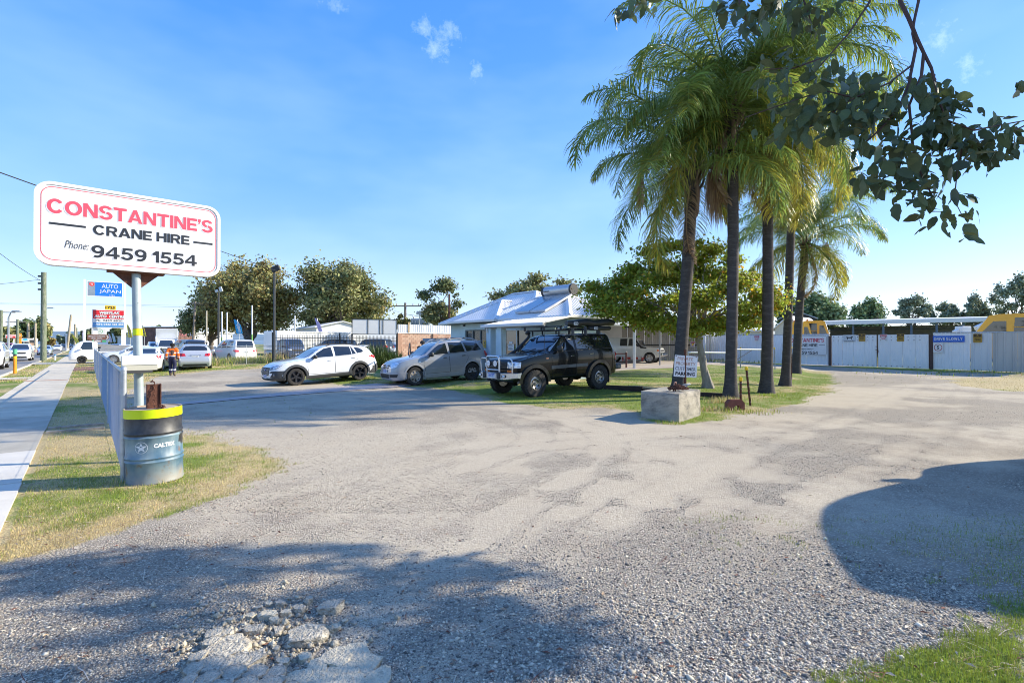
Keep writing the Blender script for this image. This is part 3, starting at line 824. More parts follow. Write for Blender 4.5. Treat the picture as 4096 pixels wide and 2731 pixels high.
 def arches(s,m,r1=0.0,r2=.09,out=.018,a0=0,a1=180):
  for xw in(s.xf,s.xr):
   for view,sg in(('L',1),('R',-1)):
    mb=MB();n=20;rows=[]
    for k in range(n+1):
     a=R(a0+(a1-a0)*k/n);row=[]
     for rr in(s.Ra+r1-.012,s.Ra+r1+.004,s.Ra+r2-.012,s.Ra+r2):
      x=xw-rr*math.cos(a);z=max(s.sp['clear']*.9,s.R+rr*math.sin(a))
      h=s.ray(view,x,max(z,s.sp['clear']+.04))or s.ray(view,x,z+.05)
      y=(abs(h[0].y)if h else s.W/2*.96)
      ro=rr-s.Ra-r1
      y+=out if .0<ro<r2-r1-.005 else(-.05 if ro<0 else-.012)
      row.append(s.P(x,sg*y,z))
     rows.append(row)
    vs=[p for row in rows for p in row];fs=[]
    for k in range(n):
     for j in range(3):
      a,b=k*4+j,(k+1)*4+j
      fs.append((a,b,b+1,a+1)if sg<0 else(a,a+1,b+1,b))
    mb.add(vs,fs);mb.build('wheel_arch',m,s.root,smooth=40)
 def mirror(s,x,z,m=None,size=(.12,.2,.15)):
  for sg,view in((1,'L'),(-1,'R')):
   h=s.ray(view,x,z);y=abs(h[0].y)if h else s.W/2*.9
   mb=MB();c=s.P(x+.02,sg*(y+.14),z+.05);mb.cbox(c,size,.04);mb.box(s.P(x,sg*(y+.03),z+.0),(.06,.1,.04))
   mb.build('mirror',m or M_BLACK,s.root,smooth=50)
 def plate(s,text,view,z,y=0,mt=None,tx=None,w=.37,h=.135,off=.02,band=False):
  r=s.ray(view,y,z);sg=1 if view=='F' else-1
  x=r[0].x+sg*off
  F=frame(Vector((x,y,z)),Vector((0,1*sg,0)))
  mb=MB();mb.prism(rrect(-w/2,-h/2,w/2,h/2,.012,2),0,.012,F);p=mb.build('number_plate',mt or M_PLATEW,s.root)
  t=MB()
  if text:add_text(t,text,F,-w*.44,-h*.32,w*.88,h*.58,-.003,.012)
  if band:t.prism([(-w/2+.01,h*.32),(w/2-.01,h*.32),(w/2-.01,h*.46),(-w/2+.01,h*.46)],-.003,0,F)
  if t.v:t.build('plate_lettering',tx or M_PLATETX,p)
 def place(s,x,y,heading,pitch=0.0,z=None):
  """centre on the ground; heading is the direction the nose points to (radians from +X)"""
  s.root.location=(x,y,tzf(x,y)if z is None else z);s.root.rotation_euler=(0,pitch,heading)
  return s
def place_by_wheel(c,fx,fy,heading,side):
 """put the car so that its front wheel of that side (+1 left) touches the ground at (fx, fy); pitch from the ground under the wheels"""
 lx,ly=c.L/2-c.xf,side*(c.W/2-.11)
 ch,sh=math.cos(heading),math.sin(heading)
 cx=fx-(lx*ch-ly*sh);cy=fy-(lx*sh+ly*ch)
 zf=tzf(fx,fy);rx=fx-c.sp['wb']*ch;ry=fy-c.sp['wb']*sh;zr=tzf(rx,ry)
 pitch=math.atan2(zr-zf,c.sp['wb'])
 zc=zf+(zr-zf)*(lx/c.sp['wb'])
 c.place(cx,cy,heading,pitch,zc)
SPEC={}
SPEC['crossover']=dict(L=4.48,W=1.80,wb=2.67,xf=.90,R=.345,clear=.23,tw=.225,top=[(0,.74),(.05,.83),(.3,.925),(.8,1.0),(1.22,1.05),(1.3,1.07),(2.1,1.48),(2.5,1.555),(3.0,1.56),(3.6,1.50),(3.98,1.425),(4.08,1.37),(4.34,1.10),(4.45,.98),(4.48,.8)],belt=[(0,.72),(.3,.875),(1.2,.985),(2.5,1.04),(3.5,1.09),(4.1,1.10),(4.36,1.0),(4.48,.79)],hw=[(0,.62),(.08,.74),(.3,.88),(.7,.97),(1.3,1),(3.4,1),(4.0,.95),(4.35,.86),(4.48,.76)],roofw=[(0,.5),(.5,.72),(1.2,.78),(2.1,.66),(3,.66),(3.8,.63),(4.2,.7),(4.48,.7)],front=[(.2,.12),(.4,.0),(.62,.02),(.74,.05),(.9,.16)],rear=[(.25,.1),(.5,0),(.75,.03),(1.0,.06),(1.3,.05)])
SPEC['wagon']=dict(L=4.55,W=1.75,wb=2.625,xf=.93,R=.35,clear=.22,tw=.22,top=[(0,.76),(.05,.86),(.3,.95),(.8,1.03),(1.2,1.08),(1.28,1.10),(2.05,1.53),(2.4,1.60),(3.1,1.62),(3.9,1.58),(4.12,1.53),(4.2,1.46),(4.42,1.08),(4.5,.95),(4.55,.72)],belt=[(0,.74),(.3,.90),(1.2,1.02),(2.5,1.07),(3.6,1.11),(4.2,1.11),(4.42,1.02),(4.55,.71)],hw=[(0,.66),(.08,.76),(.3,.89),(.7,.97),(1.3,1),(3.5,1),(4.1,.96),(4.42,.88),(4.55,.78)],roofw=[(0,.5),(.5,.74),(1.2,.8),(2.05,.70),(3,.70),(3.9,.67),(4.2,.72),(4.55,.7)],front=[(.2,.1),(.4,.0),(.62,.03),(.8,.08),(.95,.2)],rear=[(.25,.1),(.5,0),(.75,.03),(1.0,.06),(1.3,.05)])
SPEC['boxy4wd']=dict(L=4.62,W=1.86,wb=2.85,xf=.74,R=.42,Ra=.50,clear=.50,tw=.28,knobs=True,crown=.05,bulge=.015,top=[(0,1.08),(.05,1.18),(.3,1.235),(1.1,1.33),(1.40,1.37),(1.46,1.40),(1.98,1.85),(2.2,1.925),(3.0,1.95),(4.1,1.935),(4.33,1.87),(4.5,1.45),(4.57,1.25),(4.62,1.0)],belt=[(0,1.05),(.3,1.17),(1.4,1.33),(3,1.37),(4.3,1.38),(4.5,1.3),(4.62,.98)],hw=[(0,.80),(.1,.88),(.4,.95),(.9,.98),(1.5,1),(3.4,1),(4.2,.98),(4.5,.94),(4.62,.86)],roofw=[(0,.7),(.5,.82),(1.4,.84),(2.0,.78),(3,.78),(4.2,.76),(4.62,.74)],fq=[(0,.95),(.04,.975),(.15,.985),(.35,.995),(.6,1.0),(.85,.99),(1,.965)],front=[(.4,.04),(.7,.0),(1.1,.0),(1.3,.1)],rear=[(.5,.04),(.8,0),(1.0,.0),(1.4,.04)])
SPEC['hatch']=dict(L=4.36,W=1.79,wb=2.70,xf=.87,R=.325,clear=.17,tw=.22,ns=50,top=[(0,.72),(.05,.82),(.3,.93),(.9,1.05),(1.0,1.07),(1.85,1.48),(2.3,1.55),(3.1,1.55),(3.8,1.49),(3.95,1.44),(4.2,1.1),(4.3,.98),(4.36,.72)],belt=[(0,.70),(.3,.88),(1.0,1.0),(2.5,1.04),(3.6,1.08),(4.15,1.06),(4.36,.71)],hw=[(0,.62),(.08,.74),(.3,.88),(.7,.97),(1.3,1),(3.4,1),(4.0,.97),(4.25,.92),(4.36,.84)],roofw=[(0,.5),(.5,.72),(1.0,.78),(1.9,.68),(3,.68),(3.8,.67),(4.2,.74),(4.36,.7)],front=[(.2,.1),(.4,.0),(.62,.02),(.8,.06),(.95,.2)],rear=[(.2,.1),(.45,0),(.75,.03),(1.0,.05),(1.3,.05)])
SPEC['sedan']=dict(L=4.75,W=1.82,wb=2.8,xf=.92,R=.33,clear=.17,tw=.22,ns=50,top=[(0,.66),(.05,.75),(.3,.84),(1.0,.95),(1.25,.98),(2.1,1.40),(2.6,1.45),(3.0,1.43),(3.35,1.36),(4.05,1.06),(4.6,1.04),(4.7,.98),(4.75,.7)],belt=[(0,.64),(.3,.80),(1.2,.92),(2.5,.96),(3.6,1.0),(4.6,1.0),(4.75,.69)],hw=[(0,.62),(.08,.74),(.3,.88),(.7,.97),(1.3,1),(3.6,1),(4.3,.96),(4.65,.9),(4.75,.82)],roofw=[(0,.5),(.5,.72),(1.2,.78),(2.1,.66),(3,.64),(3.6,.64),(4.1,.74),(4.75,.72)],front=[(.2,.1),(.4,.0),(.62,.02),(.8,.1)],rear=[(.2,.1),(.45,0),(.75,.03),(1.0,.05)])
SPEC['people_mover']=dict(L=4.85,W=1.83,wb=2.95,xf=.93,R=.34,clear=.18,tw=.22,ns=50,crown=.04,top=[(0,.78),(.05,.9),(.3,1.0),(.8,1.12),(.9,1.15),(1.75,1.68),(2.2,1.78),(3.2,1.81),(4.3,1.78),(4.55,1.72),(4.7,1.3),(4.8,1.0),(4.85,.8)],belt=[(0,.76),(.3,.95),(.9,1.06),(2.5,1.08),(4.0,1.1),(4.6,1.1),(4.85,.79)],hw=[(0,.64),(.08,.76),(.3,.9),(.7,.98),(1.3,1),(3.8,1),(4.5,.97),(4.75,.94),(4.85,.88)],roofw=[(0,.5),(.5,.74),(.9,.82),(1.8,.76),(3,.77),(4.4,.74),(4.85,.74)],front=[(.2,.1),(.4,.0),(.7,.02),(1.0,.2)],rear=[(.2,.06),(.45,0),(.85,.0),(1.2,.04)])
SPEC['big_suv']=dict(L=4.95,W=1.97,wb=2.85,xf=.95,R=.39,clear=.28,tw=.26,ns=50,crown=.045,top=[(0,.95),(.05,1.06),(.3,1.13),(1.1,1.21),(1.4,1.24),(2.15,1.76),(2.5,1.86),(3.3,1.89),(4.3,1.85),(4.55,1.78),(4.75,1.35),(4.88,1.1),(4.95,.8)],belt=[(0,.93),(.3,1.07),(1.4,1.18),(3,1.22),(4.3,1.24),(4.75,1.15),(4.95,.79)],hw=[(0,.72),(.1,.84),(.4,.94),(.9,.99),(1.5,1),(3.6,1),(4.4,.97),(4.8,.92),(4.95,.84)],roofw=[(0,.6),(.5,.78),(1.4,.82),(2.2,.72),(3,.72),(4.3,.70),(4.95,.72)],front=[(.25,.1),(.5,.0),(.9,.0),(1.15,.1)],rear=[(.3,.08),(.6,0),(.9,.02),(1.3,.05)])
SPEC['pickup']=dict(L=5.2,W=1.82,wb=3.0,xf=.95,R=.37,clear=.26,tw=.25,ns=60,crown=.04,top=[(0,.92),(.05,1.03),(.3,1.1),(1.1,1.17),(1.35,1.2),(2.05,1.69),(2.3,1.76),(2.9,1.77),(3.35,1.72),(3.55,1.2),(3.6,1.12),(5.1,1.1),(5.18,1.06),(5.2,.8)],belt=[(0,.9),(.3,1.05),(1.4,1.13),(3.4,1.13),(3.6,1.07),(5.15,1.05),(5.2,.79)],hw=[(0,.7),(.1,.82),(.4,.94),(.9,.99),(1.5,1),(4.8,1),(5.1,.98),(5.2,.94)],roofw=[(0,.6),(.5,.78),(1.4,.82),(2.1,.74),(3.3,.74),(3.6,.9),(5.2,.9)],front=[(.25,.1),(.5,.0),(.9,.0),(1.15,.12)],rear=[(.3,.05),(.6,0),(1.3,.0)])
SPEC['farm_ute']=dict(L=4.9,W=1.80,wb=3.1,xf=.75,R=.39,Ra=.46,clear=.45,tw=.24,ns=60,crown=.03,bulge=.01,top=[(0,1.05),(.05,1.14),(.3,1.18),(1.2,1.25),(1.38,1.27),(1.42,1.30),(1.78,1.85),(1.95,1.93),(2.6,1.95),(3.05,1.94),(3.6,1.94),(4.7,1.93),(4.85,1.88),(4.9,1.1)],belt=[(0,1.03),(.3,1.13),(1.4,1.24),(4.8,1.26),(4.9,1.09)],hw=[(0,.74),(.1,.82),(.5,.9),(1.2,.94),(1.5,.97),(2.5,1),(4.7,1),(4.9,.97)],roofw=[(0,.66),(.5,.76),(1.4,.84),(1.9,.8),(3,.82),(4.9,.85)],fq=[(0,.95),(.04,.975),(.15,.985),(.35,.995),(.6,1.0),(.85,.99),(1,.975)],front=[(.4,.02),(.7,.0),(1.1,.0),(1.3,.06)],rear=[(.5,.0),(1.4,.0)])
def roofrail(c,x0,x1,yf=.60,zoff=.05,m=None,m2=None,r=.018):
 for sg in(1,-1):
  mb=MB();pts=[]
  for k in range(9):
   x=x0+(x1-x0)*k/8;h=c.ray('T',x,sg*yf*c.W/2)if False else c.bvh.ray_cast(c.P(x,sg*yf*c.W/2,5),Vector((0,0,-1)))
   pts.append(h[0]+Vector((0,0,zoff if 0<k<8 else .0)))
  mb.tube(pts,[r]*9,6);o=mb.build('roof_rail',m or M_BLACK,c.root,smooth=40)
def generic_fit(c,far=False,wind=M_GLASSW,dark=True):
 """windows, lamps, plates, mirrors for the car kinds that stand far from the camera"""
 sp=c.sp;L=c.L
 def topz(x):return float(tab(sp['top'],np.array(x)))
 def bz(x):return float(tab(sp['belt'],np.array(x)))
 return topz,bz
def windows_from(c,xs,inset_top=.085,inset_bot=.045,m=None):
 """side windows between the given x pairs, fitted between belt and roof edge"""
 sp=c.sp
 for(a,b,a2,b2)in xs:
  def bz(x):return float(tab(sp['belt'],np.array(x)))+inset_bot
  def rz(x):return float(tab(sp['top'],np.array(x)))-inset_top
  poly=[(a,bz(a)),(b,bz(b))]+[(b2+(a2-b2)*k/4,max(rz(b2+(a2-b2)*k/4),bz(b2+(a2-b2)*k/4)+.02))for k in range(5)]
  c.both('side_window',m or M_GLASSD,poly,.004,.012,.12)
  # the three cars parked nose out at the lawn edge
def build_crossover():
 P=paint('pearl_white_paint',(.74,.76,.78),.25)
 clad=mat('grey_cladding',(.05,.053,.056),.6,var=.08)
 c=Car(SPEC['crossover'],'parked_car','pearl white crossover with grey arch cladding parked in front of the flax bush','car','cars parked nose out at the lawn edge',P)
 c.part('windscreen',M_GLASSW,'F',[[(-.70,1.075),(.70,1.075),(.66,1.2),(.555,1.46),(.3,1.495),(-.3,1.495),(-.555,1.46),(-.66,1.2)]],.004,.012,.09)
 c.both('quarter_light',M_GLASSD,[(1.50,1.055),(1.74,1.065),(1.74,1.20)],.005,.012)
 c.both('side_window',M_GLASSD,[(1.77,1.07),(2.44,1.09),(2.42,1.475),(2.12,1.415),(1.77,1.225)],.005,.012)
 c.both('side_window',M_GLASSD,[(2.53,1.095),(3.24,1.13),(3.22,1.455),(2.53,1.49)],.005,.012)
 c.both('side_window',M_GLASSD,[(3.27,1.135),(3.44,1.15),(3.31,1.44),(3.26,1.45)],.005,.012)
 c.both('quarter_light',M_GLASSD,[(3.50,1.165),(3.74,1.20),(3.82,1.26),(3.68,1.38),(3.41,1.435)],.005,.012)
 c.part('rear_window',M_GLASSD,'B',[[(-.6,1.12),(.6,1.12),(.52,1.38),(-.52,1.38)]],.004)
 c.doors([[(1.40,.42),(1.36,.7),(1.40,1.02),(2.47,1.07),(2.48,.42)],[(2.50,.42),(2.49,1.07),(3.48,1.12),(3.50,.95),(3.28,.72),(3.16,.42)]],[(2.28,.93),(3.30,.985)],P)
 for v in('L','R'):
  c.part('sill_cladding',clad,v,[[(1.28,.235),(1.28,.36),(3.15,.40),(3.22,.46),(3.22,.235)]],.016,.03,.05)
 c.arches(clad,.0,.10,.02)
 c.part('front_cladding',clad,'F',[[(-.84,.24),(.84,.24),(.84,.33),(.70,.36),(.5,.335),(-.5,.335),(-.70,.36),(-.84,.33)]],.02,.03)
 c.part('front_cladding',clad,'F',[[(.52,.36),(.80,.36),(.85,.62),(.62,.62),(.50,.56),(.66,.53),(.60,.42)],[(-.52,.36),(-.60,.42),(-.66,.53),(-.50,.56),(-.62,.62),(-.85,.62),(-.80,.36)]],.012,.03,.06)
 c.both('front_cladding',clad,[(.10,.25),(.50,.25),(.50,.34),(.16,.60),(.06,.60)],.010,.02)
 c.part('grille',M_BLACK,'F',[[(-.46,.56),(-.40,.44),(.40,.44),(.46,.56),(.50,.72),(.42,.755),(-.42,.755),(-.50,.72)]],.010,.02,.06)
 mb=MB()
 for z in(.52,.60,.68):c.strip(mb,'F',[(-.40,z),(-.1,z-.02),(0,z+.03),(.1,z-.02),(.40,z)],.018,.022)
 mb.build('grille_bar',mat('satin_bar',(.25,.26,.28),.4,.5),c.root)
 bd=MB();r=c.ray('F',0,.66);bd.lathe([(.001,.012),(.07,.008),(.075,0)],16,Matrix.Rotation(R(90),3,'Y')@Matrix.Scale(.6,3,Vector((1,0,0))),r[0]+Vector((.03,0,0)));bd.build('badge',mat('badge_blue',(.05,.12,.45),.2,.4),c.root,smooth=40)
 for sg in(1,-1):
  D='DL' if sg>0 else 'DR'
  c.part('headlight',M_LAMPD,D,[[(-.34,.68),(-.22,.645),(0,.70),(.14,.76),(.26,.85),(.02,.825),(-.33,.735)]],.007,.02,.035)
  c.part('headlight_strip',M_LAMP,D,[[(-.10,.70),(0,.715),(.13,.77),(.22,.835),(.06,.81),(-.09,.76)]],.012,.02,.035)
  r=c.ray('F',sg*.70,.46);f=MB();f.lathe([(.001,.03),(.05,.025),(.065,0)],14,Matrix.Rotation(R(90),3,'Y'),r[0]+Vector((.012,0,0)));f.build('fog_lamp',M_LAMPD,c.root,smooth=40)
  c.part('tail_light',M_RED,'L' if sg>0 else 'R',[[(3.98,1.05),(4.08,.99),(4.36,.93),(4.42,1.02),(4.20,1.07)]],.008,.02,.05)
  c.part('tail_light',M_RED,'B',[[(sg*.50,.97),(sg*.78,.92),(sg*.80,1.04),(sg*.50,1.05)]],.008,.02,.06)
 c.both('rear_cladding',clad,[(3.98,.30),(4.46,.34),(4.47,.70),(4.36,.66),(4.12,.42)],.012,.02)
 c.part('rear_cladding',clad,'B',[[(-.82,.28),(.82,.28),(.82,.60),(-.82,.60)]],.012,.02)
 sp_=MB();sp_.cbox(c.P(4.02,0,1.435),(.26,1.06,.035),.015,Matrix.Rotation(R(12),3,'Y'));sp_.build('roof_spoiler',P,c.root)
 roofrail(c,2.25,3.75,.60,.045,M_BLACK)
 c.mirror(1.62,1.05,M_BLACK,(.14,.20,.15))
 c.wheels(rim=M_DARKALLOY,spokes=5,rr=.66)
 hub=MB()
 c.plate('1IGS 652','F',.40,0,band=True)
 return c
def build_wagon():
 P=paint('grey_metallic_paint',(.33,.34,.355),.3,.25)
 low=mat('lower_grey_trim',(.38,.38,.385),.42,.2)
 c=Car(SPEC['wagon'],'parked_car','grey wagon with silver roof rails parked between white crossover and black four wheel drive','car','cars parked nose out at the lawn edge',P)
 c.part('windscreen',M_GLASSW,'F',[[(-.70,1.11),(.70,1.11),(.64,1.25),(.56,1.51),(.3,1.54),(-.3,1.54),(-.56,1.51),(-.64,1.25)]],.004,.012,.09)
 c.both('side_window',M_GLASSD,[(1.50,1.10),(2.42,1.135),(2.40,1.525),(2.10,1.475),(1.9,1.37)],.005,.012)
 c.both('side_window',M_GLASSD,[(2.52,1.14),(3.22,1.165),(3.15,1.53),(2.52,1.545)],.005,.012)
 c.both('quarter_light',M_GLASSD,[(3.32,1.17),(4.06,1.20),(3.90,1.47),(3.23,1.53)],.005,.012)
 c.part('rear_window',M_GLASSD,'B',[[(-.6,1.14),(.6,1.14),(.54,1.46),(-.54,1.46)]],.004)
 c.doors([[(1.40,.42),(1.34,.7),(1.38,1.05),(2.46,1.11),(2.47,.42)],[(2.49,.42),(2.48,1.11),(3.30,1.145),(3.36,.92),(3.22,.70),(3.12,.42)]],[(2.27,.97),(3.14,1.01)],M_BLACK)
 for v in('L','R'):
  c.part('sill_trim',low,v,[[(1.30,.235),(1.30,.38),(3.14,.42),(3.14,.235)]],.016,.03,.05)
  mb=MB();c.strip(mb,v,[(1.42,.60),(3.06,.63)],.02,.012);mb.build('side_moulding',low,c.root)
  c.part('fuel_flap',P,v,[rrect(3.68,.90,3.88,1.06,.03,2)],.006,.01)
  c.part('side_repeater',M_LAMP,v,[rrect(1.10,.86,1.18,.89,.01,2)],.01,.01)
 c.arches(low,.0,.075,.012)
 c.part('front_bumper',low,'F',[[(-.82,.26),(.82,.26),(.84,.50),(.50,.55),(-.50,.55),(-.84,.50)]],.022,.03)
 c.both('front_bumper',low,[(.06,.28),(.56,.28),(.52,.40),(.50,.54),(.04,.54)],.014,.02)
 c.part('lower_intake',M_BLACK,'F',[[(-.42,.33),(.42,.33),(.44,.47),(-.44,.47)],[(.52,.36),(.74,.36),(.76,.46),(.52,.47)],[(-.52,.36),(-.52,.47),(-.76,.46),(-.74,.36)]],.032,.04)
 c.part('grille',M_BLACK,'F',[[(.14,.66),(.46,.69),(.47,.80),(.15,.80)]],.008,.02);c.part('grille',M_BLACK,'F',[[(-.14,.66),(-.15,.80),(-.47,.80),(-.46,.69)]],.008,.02)
 mb=MB();c.strip(mb,'F',[(.14,.73),(.46,.745)],.02,.02);c.strip(mb,'F',[(-.46,.745),(-.14,.73)],.02,.02);mb.build('grille_bar',P,c.root)
 bd=MB();r=c.ray('F',0,.76)
 F=frame(r[0]+Vector((.02,0,0)),Vector((0,1,0)))
 for k in range(3):
  a=R(90+120*k);q=lambda d,t:(d*math.cos(a+t),d*math.sin(a+t))
  bd.prism([(0,0),q(.045,-R(30)),q(.078,0),q(.045,R(30))],-.008,.008,F)
 bd.build('badge',M_CHROME,c.root)
 for sg in(1,-1):
  c.part('headlight',M_LAMP,'DL' if sg>0 else 'DR',[[(-.36,.66),(-.12,.68),(.04,.73),(.12,.82),(.15,.90),(.02,.90),(-.2,.86),(-.30,.79)]],.008,.02,.035)
  c.part('tail_light',M_RED,'L' if sg>0 else 'R',[[(4.22,.98),(4.40,.90),(4.46,1.02),(4.36,1.16),(4.20,1.16)]],.008,.02,.05)
  c.part('tail_light',M_RED,'B',[[(sg*.60,.92),(sg*.80,.92),(sg*.78,1.14),(sg*.62,1.14)]],.008,.02,.06)
 roofrail(c,2.0,4.0,.62,.075,mat('silver_rail',(.6,.61,.62),.35,.7),r=.022)
 for x in(2.55,3.35):rb=MB();rb.cbox(c.P(x,0,1.71),(.08,1.30,.035),.012);rb.build('roof_bar',M_BLACK,c.root)
 wl2=MB();wl2.cbox(c.P(4.17,0,1.54),(.2,1.1,.03),.012,Matrix.Rotation(R(10),3,'Y'));wl2.build('roof_spoiler',P,c.root)
 c.mirror(1.60,1.08,M_BLACK,(.16,.22,.17))
 c.wheels(rim=M_RUSTALLOY,spokes=[7,7,8,8],rr=.64,kind=['spoke','spoke','dish','dish'],rimmats=[M_RUSTALLOY,M_RUSTALLOY,M_STEEL,M_STEEL])
 c.plate('1EIS 681','F',.56,0,off=.035,band=True)
 d=MB();yr=-c.W/2
 Mo=Matrix.Rotation(R(62),3,'Z')
 h=c.P(1.42,yr,0)
 F=Matrix.Translation(h)@Mo.to_4x4()@frame((0,0,0),Vector((-1,0,0)))
 d.prism([(0,.42),(1.02,.42),(1.05,1.06),(0,1.04)],0,.06,F);d.mi=1
 fr=[(0.04,1.05),(.45,1.42),(.72,1.53),(.98,1.55),(1.05,1.08)]
 d.tube([F@Vector((x,.03,z))for x,z in fr],.028,6)
 d.build('open_door',[P,M_BLACK],c.root)
 return c
def build_black4wd():
 P=mat('black_paint',(.006,.007,.007),.2,0,var=.03,coat=.45,spec=.15)
 mar=mat('fender_flare_black',(.012,.014,.014),.3,coat=.6)
 alu=mat('polished_alloy_bar',(.62,.63,.64),.3,.85,var=.08,scale=12)
 c=Car(SPEC['boxy4wd'],'parked_car','black lifted four wheel drive with alloy bull bar, snorkel and loaded roof rack','four wheel drive','cars parked nose out at the lawn edge',P)
 c.part('windscreen',M_GLASSW,'F',[[(-.76,1.41),(.76,1.41),(.70,1.6),(.65,1.84),(.3,1.865),(-.3,1.865),(-.65,1.84),(-.70,1.6)]],.004,.012,.09)
 c.both('side_window',M_GLASSD,[(1.62,1.405),(2.50,1.425),(2.50,1.86),(2.16,1.85),(2.02,1.80)],.006,.012)
 c.both('side_window',M_GLASSD,[(2.60,1.43),(3.36,1.435),(3.34,1.865),(2.60,1.875)],.006,.012)
 c.both('side_window',M_GLASSD,[(3.50,1.435),(4.30,1.44),(4.22,1.80),(4.14,1.84),(3.46,1.86)],.006,.012)
 c.part('rear_window',M_GLASSD,'B',[[(-.68,1.42),(.68,1.42),(.6,1.8),(-.6,1.8)]],.004)
 for v in('L','R'):
  mb=MB();c.strip(mb,v,[(1.50,1.40),(2.0,1.845),(2.2,1.885),(3.2,1.90),(4.2,1.885),(4.34,1.80),(4.46,1.45)],.018,.012);mb.build('roof_gutter',mat('dull_bright_trim',(.4,.41,.4),.4,.6),c.root)
  mb=MB();c.strip(mb,v,[(1.56,1.375),(4.36,1.40)],.02,.012);mb.build('belt_moulding',M_BLACK,c.root)
  mb=MB();c.strip(mb,v,[(1.42,.885),(2.52,.885)],.10,.014);c.strip(mb,v,[(2.55,.885),(3.05,.885)],.10,.014);o=mb.build('side_moulding',mat('moulding_grey',(.12,.125,.125),.5),c.root)
  t=MB();sgv=1 if v=='L' else-1;r=c.ray(v,1.9,.885)
  F=frame(r[0]+Vector((0,sgv*.018,0)),Vector((-sgv,0,0))if v=='R' else Vector((-1,0,0)))
  if v=='R':F=frame(r[0]+Vector((0,sgv*.018,0)),Vector((1,0,0)))
  add_text(t,'FOUR WHEEL DRIVE',F,-.36 if v=='L' else-.3,-.018,.62,.034,-.004,.01);t.build('side_lettering',mat('grey_lettering',(.02,.02,.02),.5),c.root)
  c.part('side_repeater',M_AMBER,v,[rrect(1.22,1.16,1.32,1.20,.01,2)],.012,.01)
  c.part('fuel_flap',P,v,[rrect(3.92,1.0,4.14,1.2,.03,2)],.006,.01)
 c.doors([[(1.46,.58),(1.46,1.36),(2.54,1.385),(2.54,.58)],[(2.56,.58),(2.56,1.385),(3.42,1.39),(3.36,1.05),(3.12,.82),(3.06,.58)]],[(2.36,1.21),(3.26,1.24)],M_CHROME)
 c.arches(mar,-.01,.115,.075,a0=-14,a1=188)
 c.part('grille',M_BLACK,'F',[[(-.48,.93),(.48,.93),(.48,1.12),(-.48,1.12)]],.008,.02)
 mb=MB()
 for z in(.97,1.02,1.07):c.strip(mb,'F',[(-.46,z),(.46,z)],.016,.018)
 mb.build('grille_bar',mat('grille_grey',(.1,.1,.1),.5),c.root)
 for sg in(1,-1):
  c.part('headlight',M_LAMP,'F',[[(sg*.51,.94),(sg*.66,.94),(sg*.66,1.10),(sg*.51,1.10)],[(sg*.68,.94),(sg*.75,.94),(sg*.75,1.10),(sg*.68,1.10)]],.014,.02,.05)
  c.part('headlight_surround',M_CHROME,'F',[[(sg*.49,.92),(sg*.77,.92),(sg*.77,1.12),(sg*.49,1.12)]],.009,.02)
  c.part('corner_light',M_LAMP,'L' if sg>0 else 'R',[[(.06,.93),(.22,.93),(.26,1.11),(.06,1.11)]],.012,.02,.05)
  c.part('corner_light',M_LAMP,'F',[[(sg*.78,.93),(sg*.83,.93),(sg*.83,1.11),(sg*.78,1.11)]],.012,.02,.05)
  c.part('indicator',M_AMBER,'F',[[(sg*.48,.80),(sg*.76,.80),(sg*.76,.87),(sg*.48,.87)]],.012,.02)
  c.part('tail_light',M_RED,'L' if sg>0 else 'R',[[(4.50,.98),(4.60,.98),(4.60,1.25),(4.50,1.28)]],.01,.02)
  c.part('tail_light',M_RED,'B',[[(sg*.70,.95),(sg*.84,.95),(sg*.84,1.25),(sg*.70,1.25)]],.01,.02)
  mf=MB();mf.cbox(c.P(c.xf+.52,sg*.80,.52),(.02,.30,.36),.005);mf.build('mud_flap',M_BLACK,c.root);mf=MB();mf.cbox(c.P(c.xr+.50,sg*.78,.46),(.02,.32,.52),.005);mf.build('mud_flap',M_BLACK,c.root)
 for y in(.38,-.38):
  c.part('bonnet_vent',M_BLACK,'T',[[(1.05,y-.10),(1.16,y-.10),(1.16,y+.10),(1.05,y+.10)]],.016,.02)
 mb=MB();mb.tube([c.P(1.42,.1,1.41),c.P(1.55,.62,1.47)],.011,5);mb.tube([c.P(1.42,-.5,1.41),c.P(1.52,.05,1.46)],.011,5);mb.build('wiper',M_BLACK,c.root)
 mb=MB();mb.tube([c.P(1.30,.72,1.32),c.P(1.34,.74,1.95),c.P(1.40,.75,2.45)],[.009,.006,.004],5);mb.tube([c.P(.18,-.02,1.2),c.P(.20,-.02,2.0)],[.008,.004],5);mb.build('aerial',M_BLACK,c.root)
 bb=empty('bull_bar');bb.parent=c.root
 ch=MB()
 yy=[-.97,-.62,-.25,.25,.62,.97]
 def bx(y):a=abs(y);return-.27 if a<.63 else-.27+(a-.63)*.85
 fr,bk=[],[]
 prof=[(.60,.07),(.55,.0),(.60,-.0),(.80,.0),(.81,.10)]
 prof=[(.56,.10),(.60,.0),(.78,.0),(.80,.16)]
 vs=[]
 for y in yy:
  k=1.0 if abs(y)<.8 else .72
  for z,dx in prof:
   zz=.70+(z-.70)*k+(.02 if abs(y)>.8 else 0);vs.append(c.P(bx(y)+dx,y,zz))
 fs=[]
 for i in range(len(yy)-1):
  for j in range(3):fs.append((i*4+j,i*4+j+1,(i+1)*4+j+1,(i+1)*4+j))
  fs.append((i*4+3,i*4,(i+1)*4,(i+1)*4+3))
 fs+=[(0,3,2,1),tuple(20+q for q in(0,1,2,3))]
 ch.add(vs,fs);ch.build('bar_channel',alu,bb)
 hp=MB()
 def hoop(pts,r=.032):hp.tube(pts,r,9)
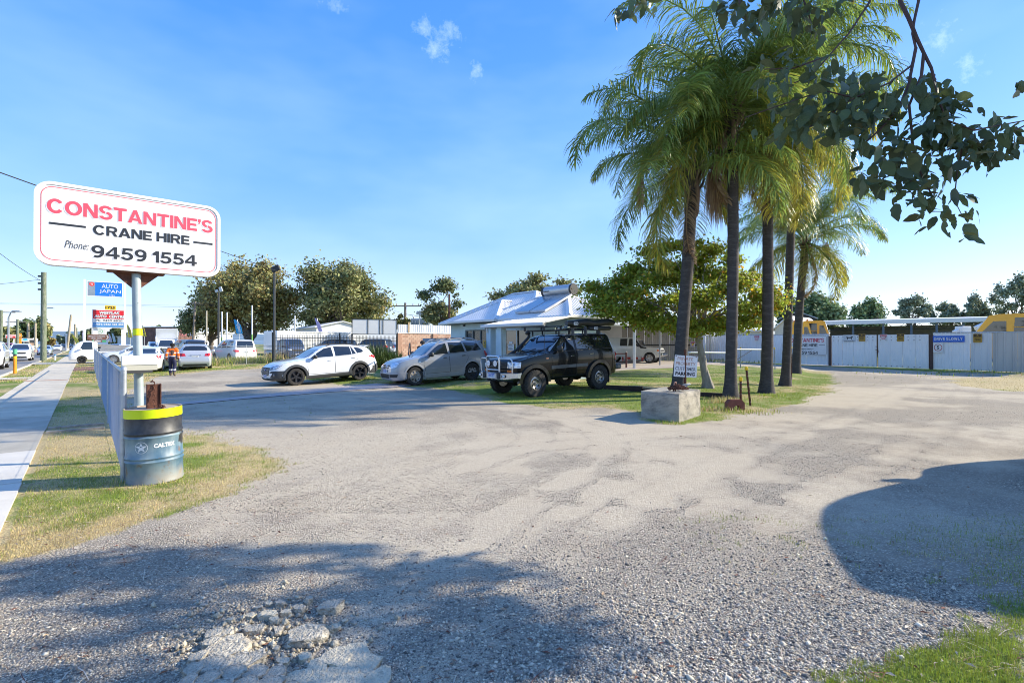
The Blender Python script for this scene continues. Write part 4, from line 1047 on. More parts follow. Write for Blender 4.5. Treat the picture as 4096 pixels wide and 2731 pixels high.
 def arc(y0,y1,z0,z1,x0,x1,rc=.09):
  pts=[c.P(x0,y0,z0)]
  for k in range(5):
   a=PI/2*k/4;sgy=1 if y1>y0 else-1
   pts.append(c.P(x1,y0+sgy*rc*(1-math.cos(a)),z1-rc+rc*math.sin(a)))
  return pts
 left=arc(-.34,0,.80,1.30,-.20,-.20);right=[Vector((p.x,-p.y,p.z))for p in reversed(left)]
 hoop(left+right)
 for sg in(1,-1):
  o_=[c.P(-.08,sg*.84,.80),c.P(-.08,sg*.86,1.10),c.P(-.08,sg*.84,1.18),c.P(-.09,sg*.77,1.225),c.P(-.14,sg*.6,1.23),c.P(-.19,sg*.34,1.23)]
  hoop(o_,.026)
 hoop([c.P(-.2,-.34,.88),c.P(-.2,.34,.88)],.024)
 hp.build('bar_hoop',alu,bb,smooth=60)
 for sg in(1,-1):pd=MB();pd.cbox(c.P(-.285,sg*.38,.72),(.05,.15,.22),.02);pd.build('bar_overrider',M_BLACK,bb)
 for sg in(1,-1):
  fl=MB();fl.cbox(c.P(-.255,sg*.62,.70),(.03,.20,.09),.01);fl.build('bar_slot',M_UNDER,bb)
  fl=MB();fl.cbox(c.P(-.262,sg*.16,.585),(.03,.22,.05),.008);fl.build('bar_slot',M_UNDER,bb)
  fl=MB();fl.cbox(c.P(-.275,sg*.64,.70),(.02,.13,.05),.008);fl.build('bar_lamp',M_LAMP,bb)
 F=frame(c.P(-.288,0,.71),Vector((0,1,0)))
 pm=MB();pm.prism(rrect(-.19,-.07,.19,.07,.012,2),0,.012,F);pl=pm.build('number_plate',M_PLATEW,c.root)
 t=MB();add_text(t,'1HFW-815',F,-.165,-.05,.33,.075,-.003,.012);t.prism([(-.18,.035),(.18,.035),(.18,.06),(-.18,.06)],-.003,0,F);t.build('plate_lettering',M_PLATETX,pl)
 for y in(.19,-.19):
  sl=MB();Mx=Matrix.Rotation(R(90),3,'Y');cc=c.P(-.23,y,1.08)
  sl.lathe([(.001,-.09),(.06,-.085),(.108,-.02),(.112,.02),(.10,.024)],22,Mx,cc);s0=sl.build('spot_lamp',M_BLACK,bb,smooth=40)
  s2=MB();s2.lathe([(.10,.018),(.095,.026),(.001,.03)],22,Mx,cc)
  for k in range(14):
   a=2.4*k;rr_=.085*math.sqrt((k+.5)/14);s2.lathe([(.014,.028),(.010,.036),(.001,.038)],8,Mx,cc+Vector((0,rr_*math.cos(a),rr_*math.sin(a))))
  s2.build('lamp_glass',mat('spot_glass',(.8,.82,.85),.1,.2,var=.3,scale=50,coat=1),bb,smooth=40)if False else s2.build('lamp_glass',M_LAMP,bb,smooth=40)
 sn=MB()
 sn.tube([c.P(.95,-.90,1.22),c.P(1.2,-.93,1.30),c.P(1.46,-.93,1.42),c.P(1.75,-.86,1.68),c.P(1.92,-.82,1.84),c.P(1.95,-.82,1.93)],[.04,.05,.055,.05,.05,.05],8)
 sn.cbox(c.P(1.90,-.82,2.0),(.20,.15,.13),.045);sn.build('snorkel',M_BLACK,c.root,smooth=50)
 c.mirror(1.72,1.42,M_BLACK,(.12,.21,.20))
 rbm=MB();rbm.cbox(c.P(4.74,0,.72),(.26,1.72,.20),.05);rbm.build('rear_bumper',mat('worn_bumper',(.18,.18,.18),.5,.3),c.root)
 ax=MB()
 for xw in(c.xf,c.xr):
  ax.tube([c.P(xw,-.7,.42),c.P(xw,.7,.42)],.05,8);ax.lathe([(.001,-.16),(.12,-.12),(.15,0),(.12,.12),(.001,.16)],12,Matrix.Rotation(R(90),3,'X'),c.P(xw,-.15,.42))
 ax.tube([c.P(.3,.4,.5),c.P(4.3,.4,.55)],.05,6);ax.tube([c.P(.3,-.4,.5),c.P(4.3,-.4,.55)],.05,6);ax.cbox(c.P(2.1,0,.48),(.8,.3,.2),.05)
 ax.build('axle',M_UNDER,c.root,smooth=50)
 c.wheels(rim=mat('dirty_chrome_wheel',(.42,.40,.37),.35,.8,var=.2,dirt=(.12,.08,.05),dirt_lo=.48,dirt_hi=.75,dscale=6),spokes=6,rr=.52,kind='dish',track=.84)
 rk=empty('roof_rack');rk.parent=c.root
 mb=MB()
 for sg in(1,-1):
  mb.cbox(c.P(2.95,sg*.64,2.06),(2.5,.05,.04),.01)
  for x in(2.0,2.45,3.1,3.8):mb.cbox(c.P(x,sg*.68,1.97),(.06,.03,.18),.008)
 mb.build('rack_rail',M_BLACK,rk)
 for k in range(7):
  s1=MB();s1.cbox(c.P(1.78+k*.4,0,2.075),(.09,1.38,.025),.006);s1.build('rack_slat',M_BLACK,rk)
 for k in range(2):
  s1=MB();s1.cbox(c.P(1.55+k*.75,-.05-k*.1,2.2),(.09,1.3,.04),.01);s1.cbox(c.P(1.55+k*.75,.45,2.14),(.06,.05,.16),.006);s1.cbox(c.P(1.55+k*.75,-.55,2.14),(.06,.05,.16),.006);s1.build('cross_bar',M_BLACK,rk)
 for x in(2.5,3.1,3.75):
  br=MB();br.cbox(c.P(x,.82,2.02),(.05,.12,.30),.008)
  if x==2.5:br.cbox(c.P(2.5,.84,2.17),(.30,.03,.14),.01)
  br.build('awning_bracket',mat('bracket_grey',(.09,.09,.09),.5,.3),rk)
 aw=MB();pts=[]
 for k in range(13):
  x=2.15+2.25*k/12;pts.append(c.P(x,.90,2.29-.02*math.sin(k*1.1)))
 aw.tube(pts,[.085,.115]+[.12+.006*math.sin(k*2.3)for k in range(10)]+[.095],10)
 awo=aw.build('awning_bag',mat('black_vinyl',(.018,.019,.022),.38,var=.25,scale=6,bump=1.2,bscale=9),rk,smooth=60)
 F=frame(c.P(2.47,1.018,2.27),Vector((-1,0,0)))
 t=MB();t.mi=0;t.prism(rrect(-.10,-.05,.10,.05,.03,3),-.004,0.01,F);t.mi=1;add_text(t,'XTM',F,-.075,-.03,.15,.06,-.008,.02)
 t.build('bag_logo',[mat('logo_white',(.75,.75,.75),.6),M_BLACK],rk)
 a2=MB();a2.tube([c.P(3.15,.93,2.10),c.P(3.2,.93,2.10),c.P(4.15,.93,2.09),c.P(4.2,.93,2.09)],[.06,.075,.075,.06],10);a2.build('awning_bag',M_BLACK,rk,smooth=60)
 F=frame(c.P(3.42,1.008,2.10),Vector((-1,0,0)))
 t=MB();t.prism(rrect(-.09,-.045,.09,.045,.02,3),-.004,0.01,F);t.mi=1;add_text(t,'XTM',F,-.07,-.028,.14,.056,-.008,.02)
 t.build('bag_logo',[_mats['logo_white'],M_BLACK],rk)
 tb=MB();tb.tube([c.P(2.3,.6,2.17),c.P(3.6,.6,2.17)],.02,6);tb.tube([c.P(2.2,.3,2.12),c.P(4.2,.3,2.12)],.04,8);tb.build('rack_pole',M_CHROME,rk,smooth=50)
 return c
 # the front corner: pole sign, letterbox, drum, fences
M_WHITEP=mat('white_sign_face',(.72,.72,.715),.35,var=.04,dirt=(.62,.61,.58),dirt_lo=.55,dirt_hi=.8,dscale=1.2)
M_WHITE=mat('white_paint',(.78,.78,.77),.5,var=.06)
M_LRED=mat('sign_red',(.72,.075,.12),.5,var=.04)
M_LRED2=mat('sign_dark_red',(.55,.03,.06),.5,var=.04)
M_LBLK=mat('sign_black',(.018,.022,.03),.5,var=.0)
M_SHADOWTXT=mat('letter_drop_grey',(.68,.67,.69),.5,var=0)
M_GALV=mat('galvanised_steel',(.42,.45,.47),.5,.55,var=.14,scale=9,dirt=(.30,.31,.31),dscale=7)
M_RUST=mat('rusty_steel',(.13,.052,.032),.85,.2,var=.35,scale=9,bump=.8,bscale=40,dirt=(.22,.085,.04),dscale=6)
M_YELT=mat('yellow_reflective_tape',(.62,.74,.0),.4,var=.03)
M_YCAP=mat('yellow_cap',(.80,.52,.01),.4,var=.05)
M_WIRE=mat('galvanised_wire',(.36,.365,.37),.5,.5,var=.1)
def main_sign():
 s=empty('pole_sign',UV(*toUV((-5.30,7.2)),0),label='tall white rounded sign with red and black lettering on a grey steel pole',cat='sign')
 base=Vector(s.location)
 L_=Vector((-6.10,6.52,0));R_=Vector((-4.545,7.92,0));Wd=(R_-L_).length
 o=Vector((L_.x,L_.y,2.69));F=frame(o-base,(R_-L_))
 H=1.06;D=.24
 mb=MB();mb.prism(rrect(0,0,Wd,H,.17,8),.0,D,F);pan=mb.build('sign_box',mat('sign_casing',(.74,.73,.71),.5,var=.05),s,smooth=30)
 fm=MB();out=rrect(-.012,-.012,Wd+.012,H+.012,.18,8);inn=rrect(.028,.028,Wd-.028,H-.028,.145,8)
 n=len(out);vs=[F@Vector((x,-.016,z))for x,z in out]+[F@Vector((x,-.016,z))for x,z in inn]+[F@Vector((x,.05,z))for x,z in out]+[F@Vector((x,-.002,z))for x,z in inn]
 fs=[]
 for i in range(n):
  j=(i+1)%n;fs+=[(i,j,n+j,n+i),(2*n+i,2*n+j,j,i),(n+i,n+j,3*n+j,3*n+i)]
 fm.add(vs,fs);fm.build('sign_rim',M_WHITE,s,smooth=30)
 fc=MB();fc.prism(rrect(.03,.03,Wd-.03,H-.03,.143,8),-.006,-.001,F);face=fc.build('sign_face',M_WHITEP,s)
 ln=MB()
 a=rrect(.052,.052,Wd-.052,H-.052,.128,8);b=rrect(.060,.060,Wd-.060,H-.060,.12,8);n=len(a)
 ln.add([F@Vector((x,-.0085,z))for x,z in a]+[F@Vector((x,-.0085,z))for x,z in b],[(i,(i+1)%n,n+(i+1)%n,n+i)for i in range(n)])
 ln.build('border_line',M_LRED,face)
 def T(body,x,z,w,h,m,drop=True):
  if drop:
   t=MB();heavy(t,body,F,x-.011,z-.013,w,h,-.0085);t.build('lettering',M_SHADOWTXT,face)
  t=MB();heavy(t,body,F,x,z,w,h,-.0105);t.build('lettering',m,face)
 T('CONSTANTINE’S',.112,.665,Wd*.902,.185,M_LRED)
 T('CRANE HIRE',.575,.445,Wd*.535,.132,M_LBLK,False)
 T('9459 1554',.555,.135,Wd*.590,.165,M_LBLK)
 t=MB();add_text(t,'Phone:',F,.285,.225,Wd*.118,.10,-.0105,-.008,.32);t.build('lettering',M_LBLK,face)
 bar=MB();bar.prism([(.135,.517),(.500,.517),(.500,.543),(.135,.543)],-.0105,-.007,F);bar.prism([(Wd*.835,.482),(Wd*.955,.482),(Wd*.955,.508),(Wd*.835,.508)],-.0105,-.007,F);bar.build('rule_bar',M_LBLK,face)
 pc=Vector((L_+(R_-L_)*.505))+U*(D/2);pc.z=0
 Fb=frame(pc+Vector((0,0,2.69))-base,(R_-L_))
 br=MB();br.prism([(-.33,0),(.33,0),(.33,-.035),(-.33,-.035)],-.09,.09,Fb);br.prism([(-.27,-.036),(.27,-.036),(.05,-.24),(-.05,-.24)],-.008,.008,Fb);br.build('bracket',M_RUST,s)
 foot=at(564,1700,7.2);foot.z=0.0
 top=pc+Vector((0,0,2.65))
 po=MB();po.cyl(foot-base,top-base,.056,.056,20);po.build('pole',mat('pale_blue_grey_pole',(.34,.40,.41),.55,.15,var=.12,scale=6,dirt=(.16,.17,.17),dirt_lo=.62,dirt_hi=.72,dscale=14),s,smooth=40)
 ax=(top-foot)
 def onp(z):return foot+ax*((z-foot.z)/ax.z)
 tp=MB();tp.cyl(onp(1.775)-base,onp(1.86)-base,.0585,.0585,20,False);tp.build('reflective_band',M_YELT,s,smooth=40)
 tp=MB();tp.cyl(onp(1.765)-base,onp(1.87)-base,.0572,.0572,20,False);tp.build('band_edge',mat('orange_tape',(.6,.25,.01),.5),s,smooth=40)
 lb=empty('letterbox',onp(1.29),label='cream metal letterbox with sloping lid fixed to the sign pole',cat='letterbox')
 Fl=frame(Vector((0,0,0)),(R_-L_))@Matrix.Translation((-.01,-.28,0))
 c=MB()
 prof=[(-.02,.0),(-.05,.08),(-.03,.17),(.12,.20),(.18,.18),(.18,.0)]
 Lw=.195
 vs=[Fl@Vector((sx*Lw,y,z))for sx in(-1,1)for y,z in prof]
 n=len(prof)
 c.add(vs,[tuple(range(n))[::-1],tuple(range(n,2*n))]+[(i,(i+1)%n,n+(i+1)%n,n+i)for i in range(n)])
 c.build('box',mat('cream_paint',(.74,.70,.58),.5,var=.04),lb)
 fold=MB();fold.add([Fl@Vector((sx*(Lw+.004),y,z))for sx in(-1,1)for y,z in((-.052,.078),(-.032,.172),(-.036,.172),(-.056,.078))],[(0,4,5,1),(1,5,6,2),(2,6,7,3),(3,7,4,0),(0,1,2,3),(4,7,6,5)]);fold.build('flap',mat('cream_paint_flap',(.78,.74,.63),.5,var=.03),lb)
 un=MB();un.box(Fl@Vector((-.03,.10,-.02)),(Lw*1.75,.24,.04),Fl.to_3x3());un.build('tray',M_UNDER if False else mat('dark_tray',(.05,.05,.05),.7),lb)
main_sign()
M_DRUM=None
def drum():
 ctr=Vector((-4.36,6.25,0));r=.29;H=.885
 d=empty('oil_drum',ctr,label='faded blue and black steel drum with a yellow tape band, beside the fence post',cat='drum')
 tilt=Matrix.Rotation(R(1.2),4,'X')@Matrix.Rotation(R(-1.0),4,'Y')
 m=bpy.data.materials.new('drum_paint');m.use_nodes=True;n,l=m.node_tree.nodes,m.node_tree.links
 b=n['Principled BSDF'];tc=n.new('ShaderNodeTexCoord');sp=n.new('ShaderNodeSeparateXYZ');l.new(tc.outputs['Object'],sp.inputs[0])
 def noise(sc,det=6,vec=None):
  t=n.new('ShaderNodeTexNoise');t.inputs['Scale'].default_value=sc;t.inputs['Detail'].default_value=det;l.new(vec or tc.outputs['Object'],t.inputs['Vector']);return t.outputs['Fac']
 def mr(f,a,c,lo=0,hi=1):
  t=n.new('ShaderNodeMapRange');t.inputs[1].default_value=a;t.inputs[2].default_value=c;t.inputs[3].default_value=lo;t.inputs[4].default_value=hi;l.new(f,t.inputs[0]);return t.outputs[0]
 def mix(f,a,c):
  t=n.new('ShaderNodeMix');t.data_type='RGBA'
  if isinstance(f,float):t.inputs['Factor'].default_value=f
  else:l.new(f,t.inputs['Factor'])
  for k,q in(('A',a),('B',c)):
   if isinstance(q,tuple):t.inputs[k].default_value=(*q,1)
   else:l.new(q,t.inputs[k])
  return t.outputs['Result']
 def add(a,c):
  t=n.new('ShaderNodeMath');t.operation='ADD';l.new(a,t.inputs[0])
  if isinstance(c,float):t.inputs[1].default_value=c
  else:l.new(c,t.inputs[1])
  return t.outputs[0]
 mp=n.new('ShaderNodeMapping');mp.inputs['Scale'].default_value=(9,9,1.2);l.new(tc.outputs['Object'],mp.inputs[0])
 blue=mix(mr(noise(4.5),.35,.66),(.055,.13,.20),(.20,.29,.33))
 blue=mix(mr(noise(1.0,6,mp.outputs[0]),.5,.72,0,.6),blue,(.27,.33,.35))
 rust=noise(7,8);blue=mix(mr(rust,.60,.70),blue,(.16,.09,.05))
 dust=add(mr(sp.outputs['Z'],.30,0.0,0,.8),mr(noise(6),.3,.7,-.25,.25));blue=mix(mr(dust,.2,.9,0,.8),blue,(.30,.26,.20))
 blk=mix(mr(noise(12),.4,.7),(.022,.023,.026),(.05,.052,.056))
 edge=add(sp.outputs['Z'],mr(noise(3.0,3),.3,.7,-.012,.012));col=mix(mr(edge,.555,.575),blue,blk)
 sm=n.new('ShaderNodeVectorMath');sm.operation='DISTANCE';l.new(tc.outputs['Object'],sm.inputs[0]);sm.inputs[1].default_value=(.268,.105,.50)
 col=mix(mr(add(sm.outputs['Value'],mr(noise(14,4),.3,.7,-.03,.03)),.10,.075),col,blk)
 l.new(col,b.inputs['Base Color']);b.inputs['Roughness'].default_value=.48
 bp=n.new('ShaderNodeBump');bp.inputs['Strength'].default_value=.3;bp.inputs['Distance'].default_value=.01;l.new(noise(5,3),bp.inputs['Height']);l.new(bp.outputs[0],b.inputs['Normal'])
 pr=[(.001,.0),(r-.004,.0),(r+.004,.006),(r+.004,.02),(r,.028)]
 for zc in(.285,.575):
  pr+=[(r,zc-.045),(r+.010,zc-.032),(r+.012,zc-.022),(r+.001,zc-.006),(r+.001,zc+.006),(r+.012,zc+.022),(r+.010,zc+.032),(r,zc+.045)]
 pr+=[(r,H-.03),(r+.004,H-.022),(r+.004,H)]
 mb=MB();mb.lathe(pr,56);mb.build('drum_body',m,d,smooth=40,M=tilt)
 lid=MB();lid.lathe([(r+.004,H),(r-.008,H-.001),(r-.012,H-.012),(r-.05,H-.016),(.001,H-.014)],48);lid.build('drum_lid',mat('sandy_lid',(.42,.34,.25),.9,var=.15,scale=8,dirt=(.28,.14,.07),dirt_lo=.55,dirt_hi=.7,dscale=7),d,smooth=40,M=tilt)
 tp=MB();tp.lathe([(r+.0062,H-.105),(r+.0062,H-.002)],56);tp.build('reflective_band',M_YELT,d,smooth=40,M=tilt)
 ca=math.atan2(-1,.30)
 a_mid=math.atan2(-ctr.y,-ctr.x)
 def wrap(x,z,y):a=a_mid+.02+x/r;return Vector(((r+.002-y*.25)*math.cos(a),(r+.002-y*.25)*math.sin(a),z))
 cx,cz,sr=-.135,.445,.068
 t=MB()
 ring_o=disc2(cx,cz,sr,40);ring_i=disc2(cx,cz,sr*.93,40)
 t.add([wrap(x,z,-.004)for x,z in ring_o]+[wrap(x,z,-.004)for x,z in ring_i],[(i,(i+1)%40,40+(i+1)%40,40+i)for i in range(40)])
 star=[]
 for k in range(10):
  a=R(90+36*k);q=sr*(.90 if k%2==0 else .38);star.append((cx+q*math.cos(a),cz+q*math.sin(a)))
 inner=[star[k]for k in range(1,10,2)]
 t.add([wrap(x,z,-.0045)for x,z in inner],[(0,1,2,3,4)])
 for k in range(0,10,2):t.add([wrap(*star[k],-.0045),wrap(*star[(k+1)%10],-.0045),wrap(*star[k-1],-.0045)],[(0,1,2)])
 t.build('star_mark',mat('mark_white',(.72,.74,.75),.6,var=.08,scale=30),d,M=tilt)
 c2=MB();c2.add([wrap(x,z,-.008)for x,z in((cx-.020,cz+.004),(cx+.014,cz+.006),(cx-.004,cz+.020))],[(0,1,2)]);c2.build('star_cut',mat('mark_blue',(.10,.17,.22),.6),d,M=tilt)
 t=MB();add_text(t,'CALTEX',None,-.012,.432,.225,.050,-.004,.05,0,wrap);t.build('drum_lettering',_mats['mark_white'],d,M=tilt)
 st=empty('steel_channel',ctr+Vector((.0,.02,H-.014)),label='rusty steel channel standing upright in the drum top',cat='steel channel')
 F=frame((0,0,0),V)@Matrix.Translation((-.03,0,0))
 mb=MB()
 for(x0,y0,x1,y1)in((-.075,-.06,-.065,.06),(.065,-.02,.075,.10),(-.065,.0,.065,.012)):
  mb.box(F@Vector(((x0+x1)/2,(y0+y1)/2,.145)),(x1-x0,y1-y0,.29),F.to_3x3())
 mb.box(F@Vector((-.02,-.055,.14)),(.10,.01,.28),F.to_3x3())
 mb.build('channel_section',M_RUST,st)
 chain('chain',[ctr+Vector(p)+Vector((0,0,H))for p in[(-.06,.0,.30),(-.02,-.03,.315),(.02,-.05,.29),(.035,-.075,.15),(.04,-.09,.03),(.09,-.10,.0),(.15,-.06,.0),(.16,-.12,.005),(.10,-.14,.0),(.06,-.11,.02),(.12,-.07,.025),(.17,-.10,.02),(.12,-.13,.02)]],.016,'rusty chain coiled on the drum top beside the steel channel')
def chain(name,pts,s,label,n_per=None):
 """links strung along a path"""
 o=empty(name,pts[0],label=label,cat='chain')
 P=[Vector(p)for p in pts];seg=[(P[i+1]-P[i]).length for i in range(len(P)-1)];tot=sum(seg);step=s*1.9;n=int(tot/step)
 lm=MB()
 for k in range(12):
  pass
 loop=[]
 for k in range(12):
  a=2*PI*k/12;loop.append((math.cos(a)*s*.62+(s*.62 if math.cos(a)>0 else-s*.62),math.sin(a)*s*.62,0))
 lm.tube(loop+[loop[0]],s*.24,5,False)
 me=None
 for i in range(n):
  d=(i+.5)*step;j=0
  while j<len(seg)-1 and d>seg[j]:d-=seg[j];j+=1
  p=P[j].lerp(P[j+1],d/seg[j]);t=(P[j+1]-P[j]).normalized()
  q=t.to_track_quat('X','Z')@Quaternion((1,0,0),R(90)*(i%2)+rng.uniform(-.4,.4))
  if me is None:
   l0=lm.build('link',M_RUST,o,smooth=60);me=l0.data
  else:
   l0=bpy.data.objects.new('link',me);COL.objects.link(l0);l0.parent=o
  l0.location=p-Vector(pts[0])+Vector((0,0,.004*rng.uniform(0,1)));l0.rotation_mode='QUATERNION';l0.rotation_quaternion=q
 return o
drum()
def chainlink(name,a,b,posts,H,label,wire=.0014,mesh=.055,group=None,top=True,postr=.024,endr=.03):
 """a: (u, v) start, b: (u, v) end; posts: distances along; real crossing wires"""
 A=Vector(UV(*a));B=Vector(UV(*b));L=(B-A).length;d=(B-A).normalized()
 o=empty(name,A,label=label,cat='fence',group=group)
 def P(s,z):p=A+d*s;return Vector((p.x,p.y,tzf(p.x,p.y)+z))-A
 for k,s in enumerate(posts):
  mb=MB();r=endr if k==0 else postr
  mb.cyl(P(s,-.05),P(s,H+(.02 if k==0 else 0)),r,r,12);mb.lathe([(r*1.12,0),(r*1.12,.03),(r*.6,.05),(.001,.055)],12,None,P(s,H-.0))
  mb.build('post',M_GALV,o,smooth=40)
 if top:
  mb=MB();npt=max(2,int(L/2));mb.tube([P(posts[0]+(posts[-1]-posts[0])*k/npt,H-.02)for k in range(npt+1)],.021,8);mb.build('top_rail',M_GALV,o,smooth=50)
 h0,h1=.04,H-.03;hh=h1-h0;step=mesh*math.sqrt(2)
 vs,fs=[],[]
 nrm=Vector((-d.y,d.x,0))
 n=int((L+hh)/step)
 for sg in(1,-1):
  for k in range(n):
   s0=-hh+k*step
   sa,sb=max(0,s0),min(L,s0+hh)
   if sb-sa<.02:continue
   za,zb=h0+(sa-s0),h0+(sb-s0)
   if sg<0:za,zb=h1-(sa-s0),h1-(sb-s0)
   kk=max(1,int((sb-sa)/1.0))if False else 1
   p,q=P(sa,za),P(sb,zb);t=(q-p).normalized();side=t.cross(nrm).normalized()
   i=len(vs)
   for c in(p,q):
    for ang in(90,210,330):vs.append(c+nrm*(wire*math.sin(R(ang))+sg*wire*.9)+side*wire*math.cos(R(ang)))
   for e in range(3):fs.append((i+e,i+(e+1)%3,i+3+(e+1)%3,i+3+e))
 mb=MB();mb.add(vs,fs);w=mb.build('wire_mesh',M_WIRE,o);w['kind']='stuff'
 for z in(h0,hh*.5,h1):
  t=MB();t.tube([P(0,z),P(L,z)],wire*1.3,4);t.build('line_wire',M_WIRE,o)
 return o
chainlink('chain_link_fence',(7.72,.36),(41.2,.46),[0,5.9,11.9,17.9,23.9,29.4,33.45],1.33,'galvanised chain link fence running along the footpath away from the drum')
chainlink('chain_link_fence',(41.3,.46),(41.0,18.6),[0,5.2,8.6,13.0,18.0],1.36,'galvanised chain link fence across the back of the dry grass behind the silver hatchback',wire=.0022)
# house, carport, yard fences
M_ROOF=mat('pale_metal_roof',(.76,.76,.75),.5,.0,var=.05,scale=1.5)
M_FASCIA=mat('white_fascia',(.70,.70,.69),.5,var=.04)
M_SOFFIT=mat('grey_soffit',(.30,.31,.31),.7,var=.06)
M_WALLB=mat('pale_blue_render',(.52,.645,.70),.85,var=.06,scale=2.5,bump=.4,bscale=30)
M_WALLW=mat('white_render',(.72,.72,.70),.85,var=.06,scale=1.5,bump=.3,bscale=30)
M_FRAME=mat('grey_window_frame',(.20,.21,.21),.5,.3)
M_SCREEN=mat('security_screen',(.055,.06,.06),.45,.2,var=.25,scale=30)
HO=Vector(UV(24.2,15.6));HZ=.20
HM=Matrix(((-U.x,V.x,0,HO.x),(-U.y,V.y,0,HO.y),(0,0,1,HZ),(0,0,0,1)))
house=empty('house',(0,0,0),label='pale blue single storey house with white hipped metal roof and solar water heater',cat='house');house.matrix_world=HM
def hroof(name,s0,s1,t0,t1,ze,pitch,ridge):
 """hip roof of ribbed sheets over a rectangle; the ridge runs along 's' or 't'; the ribs are real upstands"""
 if ridge=='s':
  hw=(t1-t0)/2;r0,r1=(s0+hw,(t0+t1)/2),(s1-hw,(t0+t1)/2)
 else:
  hw=(s1-s0)/2;r0,r1=((s0+s1)/2,t0+hw),((s0+s1)/2,t1-hw)
 zr=ze+hw*pitch
 A,B,C,D=Vector((s0,t0,ze)),Vector((s1,t0,ze)),Vector((s1,t1,ze)),Vector((s0,t1,ze))
 P,Q=Vector((*r0,zr)),Vector((*r1,zr))
 faces=[[A,B,Q,P],[B,C,Q],[C,D,P,Q],[D,A,P]]if ridge=='s' else[[A,B,P],[B,C,Q,P],[C,D,Q],[D,A,P,Q]]
 rf=MB()
 for f in faces:rf.add(f,[tuple(range(len(f)))])
 rf.add([A-Vector((0,0,.02)),B-Vector((0,0,.02)),C-Vector((0,0,.02)),D-Vector((0,0,.02))],[(3,2,1,0)])
 ro=rf.build(name,M_ROOF,house)
 rb=MB()
 for f in faces:
  e=(f[1]-f[0]);L=e.length;e.normalize();n=(f[1]-f[0]).cross(f[2]-f[0]).normalized();up=n.cross(e)
  hgt=[((p-f[0]).dot(e),(p-f[0]).dot(up))for p in f]
  k=.1
  while k<L:
   tops=[]
   for i in range(1,len(hgt)):
    a,b=hgt[i],hgt[(i+1)%len(hgt)]
    lo,hi=sorted((a[0],b[0]))
    if lo<=k<=hi and hi-lo>1e-6:tops.append(a[1]+(b[1]-a[1])*(k-a[0])/(b[0]-a[0]))
   tp=max(tops)if tops else 0
   if tp>.15:
    p=f[0]+e*k;q=p+up*(tp-.05);w=.018;h=n*.022
    rb.add([p-e*w,p+h,p+e*w,q-e*w,q+h,q+e*w],[(0,1,4,3),(1,2,5,4),(0,2,1)])
   k+=.2
 o=rb.build('roof_rib',M_ROOF,ro);o['kind']='stuff'
 cap=MB()
 for a,b in((A,P),(B,P if ridge=='t' else Q),(C,Q),(D,Q if ridge=='t' else P),(P,Q)):
  d=(b-a).normalized();sd=d.cross(Vector((0,0,1))).normalized()*.14
  u0=Vector((0,0,.05));dn=Vector((0,0,-.03))
  cap.add([a-sd+dn,a+u0,a+sd+dn,b-sd+dn,b+u0,b+sd+dn],[(0,1,4,3),(1,2,5,4)])
 cap.build('ridge_cap',M_FASCIA,ro)
 gt=MB()
 for a,b in((A,B),(B,C),(C,D),(D,A)):
  d=(b-a).normalized();o_=d.cross(Vector((0,0,1)))*.06;m=(a+b)/2+o_
  ang=math.atan2(d.y,d.x);gt.cbox(m-Vector((0,0,.06)),((b-a).length+.12,.11,.13),.02,Matrix.Rotation(ang,3,'Z'))
 gt.build('gutter',M_FASCIA,ro)
 sf=MB();sf.add([p-Vector((0,0,.14))for p in(A,B,C,D)],[(3,2,1,0)]);sf.build('soffit',M_SOFFIT,ro)
 return ro
ZE=2.66
hroof('roof',-1.2,6.8,.2,6.2,ZE,.553,'s')
hroof('roof',.75,4.84,-.45,5.0,ZE,.553,'t')
hroof('roof',2.6,9.6,-.3,4.5,ZE,.48,'s')
def hbox(mb,s0,s1,t0,t1,z0,z1):mb.box(((s0+s1)/2,(t0+t1)/2,(z0+z1)/2),(s1-s0,t1-t0,z1-z0))
w=MB()
hbox(w,-.75,1.2,.65,.85,-.25,ZE-.1)
hbox(w,-.75,-.55,.85,6,-.25,ZE-.1)
hbox(w,1.2,1.62,0,.2,-.25,ZE-.1);hbox(w,3.62,4.4,0,.2,-.25,ZE-.1)
hbox(w,1.62,3.62,0,.2,-.25,1.20);hbox(w,1.62,3.62,0,.2,2.20,ZE-.1)
hbox(w,1.2,1.4,.2,.65,-.25,ZE-.1)
hbox(w,4.4,4.86,.0,.2,-.25,ZE-.1);hbox(w,4.86,6.78,.0,.2,2.15,ZE-.1);hbox(w,6.78,9.2,0,.2,-.25,ZE-.1)
hbox(w,9.0,9.2,.2,1.7,-.25,ZE-.1);hbox(w,6.6,9.2,1.7,1.9,-.25,ZE-.1);hbox(w,6.6,6.8,1.9,4.3,-.25,ZE-.1)
w.build('wall',M_WALLB,house)
w=MB();w.box((1.17,.40,1.1),(.05,.4,1.6));w.build('downpipe',mat('blue_downpipe',(.10,.17,.24),.5),house)
win=empty('window');win.parent=house
mb=MB()
for s_ in(1.66,2.27,2.93,3.58):mb.cbox((s_,.08,1.70),(.06,.08,1.0),.01)
for z in(1.23,2.17):mb.cbox((2.62,.08,z),(1.86,.08,.06),.01)
mb.build('frame',M_FRAME,win)
